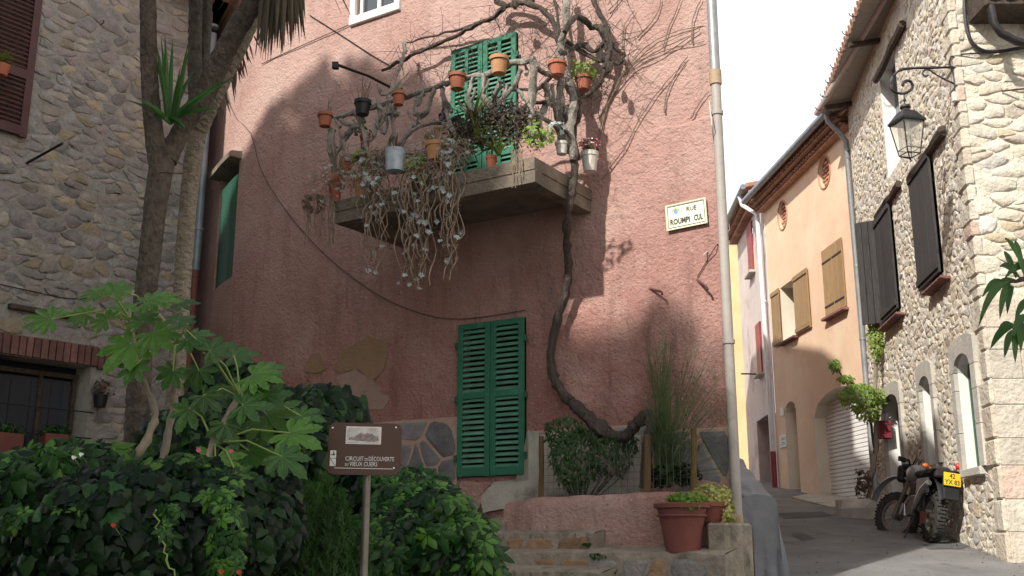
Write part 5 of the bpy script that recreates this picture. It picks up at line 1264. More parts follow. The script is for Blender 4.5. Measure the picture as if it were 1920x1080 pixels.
# crowns: skirts of dead leaves hanging into the picture, living sword leaves above it
def crown(parent, c, n_live, n_dead, L_):
    for k in range(n_live):
        a = 2.399 * k; e = rnd.uniform(-.3, 1.1); d = V((math.cos(a) * math.cos(e), math.sin(a) * math.cos(e), math.sin(e)))
        blade_obj(parent, V(c) + d * .06, d, L_ * rnd.uniform(.75, 1.1), .022, M['yucca'], .7)
    for k in range(n_dead):
        a = rnd.uniform(0, 6.28); d = V((math.cos(a) * .5, math.sin(a) * .5, -1)); blade_obj(parent, V(c) + V((math.cos(a) * .13, math.sin(a) * .13, -.05 - rnd.uniform(0, .25))), d, L_ * rnd.uniform(.45, .8), .016, M['dry'], .5, side=V((-math.sin(a), math.cos(a), 0)))
crown(cd, W(548, -125, 6.2), 60, 0, .8); crown(cd, W(270, -260, 6.2), 60, 10, .8); crown(cd2, W(368, -240, 7.1), 50, 10, .8); crown(cd2, W(520, -120, 6.7), 40, 0, .7)
for k in range(90):
    x = rnd.uniform(482, 582); tip = 118 - abs(x - 505) * .75 + rnd.uniform(-45, 8); Y = 6.25 + rnd.uniform(-.2, .3)
    a_ = W(x * .6 + 530 * .4 + rnd.uniform(-8, 8), -95, Y); b_ = W(x - 4 + rnd.uniform(-5, 5), max(tip, 5), Y - .05)
    blade_obj(cd, a_, b_ - a_, (b_ - a_).length, .016, M['dry_d'], .0, side=V((1, rnd.uniform(-.8, .8), 0)).normalized())
for k in range(26):       # fibres along the leaning limb
    t = rnd.random(); x, y = 375 + 95 * t, 215 - 190 * t; a_ = W(x + 22, y + 10, 6.6); b_ = W(x + 26 + rnd.uniform(-4, 8), y + rnd.uniform(25, 55), 6.6); blade_obj(cd, a_, b_ - a_, (b_ - a_).length, .006, M['dry'], 0, name='fibre')

# fatsia: big palmate leaves
def fatsia_shape(nl=8):
    g = MB(); step_ = R(252) / (nl - 1)
    for i in range(nl):
        a = -R(126) + i * step_; L_ = (1.0 - .38 * abs(i - (nl - 1) / 2) / ((nl - 1) / 2) ** 1.0) * rnd.uniform(.92, 1.05); dr = rnd.uniform(.08, .22)
        def q(ang, r_, z=0): return (math.sin(a + ang) * r_, math.cos(a + ang) * r_, z - dr * r_ * r_)
        s = step_ / 2; Lw = L_
        pts = [(0, 0, 0), q(-s, .46 * Lw, .0), q(-s * .84, .62 * Lw, .02), q(-s * .80, .70 * Lw, .0), q(-s * .60, .74 * Lw, .01), q(-s * .52, .84 * Lw, 0), q(-s * .26, .88 * Lw, 0), q(0, Lw, 0),
               q(s * .26, .88 * Lw, 0), q(s * .52, .84 * Lw, 0), q(s * .60, .74 * Lw, .01), q(s * .80, .70 * Lw, 0), q(s * .84, .62 * Lw, .02), q(s, .46 * Lw, 0), q(0, .45 * Lw, -.02), q(0, .72 * Lw, -.02)]
        g.add(pts, [(0, 14, 1), (1, 14, 2), (2, 14, 15), (2, 15, 3), (3, 15, 4), (4, 15, 5), (5, 15, 6), (6, 15, 7), (0, 13, 14), (13, 12, 14), (12, 15, 14), (12, 11, 15), (11, 10, 15), (10, 9, 15), (9, 8, 15), (8, 7, 15)])
        dx_, dy_ = math.cos(a) * .007, -math.sin(a) * .007; e1, e2 = q(0, .45 * Lw, .004), q(0, .93 * Lw, .012)
        g.add([(-dx_, -dy_, .012), (dx_, dy_, .012), (e1[0] + dx_, e1[1] + dy_, e1[2]), (e1[0] - dx_, e1[1] - dy_, e1[2]), (e2[0], e2[1], e2[2])], [(0, 1, 2, 3), (3, 2, 4)], 1)
    return g
fat = thing('fatsia_shrub', W(300, 900, 5.3), 'tall shrub with big bright hand shaped leaves in front of the cordyline trunks', 'shrub')
FL = [(80, 597, 62, -80, 62), (175, 545, 52, -60, 60), (150, 590, 45, -100, 55), (215, 545, 48, 10, 60), (230, 580, 45, -40, 50), (300, 562, 62, 85, 66), (345, 568, 45, 80, 65), (190, 600, 45, -70, 55), (235, 652, 74, -150, 35), (300, 628, 66, 130, 40), (262, 600, 50, -30, 50),
      (372, 628, 46, 80, 55), (405, 655, 55, 60, 50), (450, 665, 50, 70, 55), (340, 600, 45, 40, 55), (490, 705, 66, 100, 50), (440, 730, 55, 150, 45), (520, 780, 92, 105, 48), (560, 815, 75, 115, 50), (405, 868, 82, 175, 25), (478, 850, 74, 135, 35), (375, 700, 55, 170, 45),
      (350, 770, 52, 200, 40), (470, 760, 62, 90, 50), (430, 800, 60, 150, 45), (510, 740, 55, 80, 60), (320, 700, 45, 200, 40), (540, 860, 65, 130, 45), (280, 560, 40, 20, 65), (390, 745, 50, 130, 45), (505, 690, 45, 70, 60), (250, 690, 48, 190, 40), (575, 780, 50, 95, 62), (450, 900, 55, 165, 35), (360, 640, 48, 120, 50)]
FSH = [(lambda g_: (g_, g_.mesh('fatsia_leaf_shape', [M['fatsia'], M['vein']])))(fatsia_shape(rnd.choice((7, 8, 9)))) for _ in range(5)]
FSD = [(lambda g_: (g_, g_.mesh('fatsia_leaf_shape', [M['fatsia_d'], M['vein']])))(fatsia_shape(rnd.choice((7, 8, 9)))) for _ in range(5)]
inv = wmat(fat).inverted(); hubs = [W(245, 600, 5.2), W(330, 640, 5.25), W(450, 745, 5.1), W(400, 830, 4.95), W(290, 585, 5.2)]; pet = MB()
for i, (x, y, r_, ang, tilt) in enumerate(FL):
    Y = 5.0 + rnd.uniform(-.3, .3); p = W(x, y, Y); s_ = r_ / 2006 * (p - V((0, 0, EYE))).length * .97
    # leaf faces the camera, tip turned to ANG (clockwise from up), then tipped towards the light by TILT
    q = Matrix.Rotation(R(90 - tilt * .72 + rnd.uniform(-8, 8)), 4, 'X') @ Matrix.Rotation(-R(ang), 4, 'Z')
    # keep the screen direction of the tip roughly right after tipping
    mx = Matrix.Translation(p - V((math.sin(R(ang)), 0, math.cos(R(ang)) * .4)) * s_ * .25) @ Matrix.Rotation(R(rnd.uniform(-12, 12)), 4, 'Z') @ q @ Matrix.Scale(s_, 4)
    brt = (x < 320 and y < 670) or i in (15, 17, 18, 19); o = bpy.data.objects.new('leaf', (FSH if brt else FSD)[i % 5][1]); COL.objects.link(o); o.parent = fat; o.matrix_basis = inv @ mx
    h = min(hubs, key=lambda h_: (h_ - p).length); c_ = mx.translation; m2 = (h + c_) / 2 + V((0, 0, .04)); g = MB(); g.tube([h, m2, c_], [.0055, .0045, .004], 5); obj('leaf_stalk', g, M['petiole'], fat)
for pts in ([(228, 885, 5.0), (262, 845, 5.0), (284, 805, 5.05), (291, 775, 5.1), (278, 735, 5.2), (262, 700, 5.2), (250, 640, 5.2), (245, 600, 5.2)], [(285, 925, 5.1), (300, 880, 5.1), (312, 830, 5.15), (324, 770, 5.2), (328, 700, 5.25), (330, 640, 5.25), (290, 585, 5.2)], [(332, 955, 4.9), (360, 910, 4.9), (385, 870, 4.9), (400, 830, 4.95), (425, 780, 5.0), (450, 745, 5.1)]):
    limb([W(*p) for p in pts], (.021, .012), M['stemg'], fat, 'stem', kn=.004, n=8)

ivy = thing('ivy_mass', W(200, 1060, 5), 'dark glossy ivy and creeper filling the bottom left of the bed', 'ivy')
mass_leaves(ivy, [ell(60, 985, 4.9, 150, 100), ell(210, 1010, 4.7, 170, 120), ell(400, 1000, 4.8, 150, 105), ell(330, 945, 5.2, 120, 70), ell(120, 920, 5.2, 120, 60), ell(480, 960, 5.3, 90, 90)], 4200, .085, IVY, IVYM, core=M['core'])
crp = thing('creeper', W(160, 880, 4.8), 'mid green five-leaved creeper climbing over the ivy at far left', 'creeper')
mass_leaves(crp, [ell(140, 865, 4.9, 100, 28), ell(350, 880, 4.9, 70, 24), ell(10, 900, 4.7, 50, 40), ell(250, 900, 4.8, 60, 25), ell(420, 940, 4.7, 30, 50)], 210, .12, CRP, CRPM)
crp2 = thing('creeper', W(420, 1010, 4.4), 'light green creeper strand hanging down the ivy right of centre', 'creeper')
g = MB()
mass_leaves(crp2, [ell(415, 935, 4.5, 28, 24), ell(425, 1000, 4.45, 26, 50), ell(430, 1055, 4.45, 30, 24), ell(325, 960, 4.5, 22, 14), ell(310, 1010, 4.5, 12, 50), ell(140, 960, 4.5, 45, 12), ell(30, 970, 4.5, 30, 20)], 110, .06, CRPB, CRPBM)
limb([W(x, y, 4.45) for x, y in ((290, 960), (300, 1000), (312, 1040), (330, 1075))], .004, M['petiole'], crp2, 'stem', n=5)
ivy2 = thing('ivy_mass', W(600, 900, 7), 'dark ivy bank behind the information sign', 'ivy')
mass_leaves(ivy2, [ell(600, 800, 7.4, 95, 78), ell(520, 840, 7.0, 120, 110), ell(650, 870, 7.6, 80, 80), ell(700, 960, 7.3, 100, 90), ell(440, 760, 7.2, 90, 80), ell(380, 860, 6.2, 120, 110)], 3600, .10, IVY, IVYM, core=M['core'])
crp3 = thing('creeper', W(830, 1060, 6.3), 'leafy creeper bush on the right of the information sign beside the steps', 'creeper')
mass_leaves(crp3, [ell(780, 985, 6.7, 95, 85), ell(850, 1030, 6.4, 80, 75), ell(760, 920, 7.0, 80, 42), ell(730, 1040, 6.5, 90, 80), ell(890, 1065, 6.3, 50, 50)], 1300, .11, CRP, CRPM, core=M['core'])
crp4 = thing('creeper', W(900, 1040, 6.1), 'bright green creeper leaves at the edge of the steps', 'creeper')
mass_leaves(crp4, [ell(850, 950, 6.3, 36, 22), ell(880, 990, 6.2, 30, 20), ell(905, 1040, 6.1, 26, 34), ell(820, 1000, 6.1, 24, 16)], 60, .11, CRPB, CRPBM)
con = thing('conifer_bush', W(600, 1080, 5.4), 'feathery dark green conifer bush in front of the sign', 'shrub')
for k in range(46):
    g = MB(); x = 600 + rnd.gauss(0, 38); top = 905 + abs(x - 600) * .9 + rnd.uniform(-15, 60); Y = 5.8 + rnd.uniform(-.3, .3)
    n_ = 24; yb_ = 1150
    for i in range(n_):
        f = i / n_; y = top + (yb_ - top) * f; r_ = 3 + 19 * f ** .7
        for j in range(9):
            p = W(x + rnd.uniform(-r_, r_), y + rnd.uniform(-6, 6), Y + rnd.uniform(-.06, .06)); d = V((rnd.uniform(-.5, .5), rnd.uniform(-.4, .2), 1)).normalized(); s_ = V((1, rnd.uniform(-1, 1), 0)).normalized()
            g.add([p - s_ * .004, p + s_ * .004, p + d * .05 + s_ * .003, p + d * .065, p + d * .05 - s_ * .003], [(0, 1, 2, 3, 4)])
            g.add([p + d * .02, p + d * .02 + s_ * .018 + d * .02, p + d * .025 + s_ * .02 + d * .02, p + d * .03], [(0, 1, 2, 3)]); g.add([p + d * .03, p + d * .03 - s_ * .018 + d * .02, p + d * .035 - s_ * .02 + d * .02, p + d * .04], [(0, 1, 2, 3)])
    obj('frond', g, M['conifer'], con)
# flowers among the leaves
for (x, y, Y, m, lab) in ((372, 845, 4.6, 'pinkflower', 'left of two magenta flowers in the fatsia'), (433, 846, 4.6, 'pinkflower', 'right of two magenta flowers, above the hanging fatsia leaf'), (213, 985, 4.3, 'redflower', 'single orange flower in the dark ivy'), (414, 1072, 4.3, 'redflower', 'left red flower at the bottom edge'), (448, 1073, 4.3, 'redflower', 'right red flower at the bottom edge'),
                          (152, 852, 4.6, 'ink_w', 'small white flower over the creeper by the stone wall'), (138, 858, 4.6, 'ink_w', 'tiny white bud left of the white flower')):
    t = thing('flower', W(x, y, Y), lab, 'flower'); g = MB(); rosette(g, V((0, 0, 0)), .014, 9, V((0, -1, .3)), wid=.4); obj('petals', g, M[m], t, False)
    g = MB(); g.tube([(0, 0, 0), (.01, .04, -.03), (0, .12, -.06)], .0015, 4); obj('stem', g, M['petiole'], t, False)

# ---------------------------------------------------------------- stone building on the right
RS = Fac([(6.52, 18.85), (5.56, 12.0), (12.5, 12.0)])
rb = thing('stone_building', (6.1, 14, 1.5), 'pale rubble stone building with arched white windows on the right corner', 'house')
def rh(L, Rr, top, bot, dep, rise=0): return RS.hole(L, Rr, top, bot, dep, rise, .05 if rise else 0, [0])
a1 = rh((1796, 780), (1827, 770), (1806, 660), (1820, 878), .19, .19)
a2 = rh((1729, 800), (1749, 790), (1735, 703), (1742, 872), .19, .17)
a3 = rh((1660, 840), (1690, 830), (1672, 737), (1680, 955), .22, .22); a3['z0'] = .7
wC = rh((1654, 200), (1685, 190), (1672, 80), (1676, 318), .22)
wA = rh((1718, 420), (1760, 410), (1737, 290), (1748, 530), .16)
wB = rh((1652, 500), (1682, 490), (1663, 385), (1672, 595), .16)
eg = RS.px(1560, 148, .55, [0])[1]; sof = RS.px(1600, 130, 0, [0])[1]
TOPR = eg + .12
mb = RS.wall(.3, TOPR, [a1, a2, a3, wC, wA, wB], cut=(2, 4, 6)); obj('wall', mb, [M['mortar_r'], M['reveal'] if 'reveal' in M else M['white']], rb)
HL = [(h, e) for h, e in ((a1, .16), (a2, .13), (a3, .12), (wC, .05), (wA, .03), (wB, .03))]
def skipR(u, z): return any(h['u0'] - e < u < h['u1'] + e and h['z0'] - (.08 if h is not a3 else 1) < z < h['z1'] + (e if e > .1 else .02) for h, e in HL) or u > RS.L[1] - .02
LE_ = RS.L[1]
stones(RS, .02, LE_ - .34, 1.2, TOPR, .16, .095, M['st_r'], rb, (5, 4, 1.5, 2.5, 1.5, 1.6), skipR, gap=.002, dep=.009)
# dressed corner stones and the squared masonry of the end wall
z = 1.0; k = 0
while z < TOPR - .2:
    h_ = rnd.uniform(.26, .42) if z < 4.2 else rnd.uniform(.13, .26); w1 = rnd.uniform(.2, .42)
    uu = LE_ - w1
    if not any(h['u0'] - .1 < uu < h['u1'] + .1 and h['z0'] < z + h_ / 2 < h['z1'] for h in (a1,)):
        g = MB(); g.box((w1 / 2 + .008, .03, h_ / 2), (w1 + .012, .11, h_ - .01), M=RS.M(uu, z, rnd.uniform(0, .012)), bev=.02)
        obj('corner_stone', g, rnd.choices(M['ashlar'], (6, 4, .4))[0] if z > 2.2 else rnd.choice(M['ashlar'][:2]), rb)
    x = LE_ + .012 if z < 4.3 else 1e9
    first = .36 if k % 2 else .55
    while x < LE_ + 1.7:
        w_ = first if first else rnd.uniform(.28, .6) * (1 if z < 4.2 else .75); first = 0
        g = MB(); g.box((w_ / 2, .03, h_ / 2), (w_ - .004, .11, h_ - .004), M=RS.M(min(x, 99), z, rnd.uniform(.010, .016)), bev=.007)
        cc = rnd.choices(M['ashlar'] + [M['st_r'][2], M['st_r'][4]], (6, 4, .7, .5 if z > 3.5 else 0, .6 if z > 3.5 else 0))[0]
        obj('ashlar_block', g, cc, rb); x += w_
    z += h_; k += 1
stones(RS, LE_ + .02, LE_ + 1.7, 4.35, TOPR, .26, .12, M['st_r'], rb, (6, 5, 1.2, 1, 1.6, .4), None, gap=.004, dep=.016, jit=.006)
# dressed stone surrounds of the arched openings
def surround(h, l_, r_, top, d=.055, name='window_surround', m='dressed'):
    zs = h['z1'] - h['rise']; uc = (h['u0'] + h['u1']) / 2; hw = (h['u1'] - h['u0']) / 2; bot = max(h['z0'], .8)
    for side, (ua, ub) in ((0, (h['u0'] - l_, h['u0'])), (1, (h['u1'], h['u1'] + r_))):
        z = bot; 
        while z < zs - .02:
            hh = min(rnd.uniform(.42, .6), zs - z); 
            if zs - z - hh < .15: hh = zs - z
            g = MB(); v = [RS.P(ua + .001, z, -.0), RS.P(ub, z, -.0), RS.P(ub, z + hh - .008, -.0), RS.P(ua + .001, z + hh - .008, -.0)]; n = V((-.99, .141, 0)) * d
            g.add(v + [p + n for p in v], [(4, 5, 6, 7), (0, 1, 5, 4), (1, 2, 6, 5), (2, 3, 7, 6), (3, 0, 4, 7)]); obj(name, g, M[m], rb); z += hh
    K = 14; g = MB(); arc = []
    for k in range(K + 1):
        u = h['u0'] + 2 * hw * k / K; arc.append((u, zs + h['rise'] * math.sqrt(max(0, 1 - ((u - uc) / hw) ** 2))))
    outer = [(h['u0'] - l_ + (2 * hw + l_ + r_) * k / K, h['z1'] + top - (.08 * abs(2 * k / K - 1) ** 3)) for k in range(K + 1)]
    pts = [(h['u0'] - l_, zs)] + [(h['u0'], zs)]
    for (ua, za), (ub, zb_), (oa, oza), (ob_, ozb) in zip(arc, arc[1:], outer, outer[1:]):
        g.quad(RS.P(ua, za, d), RS.P(ub, zb_, d), RS.P(ob_, ozb, d), RS.P(oa, oza, d)); g.quad(RS.P(oa, oza, d), RS.P(ob_, ozb, d), RS.P(ob_, ozb, 0), RS.P(oa, oza, 0)); g.quad(RS.P(ua, za, d), RS.P(ub, zb_, d), RS.P(ub, zb_, 0), RS.P(ua, za, 0))
    for ua, ub, o_ in ((h['u0'] - l_, h['u0'], outer[0]), (h['u1'], h['u1'] + r_, outer[-1])): g.add([RS.P(ua, zs, d), RS.P(ub, zs, d), RS.P(o_[0], o_[1], d)], [(0, 1, 2)]); 
    g.quad(RS.P(h['u0'] - l_, zs, d), RS.P(outer[0][0], outer[0][1], d), RS.P(outer[0][0], outer[0][1], 0), RS.P(h['u0'] - l_, zs, 0)); g.quad(RS.P(h['u1'] + r_, zs, d), RS.P(outer[-1][0], outer[-1][1], d), RS.P(outer[-1][0], outer[-1][1], 0), RS.P(h['u1'] + r_, zs, 0))
    obj(name, g, M[m], rb)
surround(a1, .16, .20, .22); surround(a2, .13, .16, .2); surround(a3, .14, .15, .18, name='door_surround')
for h, nm in ((a1, 'window'), (a2, 'window')):
    W_, H_ = h['u1'] - h['u0'], h['z1'] - h['z0']; Mx = RS.M(h['u0'], h['z0'], -.17)
    g = MB(); g.box((W_ / 2, .0, H_ / 2), (W_, .02, H_), M=Mx); o = obj(nm, g, M['pane'], rb)
    g = MB(); 
    for cx in (.035, W_ / 2, W_ - .035): g.box((cx, -.03, H_ / 2), (.06, .04, H_), M=Mx)
    for cz in (.04, H_ * .45): g.box((W_ / 2, -.029, cz), (W_, .038, .06), M=Mx)
    obj('window_frame', g, M['green2'], o)
    g = MB(); g.box((W_ / 2, -.05, -.05), (W_ + .14, .40, .10), M=Mx, bev=.01); obj('sill', g, M['dressed'], o)
    g = MB(); g.tube([RS.P(h['u1'], h['z0'] + H_ * .5, -.03), RS.P(h['u1'] - .1, h['z0'] + H_ * .5, -.03), RS.P(h['u1'] - .1, h['z0'] + H_ * .5 - .05, -.03)], .01, 5); obj('shutter_stay', g, M['rust'], o)
W_, H_ = a3['u1'] - a3['u0'], a3['z1'] - a3['z0']; Mx = RS.M(a3['u0'], a3['z0'], -.2); door = MB()
door.box((W_ / 2, .02, H_ / 2), (W_, .02, H_), M=Mx); door = obj('door', door, M['wood_beam'], rb)
for k in range(5): g = MB(); w_ = W_ / 5; g.box((w_ * (k + .5), 0, H_ / 2), (w_ - .008, .03, H_), M=Mx, bev=.004); obj('plank', g, M['wood_grey'], door)
# plank shutters, beams over them, sills
def plank_leaf(parent, Mx, w, h, n, m, label=None, battens=(.06, .94), bm=None, th=.03):
    b = MB(); b.M = Mx
    for q in battens: b.box((w / 2, -th * .9, h * q), (w - .02, .022, .09), bev=.003)
    o = obj('shutter', b, bm or m, parent); tag(o, label)
    for k in range(n): g = MB(); ww = w / n; g.box((ww * (k + .5), 0, h / 2), (ww - .006, th, h - rnd.uniform(0, .012)), M=Mx, bev=.004); obj('plank', g, m, o)
    return o
for h, lb in ((wA, 'closed dark plank shutter under the long beam'),):
    W_, H_ = h['u1'] - h['u0'], h['z1'] - h['z0']; plank_leaf(rb, RS.M(h['u0'], h['z0'], .05), W_, H_, 3, M['wood_grey'], lb)
W_, H_ = wB['u1'] - wB['u0'], wB['z1'] - wB['z0']; plank_leaf(rb, RS.M(wB['u0'], wB['z0'], .05), W_, H_, 3, M['wood_grey'], 'dark plank shutter half closed')
Mx = RS.M(wB['u0'], wB['z0'], .05) @ Matrix.Rotation(R(180 + 62), 4, 'Z') @ Matrix.Translation((0, 0, 0)); plank_leaf(rb, RS.M(wB['u0'] - .0, wB['z0'], .05) @ Matrix.Rotation(R(-118), 4, 'Z'), .34, H_, 3, M['wood_grey'], 'dark plank shutter swung out over the street')
for h in (wA, wB, wC, ):
    g = MB(); g.quad(RS.P(h['u0'], h['z0'], -h['dep'] + .01), RS.P(h['u1'], h['z0'], -h['dep'] + .01), RS.P(h['u1'], h['z1'], -h['dep'] + .01), RS.P(h['u0'], h['z1'], -h['dep'] + .01)); obj('window_pane', g, M['pane'] if h is wC else M['black'], rb)
def beam(p0, p1, th, d, m='wood_beam', name='wooden_lintel', dep=.1):
    a, b = RS.px(*p0, d, [0]), RS.px(*p1, d, [0]); L_ = b[0] - a[0]; zc = (a[1] + b[1]) / 2
    g = MB(); q = [V((L_ * k / 6, rnd.uniform(-.01, .01), rnd.uniform(-.012, .012))) for k in range(7)]; g.tube([RS.M(a[0], zc, d) @ p for p in q], [th * rnd.uniform(.85, 1.1) for _ in q], 7, jit=.1); obj(name, g, M[m], rb)
beam((1706, 335), (1768, 245), .065, .05); beam((1643, 400), (1686, 352), .055, .05); beam((1643, 150), (1693, 45), .06, .06)
for p0, p1 in (((1735, 548), (1772, 524)), ((1652, 612), (1688, 596))):
    a, b = RS.px(*p0, .08, [0]), RS.px(*p1, .08, [0]); n_ = 6
    for k in range(n_): w_ = (b[0] - a[0]) / n_; g = MB(); g.box((w_ / 2, 0, 0), (w_ - .008, .16, .04), M=RS.M(a[0] + w_ * k, (a[1] + b[1]) / 2, .06) @ Euler((R(-8), 0, 0)).to_matrix().to_4x4(), bev=.008); obj('sill_tile', g, M['brick'], rb)
a, b = RS.px(1705, 300, .03, [0]), RS.px(1714, 280, .03, [0])
# eaves: boards, rafters, tiles, gutter
g = MB(); g.add([RS.P(0, TOPR - .02, 0), RS.P(LE_ + .0, TOPR - .02, 0), RS.P(LE_, eg + .03, .50), RS.P(0, eg + .03, .50)], [(0, 1, 2, 3)])
g.add([RS.P(0, TOPR + .02, -.02), RS.P(LE_, TOPR + .02, -.02), RS.P(LE_, eg + .07, .50), RS.P(0, eg + .07, .50)], [(3, 2, 1, 0)]); obj('soffit', g, M['soffit'] if 'soffit' in M else M['wood_beam'], rb)
g = MB(); a_ = RS.P(0, TOPR + .02, 0); q = [RS.P(0, eg + .1, .50), RS.P(LE_, eg + .1, .50), V((12.5, 11.5, TOPR + .15)), V((12.5, 20, TOPR + 1.2))]; g.add(q + [p + V((0, 0, .06)) for p in q] , [(0, 3, 2, 1), (4, 5, 6, 7), (0, 1, 5, 4), (1, 2, 6, 5), (2, 3, 7, 6), (3, 0, 4, 7)]); obj('roof', g, M['tile'], rb)
u = .12
while u < LE_: 
    g = MB(); g.tube([RS.P(u, eg + .13, .52), RS.P(u, eg + .26, .1)], .075, 8); obj('roof_tile', g, M['tile'], rb, smooth=True); u += .2
u = .5
while u < LE_:
    g = MB(); g.box((0, -.25, 0), (.09, .50, .08), M=RS.M(u, eg + .0, 0) @ Euler((R(6), 0, 0)).to_matrix().to_4x4(), bev=.01); obj('rafter', g, M['wood_beam'], rb); u += 2.6
g = MB(); N_ = 40; vs = []; 
prof = [(math.cos(a) * .07, math.sin(a) * .07) for a in [math.pi + math.pi * k / 8 for k in range(9)]]
for u in (0.0, LE_ + .03): vs += [RS.P(u, eg + .06 + z_, .57 + x_) for x_, z_ in prof] + [RS.P(u, eg + .06 + z_ * .92, .57 + x_ * .92) for x_, z_ in prof]
g.add(vs, [(k, k + 1, k + 19, k + 18) for k in range(17)] + [tuple(range(18)), tuple(range(35, 17, -1))]); gt = obj('gutter', g, M['gutterpink'] if 'gutterpink' in M else M['zinc2'], rb, smooth=True)
u = .3
while u < LE_: g = MB(); g.tube([RS.P(u, eg + .06 + z_ * 1.1, .57 + x_ * 1.1) for x_, z_ in prof], .009, 5); obj('gutter_bracket', g, M['iron'], gt); u += .62
# black cable loop and the eaves corner at top right
cable('wall_cable', [(1808, -20), (1809, 30), (1818, 72), (1838, 93), (1870, 97), (1925, 88)], .024, M['iron'], 'thick black cable looping across the top of the stone corner', fac=RS, segs=[1], d=.06)
cable('wall_cable', [(1793, 128), (1793, 102), (1830, 100), (1860, 98)], .010, M['iron'], 'thin black feed wire from the cable to the lamp bracket', fac=RS, segs=[1], d=.05)
def R1(x, y, d=0): return RS.W(x, y, d, [1])
eb = thing('porch_roof', R1(1890, 40, 0), 'corner of a dark brown tiled porch roof jutting in at the top right', 'roof')
a_, b_ = R1(1852, 40, .5), R1(1990, 40, .5)
g = MB(); g.box(((a_.x + b_.x) / 2, 11.75, R1(1880, 42, .25).z + .28), (b_.x - a_.x, .5, .36), bev=.02); obj('fascia', g, M['wood_beam'], eb)
for k in range(5): g = MB(); x_ = a_.x + .1 + k * .2; g.tube([(x_, 11.45, R1(1880, 0, .4).z + .02), (x_, 11.98, R1(1880, 0, .4).z + .2)], .09, 8); obj('roof_tile', g, M['brick'], eb, smooth=True)
t_ = R1(1862, 60, .45); g = MB(); g.tube([(t_.x, t_.y, t_.z + .5), (t_.x + .02, t_.y, t_.z + .12), (t_.x + .1, t_.y, t_.z - .02), (t_.x + .3, t_.y + .05, t_.z - .10), (t_.x + .6, t_.y + .1, t_.z - .14)], .05, 10); obj('pipe', g, M['iron'], eb, smooth=True)
g = MB(); g.box((0, 0, .45), (.34, .04, .9), M=RS.M(*RS.px(1962, 160, .02, [1]), .04), bev=.004); tag(obj('green_shutter', g, M['green2']), 'edge of a dark green shutter at the right border', 'shutter')
g = MB(); g.tube([R1(1878, 171, .02), R1(1925, 166, .16)], .012, 5); tag(obj('iron_bar', g, M['rust']), 'thin rusty bar across the squared stones at the right border', 'iron bar')

# wall lantern on its scrolled bracket
lam = thing('wall_lantern', RS.W(1797, 160, .02, [0]), 'black wrought iron lantern hanging from a scrolled bracket at the stone corner', 'street lamp')
LP = RS.P(LE_ - .04, 0, .06); LY = LP.y
def L3(x, y): return W(x, y, LY)
g = MB(); g.tube([L3(1789, 116), L3(1791, 160), L3(1797, 196)], .018, 6); obj('wall_plate', g, M['iron'], lam)
def scroll(pts, r, nm='bracket'): 
    limb([L3(*p) for p in pts], r, M['iron'], lam, nm, kn=0, n=7, sub=5)
scroll([(1789, 126), (1750, 127), (1710, 128), (1690, 131), (1677, 140), (1670, 154), (1672, 166), (1682, 174), (1696, 175), (1707, 169), (1711, 160), (1706, 152), (1697, 152), (1692, 158), (1694, 162)], .017)
scroll([(1791, 158), (1770, 148), (1752, 138), (1742, 131), (1733, 132), (1730, 138), (1735, 143), (1741, 141)], .011)
def LZ(y): return L3(1700, y).z
cx = L3(1701, 240).x; sc_ = (L3(1740, 240) - L3(1700, 240)).length / 40
g = MB(); g.tube([(cx, LY, LZ(176)), (cx, LY, LZ(205))], .009, 6); g.ball((cx, LY, LZ(188)), .02, 8, 6); obj('hanger', g, M['iron'], lam, smooth=True)
g = MB(); g.lathe([(.01, LZ(196)), (9 * sc_, LZ(198)), (10 * sc_, LZ(202)), (7 * sc_, LZ(205)), (9 * sc_, LZ(209)), (10 * sc_, LZ(211))], 16, c=(cx, LY, 0)); 
def frust(g, z0, r0, z1, r1, mi=0, rot=R(45) + R(14)):
    v = [(cx + r * math.cos(rot + k * math.pi / 2), LY + r * math.sin(rot + k * math.pi / 2), z) for z, r in ((z0, r0), (z1, r1)) for k in range(4)]
    g.add(v, [(0, 1, 5, 4), (1, 2, 6, 5), (2, 3, 7, 6), (3, 0, 4, 7), (3, 2, 1, 0), (4, 5, 6, 7)], mi)
q_ = 1.35
frust(g, LZ(227), 30 * sc_ * 1.12, LZ(210), 15 * sc_ * 1.12); frust(g, LZ(231), 31 * sc_ * 1.12, LZ(227), 31 * sc_ * 1.12); obj('lantern_roof', g, M['iron'], lam)
rt, rb_ = 28 * sc_ * 1.1, 17 * sc_ * 1.1; rot = R(45) + R(14); g = MB()
cor = lambda k, r, z: V((cx + r * math.cos(rot + k * math.pi / 2), LY + r * math.sin(rot + k * math.pi / 2), z))
for k in range(4):
    g.tube([cor(k, rt, LZ(231)), cor(k, rb_, LZ(290))], .009, 4); g.tube([cor(k, rb_, LZ(290)), cor(k + 1, rb_, LZ(290))], .008, 4); g.tube([cor(k, rb_ * 1.05, LZ(280)), cor(k + 1, rb_ * 1.05, LZ(280))], .006, 4)
    g.tube([cor(k, rb_, LZ(290)), V((cx, LY, LZ(298)))], .007, 4)
g.ball((cx, LY, LZ(298)), .014, 6, 5); obj('lantern_frame', g, M['iron'], lam)
for k in range(4): g = MB(); g.quad(cor(k, rt * .97, LZ(232)), cor(k + 1, rt * .97, LZ(232)), cor(k + 1, rb_ * .97, LZ(289)), cor(k, rb_ * .97, LZ(289))); obj('glass_pane', g, M['lampglass'], lam)
g = MB(); g.ball((cx, LY, LZ(247)), .05, 12, 8, sc=(1, 1, 1.3)); g.tube([(cx, LY, LZ(240)), (cx, LY, LZ(231))], .03, 8); obj('bulb', g, M['bulb'], lam, smooth=True)
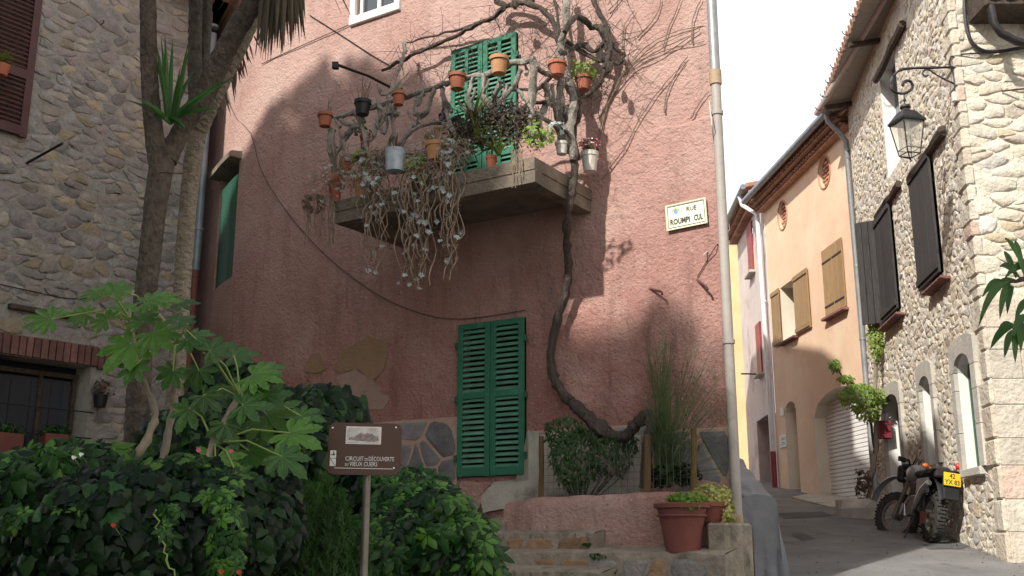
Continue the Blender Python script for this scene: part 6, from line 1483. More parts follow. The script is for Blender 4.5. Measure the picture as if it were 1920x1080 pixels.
g = MB(); g.box(RS.W(1791, 182, .04, [0]), (.08, .06, .13), bev=.01); tag(obj('junction_box', g, M['whitepot']), 'small whitish junction box under the lamp bracket', 'junction box')

# ---------------------------------------------------------------- orange house
OR = Fac([(6.21, 24.5), (6.62, 18.87)]); OL = OR.L[1]
ob = thing('orange_house', (6.4, 22, 2.4), 'orange rendered house with wooden shutters and a roller garage door', 'house')
def oh(L, Rr, top, bot, dep, rise=0): return OR.hole(L, Rr, top, bot, dep, rise, 0, [0])
gar = oh((1530, 840), (1640, 860), (1610, 712), (1540, 937), .3, .45); gar['u1'] = min(gar['u1'], OL - .12); gar['z0'] = 1.6
dr = oh((1477, 860), (1498, 860), (1484, 752), (1482, 930), .3, .22); dr['z0'] = 1.6
w1 = oh((1466, 590), (1494, 590), (1480, 528), (1484, 634), .32)
ov1 = oh((1459, 403), (1476, 400), (1468, 376), (1468, 430), .14, .1); ov2 = oh((1535, 322), (1557, 320), (1546, 293), (1547, 352), .14, .1)
ogz = OR.px(1545, 215, .45, [0])[1]; TO = OR.px(1500, 318, .1, [0])[1]
for o_ in (ov1, ov2): o_['rise'] = (o_['z1'] - o_['z0']) / 2 - .001
mb = OR.wall(1.2, ogz + .1, [gar, dr, w1, ov1, ov2], cut=(3, 5)); obj('wall', mb, [M['orange'], M['cream']], ob)
for o_ in (ov1, ov2):     # lower half of the oval, brick lattice behind, brick rim
    uc, hw = (o_['u0'] + o_['u1']) / 2, (o_['u1'] - o_['u0']) / 2; zm_ = (o_['z0'] + o_['z1']) / 2; hz = (o_['z1'] - o_['z0']) / 2; K = 12; g = MB()
    for k in range(K):
        ua, ub = uc - hw * math.cos(math.pi * k / K), uc - hw * math.cos(math.pi * (k + 1) / K); za, zb_ = zm_ - hz * math.sin(math.pi * k / K), zm_ - hz * math.sin(math.pi * (k + 1) / K)
        g.quad(OR.P(ua, za, 0), OR.P(ub, zb_, 0), OR.P(ub, o_['z0'], 0), OR.P(ua, o_['z0'], 0)); g.quad(OR.P(ua, za, 0), OR.P(ub, zb_, 0), OR.P(ub, zb_, -.14), OR.P(ua, za, -.14))
    obj('oval_opening', g, M['orange'], ob)
    g = MB(); g.tube([OR.P(uc + hw * 1.05 * math.cos(a), zm_ + hz * 1.04 * math.sin(a), .005) for a in [2 * math.pi * k / 24 for k in range(25)]], .022, 5); obj('oval_rim', g, M['brick_o'], ob)
    g = MB(); g.quad(OR.P(o_['u0'], o_['z0'], -.139), OR.P(o_['u1'], o_['z0'], -.139), OR.P(o_['u1'], o_['z1'], -.139), OR.P(o_['u0'], o_['z1'], -.139)); obj('oval_back', g, M['brick_o'], ob)
    z = o_['z0'] + .02; k = 0
    while z < o_['z1'] - .04:
        u = o_['u0'] - (.1 if k % 2 else 0)
        while u < o_['u1']:
            if abs(u + .08 - uc) < hw: g = MB(); g.box((.07, 0, .03), (.14, .07, .05), M=OR.M(u, z, -.09), bev=.004); obj('brick', g, M['brick_o'], ob)
            u += .2
        z += .085; k += 1
# eaves: rows of half-round tiles, gutter
for row, (d_, z_) in enumerate(((.16, ogz - .30), (.30, ogz - .17))):
    g = MB(); g.add([OR.P(0, z_ - .015, -.0), OR.P(OL, z_ - .015, -.0), OR.P(OL, z_ - .015, d_ + .02), OR.P(0, z_ - .015, d_ + .02)] + [OR.P(0, z_ + .01, 0), OR.P(OL, z_ + .01, 0), OR.P(OL, z_ + .01, d_ + .02), OR.P(0, z_ + .01, d_ + .02)], [(0, 1, 2, 3), (7, 6, 5, 4), (3, 2, 6, 7)]); obj('eaves_course', g, M['tile'], ob)
    u = .06
    while u < OL:
        g = MB(); n = 6; v = []
        for dd in (0, d_ + .06):
            for k in range(n + 1): a = math.pi * k / n; v.append(OR.P(u + .075 * math.cos(a), z_ + .01 + .075 * math.sin(a), dd))
        for dd in (d_ + .06, 0):
            for k in range(n + 1): a = math.pi * k / n; v.append(OR.P(u + .058 * math.cos(a), z_ + .01 + .058 * math.sin(a), dd))
        m_ = n + 1; g.add(v, [(j * m_ + k, j * m_ + k + 1, (j + 1) * m_ + k + 1, (j + 1) * m_ + k) for j in range(3) for k in range(n)]); obj('roof_tile', g, M['tile'], ob, smooth=True); u += .17
g = MB(); q = [OR.P(0, ogz, .40), OR.P(OL, ogz, .40), V((12, 20.5, ogz + 1.9)), V((11.5, 26.5, ogz + 1.9))]; g.add(q + [p + V((0, 0, .08)) for p in q], [(0, 3, 2, 1), (4, 5, 6, 7), (0, 1, 5, 4), (1, 2, 6, 5), (2, 3, 7, 6), (3, 0, 4, 7)]); obj('roof', g, M['tile'], ob)
g = MB(); g.tube([OR.P(-.05, ogz - .02, .47), OR.P(OL + .02, ogz - .02, .47)], .075, 10); obj('gutter', g, M['zinc'], ob, smooth=True)
# downpipe at the corner between orange and stone
def OP(x, y, d=.1): return OR.W(x, y, d, [0])
uo = OL - .12
zs_ = [OR.px(x, y, .1, [0])[1] for x, y in ((1585, 250), (1600, 340), (1622, 620), (1625, 760))]
pipe('drainpipe', [OR.P(uo, ogz - .05, .47), OR.P(uo, ogz - .2, .45), OR.P(uo, ogz - .45, .22), OR.P(uo, ogz - .62, .12), OR.P(uo, 4, .1), OR.P(uo, 2.2, .1)], .055, M['zinc2'], 'grey zinc downpipe between the orange house and the stone building', [(OR.P(uo, zz_, .1), up) for zz_ in (ogz - .8, 6.6, 5.2, 4.0)])
# garage door, doors, shutters
W_, H_ = gar['u1'] - gar['u0'], gar['z1'] - gar['z0']; z = gar['z0']
gd = MB(); gd.quad(OR.P(gar['u0'], gar['z0'], -.29), OR.P(gar['u1'], gar['z0'], -.29), OR.P(gar['u1'], gar['z1'], -.29), OR.P(gar['u0'], gar['z1'], -.29)); gd = obj('garage_door', gd, M['roller'], ob)
while z < gar['z1'] - .03:
    g = MB(); v = []
    for u in (gar['u0'], gar['u1']): v += [OR.P(u, z, -.275), OR.P(u, z + .012, -.255), OR.P(u, z + .065, -.255), OR.P(u, z + .078, -.275)]
    g.add(v, [(0, 4, 5, 1), (1, 5, 6, 2), (2, 6, 7, 3)]); obj('slat', g, M['roller'], gd); z += .082
g = MB(); g.quad(OR.P(dr['u0'], dr['z0'], -.29), OR.P(dr['u1'], dr['z0'], -.29), OR.P(dr['u1'], dr['z1'], -.29), OR.P(dr['u0'], dr['z1'], -.29)); obj('door', g, M['cream'], ob)
W_, H_ = w1['u1'] - w1['u0'], w1['z1'] - w1['z0']
g = MB(); g.quad(OR.P(w1['u0'], w1['z0'], -.31), OR.P(w1['u1'], w1['z0'], -.31), OR.P(w1['u1'], w1['z1'], -.31), OR.P(w1['u0'], w1['z1'], -.31)); obj('window', g, M['pane'], ob)
p, q = OR.px(1448, 595, .04, [0]), OR.px(1467, 590, .04, [0]); plank_leaf(ob, OR.M(p[0], w1['z0'] - .02, .04), w1['u0'] - p[0] - .01, H_ + .03, 3, M['wood_tan'], 'brown shutter folded back on the left', bm=M['wood_tan'])
p = OR.px(1517, 570, .04, [0]); plank_leaf(ob, OR.M(w1['u1'] + .01, w1['z0'] - .02, .04), p[0] - w1['u1'], H_ + .03, 3, M['wood_tan'], 'brown shutter folded back on the right', bm=M['wood_tan'])
cl = oh((1547, 530), (1586, 525), (1563, 457), (1570, 585), .1); W2 = cl['u1'] - cl['u0']; H2 = cl['z1'] - cl['z0']
for k in range(2):
    o = plank_leaf(ob, OR.M(cl['u0'] + k * W2 / 2 + .003, cl['z0'], .03), W2 / 2 - .006, H2, 2, M['wood_tan'], 'closed brown shutter near the downpipe', battens=())
    g = MB()
    for zq in (.14, .8): g.box(((W2 / 4), -.02, H2 * zq), (W2 / 2 - .05, .012, .035), M=OR.M(cl['u0'] + k * W2 / 2, cl['z0'], .03))
    obj('strap_hinge', g, M['iron'], o)
for h in (w1, cl): g = MB(); g.box(((h['u1'] - h['u0']) / 2, 0, -.04), (h['u1'] - h['u0'] + .1, .16, .06), M=OR.M(h['u0'], h['z0'] - .01, .05), bev=.01); obj('sill', g, M['brick'], ob)
for (x, y, w_, h_) in ((1468, 827, 8, 24), (1466, 772, 4, 16)): p = OR.px(x, y, .02, [0]); g = MB(); g.box((0, 0, 0), (w_ * .055, .015, h_ * .0118), M=OR.M(p[0], p[1], .015)); o = obj('notice_plate', g, M['white'], ob)
p = OR.px(1468, 826, .03, [0]); g = MB()
for zq in (.06, .02, -.04, -.08): g.box((0, 0, zq), (.26, .004, .012), M=OR.M(p[0], p[1], .024))
obj('printed_line', g, M['ink_b'], ob)
# concrete ramp
g = MB(); pts = [OR.P(gar['u0'] - .2, 0, -.45), OR.P(gar['u1'], 0, -.45), OR.P(gar['u1'] + .0, 0, .9), OR.P(gar['u0'] + .6, 0, .8), OR.P(gar['u0'] - .3, 0, .12)]
g.add([V((p.x, p.y, gz(p.x, p.y) + (.05 if i < 2 else .022))) for i, p in enumerate(pts)], [(0, 1, 2, 3, 4)]); g.add([V((p.x, p.y, gz(p.x, p.y) - .04)) for p in pts] + [V((p.x, p.y, gz(p.x, p.y) + (.05 if i < 2 else .022))) for i, p in enumerate(pts)], [(i, (i + 1) % 5, (i + 1) % 5 + 5, i + 5) for i in range(5)])
tag(obj('pavement', g, M['cement']), kind='structure')

# ---------------------------------------------------------------- grey-pink house and the houses beyond
GR = Fac([(6.48, 28.8), (6.21, 24.52)]); GL = GR.L[1]
gb = thing('grey_house', (6.2, 27, 2.8), 'grey-pink rendered house with red shutters at the far end of the street', 'house')
gw1 = GR.hole((1404, 460), (1413, 455), (1408, 418), (1411, 512), .12, segs=[0]); gw2 = GR.hole((1421, 650), (1429, 645), (1424, 605), (1428, 700), .12, segs=[0])
gdr = GR.hole((1422, 850), (1447, 850), (1435, 780), (1440, 925), .5, segs=[0]); gdr['u1'] = min(gdr['u1'], GL - .02); gdr['z0'] = 2.4
gtz = GR.px(1400, 400, .2, [0])[1]
mb = GR.wall(1.8, gtz + .35, [gw1, gw2, gdr]); obj('wall', mb, M['greypink'], gb) if False else obj('wall', mb, [M['greypink'], M['greypink']], gb)
for h in (gw1, gw2):
    W_, H_ = h['u1'] - h['u0'], h['z1'] - h['z0']
    for k in range(2): g = MB(); g.box((W_ / 4, 0, H_ / 2), (W_ / 2 - .02, .04, H_), M=GR.M(h['u0'] + k * W_ / 2, h['z0'], .03), bev=.004); obj('shutter', g, M['redpaint'], gb)
    g = MB(); g.box((W_ / 2, 0, -.05), (W_ + .1, .18, .07), M=GR.M(h['u0'], h['z0'], .07), bev=.01); obj('sill', g, M['dressed'], gb)
g = MB(); g.quad(GR.P(gdr['u0'], gdr['z0'], -.48), GR.P(gdr['u1'], gdr['z0'], -.48), GR.P(gdr['u1'], gdr['z1'], -.48), GR.P(gdr['u0'], gdr['z1'], -.48)); obj('doorway', g, M['black'], gb)
g = MB(); ztop = gtz + .3
q = [GR.P(0, ztop, .4), GR.P(GL, ztop, .4), V((10, 26.5, ztop + 1.4)), V((10, 30, ztop + 1.4))]; g.add(q + [p + V((0, 0, .1)) for p in q], [(0, 3, 2, 1), (4, 5, 6, 7), (0, 1, 5, 4), (1, 2, 6, 5), (2, 3, 7, 6), (3, 0, 4, 7)]); obj('roof', g, M['tile'], gb)
for row, (d_, z_) in enumerate(((.16, ztop - .22), (.28, ztop - .1))):
    u = .06
    while u < GL: g = MB(); g.tube([GR.P(u, z_, 0), GR.P(u, z_, d_ + .05)], .07, 7); obj('roof_tile', g, M['tile'], gb, smooth=True); u += .17
g = MB(); g.tube([GR.P(-.05, ztop, .47), GR.P(GL + .02, ztop, .47)], .07, 9); obj('gutter', g, M['zinc'], gb, smooth=True)
up_ = GL - .1; z1_ = OR.px(1420, 425, .1)[1]
pipe('drainpipe', [GR.P(up_ - .5, ztop - .02, .47), GR.P(up_ - .45, ztop - .3, .42), GR.P(up_, ztop - .7, .14), GR.P(up_, 5.2, .1), GR.P(up_, GR.px(1452, 845, .1)[1], .1)], .055, M['pipe_white'], 'white downpipe between the grey-pink house and the orange house', [(GR.P(up_, zz_, .1), up) for zz_ in (7.2, 5.6)],
     [(GR.P(up_, GR.px(1452, 845, .1)[1], .1), GR.P(up_, 2.5, .1), .07, M['redpaint'], 'foot')])
g = MB(); p = GR.W(1424, 700, .1); g.tube([GR.P(GL - 1.4, p.z, .05), GR.P(GL - 1.3, p.z, .55)], .02, 5); tag(obj('wall_hook', g, M['rust']), 'rusty stay sticking out of the grey-pink house beside the white pipe', 'hook')
fh = thing('far_house', (6.5, 33, 3.4), 'sunlit yellow-orange house glimpsed at the very end of the street', 'house')
g = MB(); g.box((5.6, 34.5, 7.2), (5, 3, 8.2)); obj('wall', g, M['cream_y'] if 'cream_y' in M else M['orange'], fh); g = MB(); g.box((5.6, 34.5, 11.4), (5.6, 3.6, .2), taper=.7); obj('roof', g, M['tile'], fh)

# ---------------------------------------------------------------- letterbox, climbing plant, planter
g = MB(); p = RS.px(1656, 806, .16, [0]); b_ = thing('letterbox', RS.P(p[0], p[1], .2), 'dark red letterbox fixed on the stone wall beside the climbing plant', 'letterbox')
lbm = Matrix.Translation(W(1657, 806, 17.6)) @ Euler((0, 0, R(8))).to_matrix().to_4x4()
g.box((0, 0, 0), (.21, .16, .30), M=lbm, bev=.012); obj('box', g, M['redpaint'], b_); g = MB(); g.box((0, -.085, .09), (.14, .01, .02), M=lbm); g.box((.06, -.085, -.02), (.02, .012, .02), M=lbm); obj('slot', g, M['chrome'], b_)
gp = ground_pt(1625, 968); cpn = thing('climbing_plant', gp, 'leafy climber with a bushy crown growing from a stone kerb pot at the house corner', 'plant')
YP = gp.y
limb([W(*p, YP) for p in ((1628, 960), (1632, 900), (1640, 850), (1643, 790), (1640, 740), (1645, 680), (1640, 620))], (.05, .025), M['stemg'], cpn, 'stem', kn=.02)
limb([W(*p, YP) for p in ((1640, 850), (1634, 800), (1625, 750), (1600, 720), (1575, 700), (1560, 680))], (.025, .01), M['vine'], cpn, 'stem', kn=.015)
SH2 = mk(small_leaf, [M['grassy'], M['limegreen']])
mass_leaves(cpn, [ell(1612, 745, YP - .1, 34, 26), ell(1625, 770, YP - .1, 24, 20), ell(1640, 640, YP, 12, 40), ell(1565, 685, YP, 10, 12), ell(1585, 710, YP, 14, 8), ell(1650, 745, YP, 14, 16)], 2600, .07, SH2, [M['grassy'], M['limegreen']], limit=200, jit=.9)
kp = thing('stone_pot', gp, 'rough stone kerb pot at the foot of the climbing plant', 'planter')
g = MB(); g.lathe([(.48, -.1), (.50, .12), (.46, .26), (.38, .27), (.34, .2), (.01, .2)], 16, wob=.05); o = obj('body', g, M['dressed'], kp, False); g = MB(); g.lathe([(.36, .19), (.3, .23), (.01, .25)], 10); obj('soil', g, M['soil'], kp, False)
t = thing('potted_bush', W(1622, 905, YP - .2), 'small dark leafless bush in front of the climber trunk', 'plant'); g = MB(); blob_leaves(g, W(1618, 905, YP - .2), (.16, .14, .32), 120, .08); stuff(obj('leaves', g, M['dry'], t)); 
t = thing('weed', ground_pt(1800, 1008), 'small green weed at the foot of the sunlit stone wall', 'weed'); g = MB(); blob_leaves(g, (0, .1, .1), (.12, .1, .14), 90, .04); stuff(obj('leaves', g, M['creeper_l'], t, False))

# patches in the road, a kerb stone at the corner
def rz_(p): return gz(p.x, p.y) + .012 * noise.noise(V((p.x * .7, p.y * .7, 0))) + .006
def road_patch(pts, name='road_patch'):
    q = [ground_pt(x, y) for x, y in pts]; n = len(q); c_ = sum(q, V((0, 0, 0))) / n; g = MB(); ring = []
    for i in range(n):
        for k in range(3): p = q[i].lerp(q[(i + 1) % n], k / 3); p = V((p.x + rnd.uniform(-.04, .04), p.y + rnd.uniform(-.05, .05), 0)); ring.append(V((p.x, p.y, rz_(p))))
    m_ = len(ring); g.add(ring + [V((c_.x, c_.y, rz_(c_)))], [(i, (i + 1) % m_, m_) for i in range(m_)]); return tag(obj(name, g, M['asphalt_d']), kind='structure')
road_patch([(1462, 962), (1545, 960), (1560, 968), (1465, 974)]); road_patch([(1728, 1020), (1790, 1012), (1835, 1018), (1800, 1030), (1740, 1030)]); road_patch([(1480, 1000), (1500, 998), (1530, 1010), (1500, 1016)])
g = MB(); p = ground_pt(1868, 1034); g.box((p.x, p.y, p.z + .05), (.26, .2, .16), bev=.03); tag(obj('corner_block', g, M['dressed']), 'small rounded stone block at the foot of the building corner', 'block')
t = thing('grit', ground_pt(1700, 1040), 'scattered grit and dry leaves along the foot of the sunlit wall', 'litter'); g = MB()
for _ in range(260):
    if rnd.random() < .6: y = rnd.uniform(10.8, 15.5); x = 5.87 + .141 * (y - 14.2) - abs(rnd.gauss(.05, .16))
    else: x, y = rnd.uniform(2.8, 5.3), rnd.uniform(10.5, 18)
    leaf1(g, V((x, y, gz(x, y) + .025)), V((rnd.uniform(-.5, .5), rnd.uniform(-.5, .5), 1)).normalized(), rnd.uniform(.015, .04))
stuff(t); stuff(obj('litter', g, M['dry'], t))

# ---------------------------------------------------------------- motorbike leaning at the wall
def bike():
    t = thing('motorbike', V((5.40, 13.85, gz(5.4, 13.85))), 'old grey trail motorbike with yellow plate 42 YX 83 parked against the stone wall', 'motorbike', rot=(0, 0, 0))
    B = MB
    rear, R_ = V((0, 0, .33)), .315
    steer = Matrix.Translation((0, 1.22, 0)) @ Matrix.Rotation(R(38), 4, 'Z')
    def wheel(name, c, r, w, Mx=None, knob=True):
        Mx = Mx or Matrix(); g = B(); n = 36; prof = [(-w, r - .10), (-w, r - .03), (-w * .6, r), (w * .6, r), (w, r - .03), (w, r - .10)]
        vs = []
        for k in range(n):
            a = 2 * math.pi * k / n
            for x, rr in prof: vs.append((c.x + x, c.y + rr * math.cos(a), c.z + rr * math.sin(a)))
        m_ = len(prof); g.add(vs, [(k * m_ + i, ((k + 1) % n) * m_ + i, ((k + 1) % n) * m_ + (i + 1) % m_, k * m_ + (i + 1) % m_) for k in range(n) for i in range(m_)], M=Mx)
        if knob:
            for k in range(44):
                a = 2 * math.pi * k / 44
                for s_ in ((-.75, -.2, .35) if k % 2 else (-.35, .2, .75)): g.box((0, 0, 0), (w * .5, .028, .026), M=Mx @ Matrix.Translation((c.x + s_ * w, c.y + (r + .004) * math.cos(a), c.z + (r + .004) * math.sin(a))) @ Matrix.Rotation(a - math.pi / 2, 4, 'X'))
        wl = obj(name, g, M['rubber'], t, False)
        g = B()
        for rr, hh in ((r - .10, w * .75),):
            vs = []
            for k in range(n):
                a = 2 * math.pi * k / n
                for x, q in ((-hh, rr + .008), (-hh, rr - .02), (hh, rr - .02), (hh, rr + .008)): vs.append((c.x + x, c.y + q * math.cos(a), c.z + q * math.sin(a)))
            g.add(vs, [(k * 4 + i, ((k + 1) % n) * 4 + i, ((k + 1) % n) * 4 + (i + 1) % 4, k * 4 + (i + 1) % 4) for k in range(n) for i in range(4)], M=Mx)
        obj('rim', g, M['chrome'], wl, False)
        g = B()
        for k in range(20):
            a = 2 * math.pi * k / 20; s_ = .03 * (1 if k % 2 else -1); g.tube([(c.x + s_, c.y + .04 * math.cos(a + .5), c.z + .04 * math.sin(a + .5)), (c.x, c.y + (r - .11) * math.cos(a), c.z + (r - .11) * math.sin(a))], .0028, 3, M=Mx)
        g.tube([(c.x - .07, c.y, c.z), (c.x + .07, c.y, c.z)], .045, 10, M=Mx); obj('spokes_and_hub', g, M['galv'], wl, False)
        return wl
    wheel('rear_wheel', rear, R_, .06); wheel('front_wheel', V((0, .06, .345)), .335, .04, steer)
    def part(nm, g, m, sm=True, world_=False): return obj(nm, g, M[m], t, False, smooth=sm)
    g = B(); g.tube([(-.03, .95, .95), (-.03, .62, .50), (-.03, .45, .36), (-.03, .2, .34)], .02, 6); g.tube([(.06, .98, .98), (.05, .5, .86), (.05, -.1, .84), (.05, -.35, .86)], .018, 6); g.tube([(-.06, .98, .98), (-.05, .5, .86), (-.05, -.1, .84), (-.05, -.35, .86)], .018, 6)
    for s_ in (-1, 1): g.tube([(s_ * .09, .45, .40), (s_ * .1, 0, .33)], .022, 6); g.tube([(s_ * .11, .05, .36), (s_ * .11, .12, .78)], .024, 7)
    part('frame', g, 'iron')
    g = B(); g.lathe([(.01, -.2), (.10, -.16), (.13, -.02), (.13, .1), (.07, .2), (.01, .22)], 14, M=Matrix.Translation((0, .66, .92)) @ Matrix.Rotation(R(-86), 4, 'X')); part('fuel_tank', g, 'bikegrey')
    g = B(); g.box((0, .22, .90), (.2, .75, .09), bev=.03); g.box((0, -.1, .93), (.19, .3, .07), bev=.025); part('seat', g, 'rubber', False)
    g = B(); g.box((0, .50, .50), (.22, .3, .26), bev=.03); g.box((0, .60, .72), (.15, .18, .2), bev=.02)
    for k in range(6): g.box((0, .60, .64 + k * .028), (.20, .24, .008))
    g.tube([(-.11, .48, .44), (-.155, .48, .44)], .085, 12); part('engine', g, 'galv', False)
    g = B(); g.tube([(-.06, .72, .62), (-.1, .82, .50), (-.12, .7, .34), (-.12, .45, .33), (-.15, .22, .50), (-.16, .0, .66), (-.16, -.2, .74)], [.02, .02, .02, .025, .04, .045, .04], 9); part('exhaust', g, 'chrome')
    g = B(); v = []
    for k in range(11):
        a = R(20 + 125 * k / 10); rr = .40
        for x, dz in ((-.08, -.025), (-.05, .0), (.05, .0), (.08, -.025)): v.append((x, 0 + rr * math.cos(a) * -1 if False else -rr * math.cos(a) * 1.0, .36 + rr * math.sin(a) * 1.25 + dz))
    g.add(v, [(k * 4 + i, k * 4 + 4 + i, k * 4 + 5 + i, k * 4 + 1 + i) for k in range(10) for i in range(3)]); part('rear_mudguard', g, 'blackpl')
    g = B(); v = []
    for k in range(11):
        a = R(20 + 105 * k / 10); rr = .335 + .10
        for x, dz in ((-.075, -.03), (-.045, 0), (.045, 0), (.075, -.03)): v.append((x, .06 + rr * math.cos(a), .345 + (rr + .16) * math.sin(a) + dz))
    g.add(v, [(k * 4 + i, k * 4 + 4 + i, k * 4 + 5 + i, k * 4 + 1 + i) for k in range(10) for i in range(3)], M=steer); part('front_mudguard', g, 'bikegrey')
    g = B()
    for s_ in (-1, 1): g.tube([(s_ * .085, .06, .34), (s_ * .085, -.10, .75), (s_ * .085, -.17, 1.0)], [.028, .03, .022], 8, M=steer)
    g.box((0, -.16, .96), (.22, .06, .04), M=steer, bev=.008); g.box((0, -.12, .80), (.22, .06, .04), M=steer, bev=.008); part('fork', g, 'galv', False)
    g = B(); g.tube([(-.40, -.28, 1.10), (-.24, -.22, 1.12), (-.12, -.18, 1.02), (.12, -.18, 1.02), (.24, -.22, 1.12), (.40, -.28, 1.10)], .013, 7, M=steer); hb = part('handlebars', g, 'iron')
    g = B()
    for s_ in (-1, 1): g.tube([(s_ * .27, -.23, 1.12), (s_ * .41, -.285, 1.10)], .02, 8, M=steer); g.tube([(s_ * .24, -.17, 1.11), (s_ * .40, -.2, 1.09)], .006, 5, M=steer); g.box((s_ * .33, -.17, 1.12), (.17, .03, .07), M=steer, bev=.01)
    obj('grips', g, M['rubber'], hb, False)
    g = B(); g.box((0, .0, .95), (.24, .10, .24), M=steer, bev=.03); g.box((0, -.08, 1.06), (.20, .12, .08), M=steer, bev=.02); part('headlight_cowl', g, 'blackpl', False)
    g = B()
    for k in range(4): g.tube([(rnd.uniform(-.1, .1), -.05, .9), (rnd.uniform(-.2, .2), -.25, 1.18), (rnd.uniform(-.1, .1), -.35, .95), (0, -.5, .85)], .007, 4, M=steer)
    part('control_cables', g, 'rubber')
    for s_ in (-1, 1):
        g = B(); g.box((s_ * .12, .12, .72), (.03, .42, .2), M=None, bev=.012); part('side_panel', g, 'bikegrey' if s_ < 0 else 'blackpl', False)
    g = B(); g.box((0, -.30, .86), (.26, .10, .10), bev=.02); g.tube([(-.22, -.28, .90), (.22, -.28, .90)], .014, 6); g.tube([(-.2, -.28, .90), (-.17, .1, .84)], .012, 6); g.tube([(.2, -.28, .90), (.17, .1, .84)], .012, 6); g.box((0, -.20, .915), (.34, .26, .018), bev=.004); part('rear_rack', g, 'iron', False)
    pm = Matrix.Translation((.06, -.40, .80)) @ Matrix.Rotation(R(-10), 4, 'X')
    g = B(); g.box((0, .01, 0), (.23, .012, .19), M=pm, bev=.004); g.box((0, .05, -.1), (.20, .05, .32), M=pm, bev=.01); part('plate_holder', g, 'blackpl', False)
    g = B(); g.box((0, 0, 0), (.215, .008, .17), M=pm, bev=.003); pl_ = part('number_plate', g, 'plate', False)
    for s_, dz in (('42', .038), ('YX 83', -.042)):
        c = bpy.data.curves.new('plate_text', 'FONT'); c.body = s_; c.size = .085; c.align_x = 'CENTER'; c.align_y = 'CENTER'; c.extrude = .001; c.offset = .0015
        tt = bpy.data.objects.new('plate_text', c); COL.objects.link(tt); bpy.context.view_layer.update(); me = bpy.data.meshes.new_from_object(tt.evaluated_get(bpy.context.evaluated_depsgraph_get())); bpy.data.objects.remove(tt)
        me.transform(pm @ Matrix.Translation((0, -.006, dz)) @ Matrix.Rotation(R(90), 4, 'X') @ Matrix.Diagonal((.85, 1, 1, 1))); me.materials.clear(); me.materials.append(M['ink_b']); link(bpy.data.objects.new('lettering', me), pl_, False)
    g = B(); g.ball((.14, -.36, .985), .042, 10, 7, sc=(1, .8, 1)); g.tube([(.14, -.33, .985), (.14, -.28, .9)], .012, 6); part('tail_light', g, 'lens_r')
    g = B(); g.ball((-.24, -.26, .94), .04, 10, 7, sc=(1.1, .8, .8)); g.tube([(-.2, -.26, .93), (-.1, -.26, .9)], .01, 5); part('indicator', g, 'lens_o')
    g = B(); g.tube([(-.12, .35, .32), (-.25, .30, .02)], .012, 6); part('side_stand', g, 'iron'); g = B(); g.box((.0, .36, .33), (.44, .05, .03), bev=.008); part('footrest', g, 'rubber', False)
    g = B(); g.tube([(.10, 0, .34), (.10, .25, .36), (.10, .45, .40)], .012, 5); g.box((-.14, -.02, .3), (.012, .2, .16)); part('chain_guard', g, 'bikered', False)
    return t
bk_ = bike(); bk_.rotation_euler = (R(0), R(9), R(-1)); bk_.location.x = 5.43

# ---------------------------------------------------------------- covered scooter
tp = thing('covered_scooter', V((2.38, 11.2, gz(0, 11.2))), 'scooter under a grey tarpaulin parked round the corner of the pink house', 'scooter')
g = MB(); ny, nx = 26, 20; vs = []
for j in range(ny + 1):
    f = j / ny; y = 10.35 + 1.75 * f; base = gz(0, y); H_ = .86 + .32 * max(0, min(1, (f - .05) / .75)) - .15 * max(0, (f - .8) / .2)
    for i in range(nx + 1):
        s_ = i / nx; a = s_ * 2 - 1                       # -1 .. 1 across
        k = abs(a); w_ = .17 + .015 * math.sin(f * 17)
        if k < .45: x = a / .45 * w_; z = H_ - .03 * (k / .45) ** 2
        else:
            q = (k - .45) / .55; x = math.copysign(w_ + .06 * q + .02 * math.sin(f * 26 + 3 * q) * q, a); z = H_ * (1 - q) + .01
        vs.append(V((2.40 + x + .03 * noise.noise(V((f * 6, s_ * 7, 1))), y + .02 * noise.noise(V((f * 5, s_ * 9, 5))), base + z + .015 * noise.noise(V((f * 9, s_ * 9, 9))))))
m_ = nx + 1; g.add(vs, [(j * m_ + i, j * m_ + i + 1, (j + 1) * m_ + i + 1, (j + 1) * m_ + i) for j in range(ny) for i in range(nx)])
def endcap(j, sgn):
    row = vs[j * m_:(j + 1) * m_]; K = 8; v = []; 
    for r_ in range(K + 1):
        q = r_ / K
        for i in range(m_):
            p = row[i]; zb = gz(0, p.y) + .01; top = p.z; z = top + (zb - top) * q if top > zb + .02 else top
            v.append(V((p.x + .05 * q * (i / nx - .5) + .02 * q * math.sin(i * 2.1), p.y - sgn * (.02 + .07 * q + .03 * q * math.sin(i * 1.7)), z)))
    g.add(v, [(r_ * m_ + i, r_ * m_ + i + 1, (r_ + 1) * m_ + i + 1, (r_ + 1) * m_ + i) for r_ in range(K) for i in range(nx)])
endcap(0, 1); endcap(ny, -1); obj('tarpaulin', g, M['tarp'], tp, smooth=True)
g = MB(); g.tube([V((2.12, 10.33, gz(0, 10.3) + .03)), V((2.3, 10.24, gz(0, 10.25) + .02)), V((2.5, 10.27, gz(0, 10.25) + .015))], .02, 6); obj('red_lining', g, M['tarp_red'], tp)
g = MB()
for y in (10.62, 11.75): g.lathe([(.01, -.05), (.22, -.05), (.24, 0), (.22, .05), (.01, .05)], 16, M=Matrix.Translation((2.42, y, gz(0, y) + .24)) @ Matrix.Rotation(R(90), 4, 'Y'))
obj('wheel', g, M['rubber'], tp)

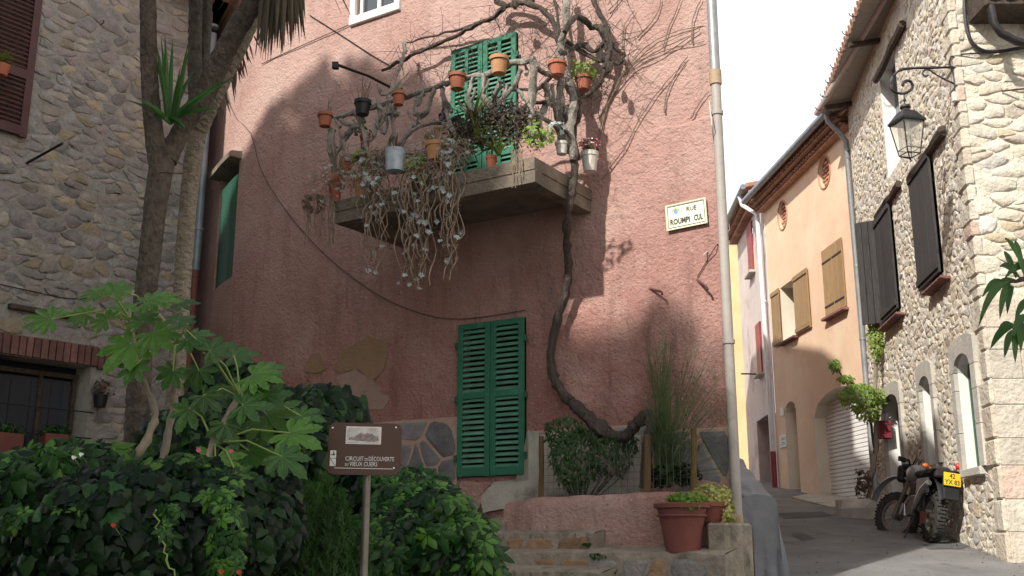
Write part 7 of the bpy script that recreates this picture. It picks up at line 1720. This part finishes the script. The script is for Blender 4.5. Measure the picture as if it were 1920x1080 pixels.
# ---------------------------------------------------------------- branch with long leaves at the right edge
pb = thing('peach_tree', W(2010, 560, 4.2), 'dark green long leaved branch hanging in at the right edge', 'tree')
limb([W(x, y, Y) for x, y, Y in ((2180, 1000, 4.6), (2160, 700, 4.5), (2080, 520, 4.4), (1990, 500, 4.3), (1930, 520, 4.2), (1890, 530, 4.15))], (.03, .006), M['vine'], pb, 'trunk', kn=.005)
limb([W(x, y, Y) for x, y, Y in ((1990, 505, 4.3), (1950, 560, 4.25), (1920, 600, 4.2), (1900, 615, 4.2))], (.008, .004), M['vine'], pb, 'branch', kn=.003)
def long_leaf(p, tip, wd, m=M['peach']):
    g = MB(); K = 7; vs = []; p, tip = V(p), V(tip); L_ = (tip - p).length; s_ = (tip - p).cross(V((.25, -1, .1))).normalized()
    for k in range(K + 1):
        f = k / K; q = p + (tip - p) * f + V((0, 0, .16 * L_ * math.sin(math.pi * f))) + V((.05 * L_ * f * f, 0, 0)); ww = wd * math.sin(math.pi * min(1, .06 + f * .94)) ** .8
        vs += [q - s_ * ww + V((0, 0, .0)), q + V((0, .004, -.006)), q + s_ * ww]
    g.add(vs, [fc for k in range(K) for fc in ((3 * k, 3 * k + 1, 3 * k + 4, 3 * k + 3), (3 * k + 1, 3 * k + 2, 3 * k + 5, 3 * k + 4))]); obj('leaf', g, m, pb, smooth=True)
for (x0, y0, x1, y1) in ((1893, 528, 1828, 612), (1890, 530, 1838, 555), (1905, 525, 1858, 555), (1895, 530, 1870, 600), (1900, 535, 1885, 590), (1905, 520, 1880, 470), (1912, 520, 1872, 498), (1920, 515, 1900, 450), (1930, 520, 1880, 445), (1900, 612, 1853, 655), (1905, 612, 1868, 620), (1902, 618, 1880, 672), (1908, 618, 1900, 682), (1915, 610, 1912, 660), (1915, 600, 1925, 665), (1935, 560, 1900, 600), (1940, 530, 1925, 600), (1925, 510, 1935, 440), (1940, 480, 1915, 505), (1925, 590, 1893, 640), (1930, 610, 1945, 670), (1945, 500, 1880, 520)):
    Y = 4.15 + rnd.uniform(-.1, .15); long_leaf(W(x0, y0, Y), W(x1, y1, Y - rnd.uniform(-.05, .08)), .016)
cr = MB(); blob_leaves(cr, W(2090, 470, 4.4), (.28, .3, .32), 260, .1); stuff(obj('foliage', cr, M['peach'], pb))

# ---------------------------------------------------------------- unseen trees and houses added to shade the walls and cut sky fill
def big_tree(loc, crown_c, rad, n, label, seed=3):
    t = thing('occluder_tree', loc, label, 'tree'); r_ = random.Random(seed)
    limb([V(loc), V(loc) * .6 + V(crown_c) * .4 + V((.2, 0, 0)), V(crown_c) - V((0, 0, rad[2] * .3))], (.38, .2), M['bark2'], t, 'trunk', kn=.03, n=12)
    for k in range(7):
        a = k * .9; limb([V(crown_c) - V((0, 0, rad[2] * .6)), V(crown_c) + V((math.cos(a) * rad[0] * .5, math.sin(a) * rad[1] * .5, 0)), V(crown_c) + V((math.cos(a) * rad[0] * .8, math.sin(a) * rad[1] * .8, rad[2] * .4))], (.12, .04), M['bark2'], t, 'limb', kn=.05)
    g = MB()
    for _ in range(n):
        d = V([r_.gauss(0, 1) for _ in range(3)]).normalized(); k = r_.random() ** .33 * (1 + .05 * noise.noise(d * 3)); pw = (abs(d.x) ** 3.5 + abs(d.y) ** 3.5 + abs(d.z) ** 3.5) ** (1 / 3.5); k /= pw
        p = V(crown_c) + V((d.x * rad[0], d.y * rad[1], d.z * rad[2])) * k; leaf1(g, p, V([r_.gauss(0, 1) for _ in range(3)]).normalized(), r_.uniform(.2, .34), w=.6)
    stuff(obj('crown', g, M['tree_leaf'], t)); return t

def sunpos(a, h): return (.62 * h + .785 * a, .785 * h - .62 * a)
x_, y_ = sunpos(-9.6, -2)  # added crown, placed and sized to match the shade edge on the pink wall
big_tree((x_, y_, .2), (x_, y_, 10.6), (3.2, 3.2, 3.2), 30000, 'large unseen tree added left of the viewpoint, crown shaped to shade the pink wall')
x_, y_ = sunpos(-5.2, -3)  # added sparse crown, gives dappled shade further right on the wall
big_tree((x_, y_, -.1), (x_, y_, 10.4), (.95, .95, 2.3), 1500, 'slim open tree added out of view to dapple the right of the pink wall', 5)
rh_ = thing('occluder_house', (*sunpos(-7, -12), -.7), 'plain four storey house added unseen behind the viewpoint to shade the planted bed', 'house')  # added block, its height set by the shade wanted on the bushes
g = MB(); x_, y_ = sunpos(-7, -12); Mx = Matrix.Translation((x_, y_, 0)) @ Matrix.Rotation(math.atan2(-.62, .785), 4, 'Z')
g.box((0, 0, 7.2), (18, 5, 16), M=Mx); obj('wall', g, M['cream'], rh_)
g = MB(); g.box((0, 0, 15.6), (18.8, 5.8, .8), M=Mx, taper=.75); obj('roof', g, M['tile'], rh_)
for i in range(7):
    for j in range(4): g = MB(); g.box((-7.5 + i * 2.5, 2.53, 2.2 + j * 3.6), (1.1, .08, 1.7), M=Mx); obj('shutter', g, M['green2'], rh_)

nb_ = thing('sky_blocker_house', (10.5, -4, -.5), 'plain rendered house added unseen beside the viewpoint to cut the sky fill', 'house')  # added mass that blocks sky light from the right
g = MB(); g.box((10.5, -4, 5), (7, 17, 13)); obj('wall', g, M['cream'], nb_); g = MB(); g.box((10.5, -4, 11.8), (7.8, 17.8, .6), taper=.8); obj('roof', g, M['tile'], nb_)
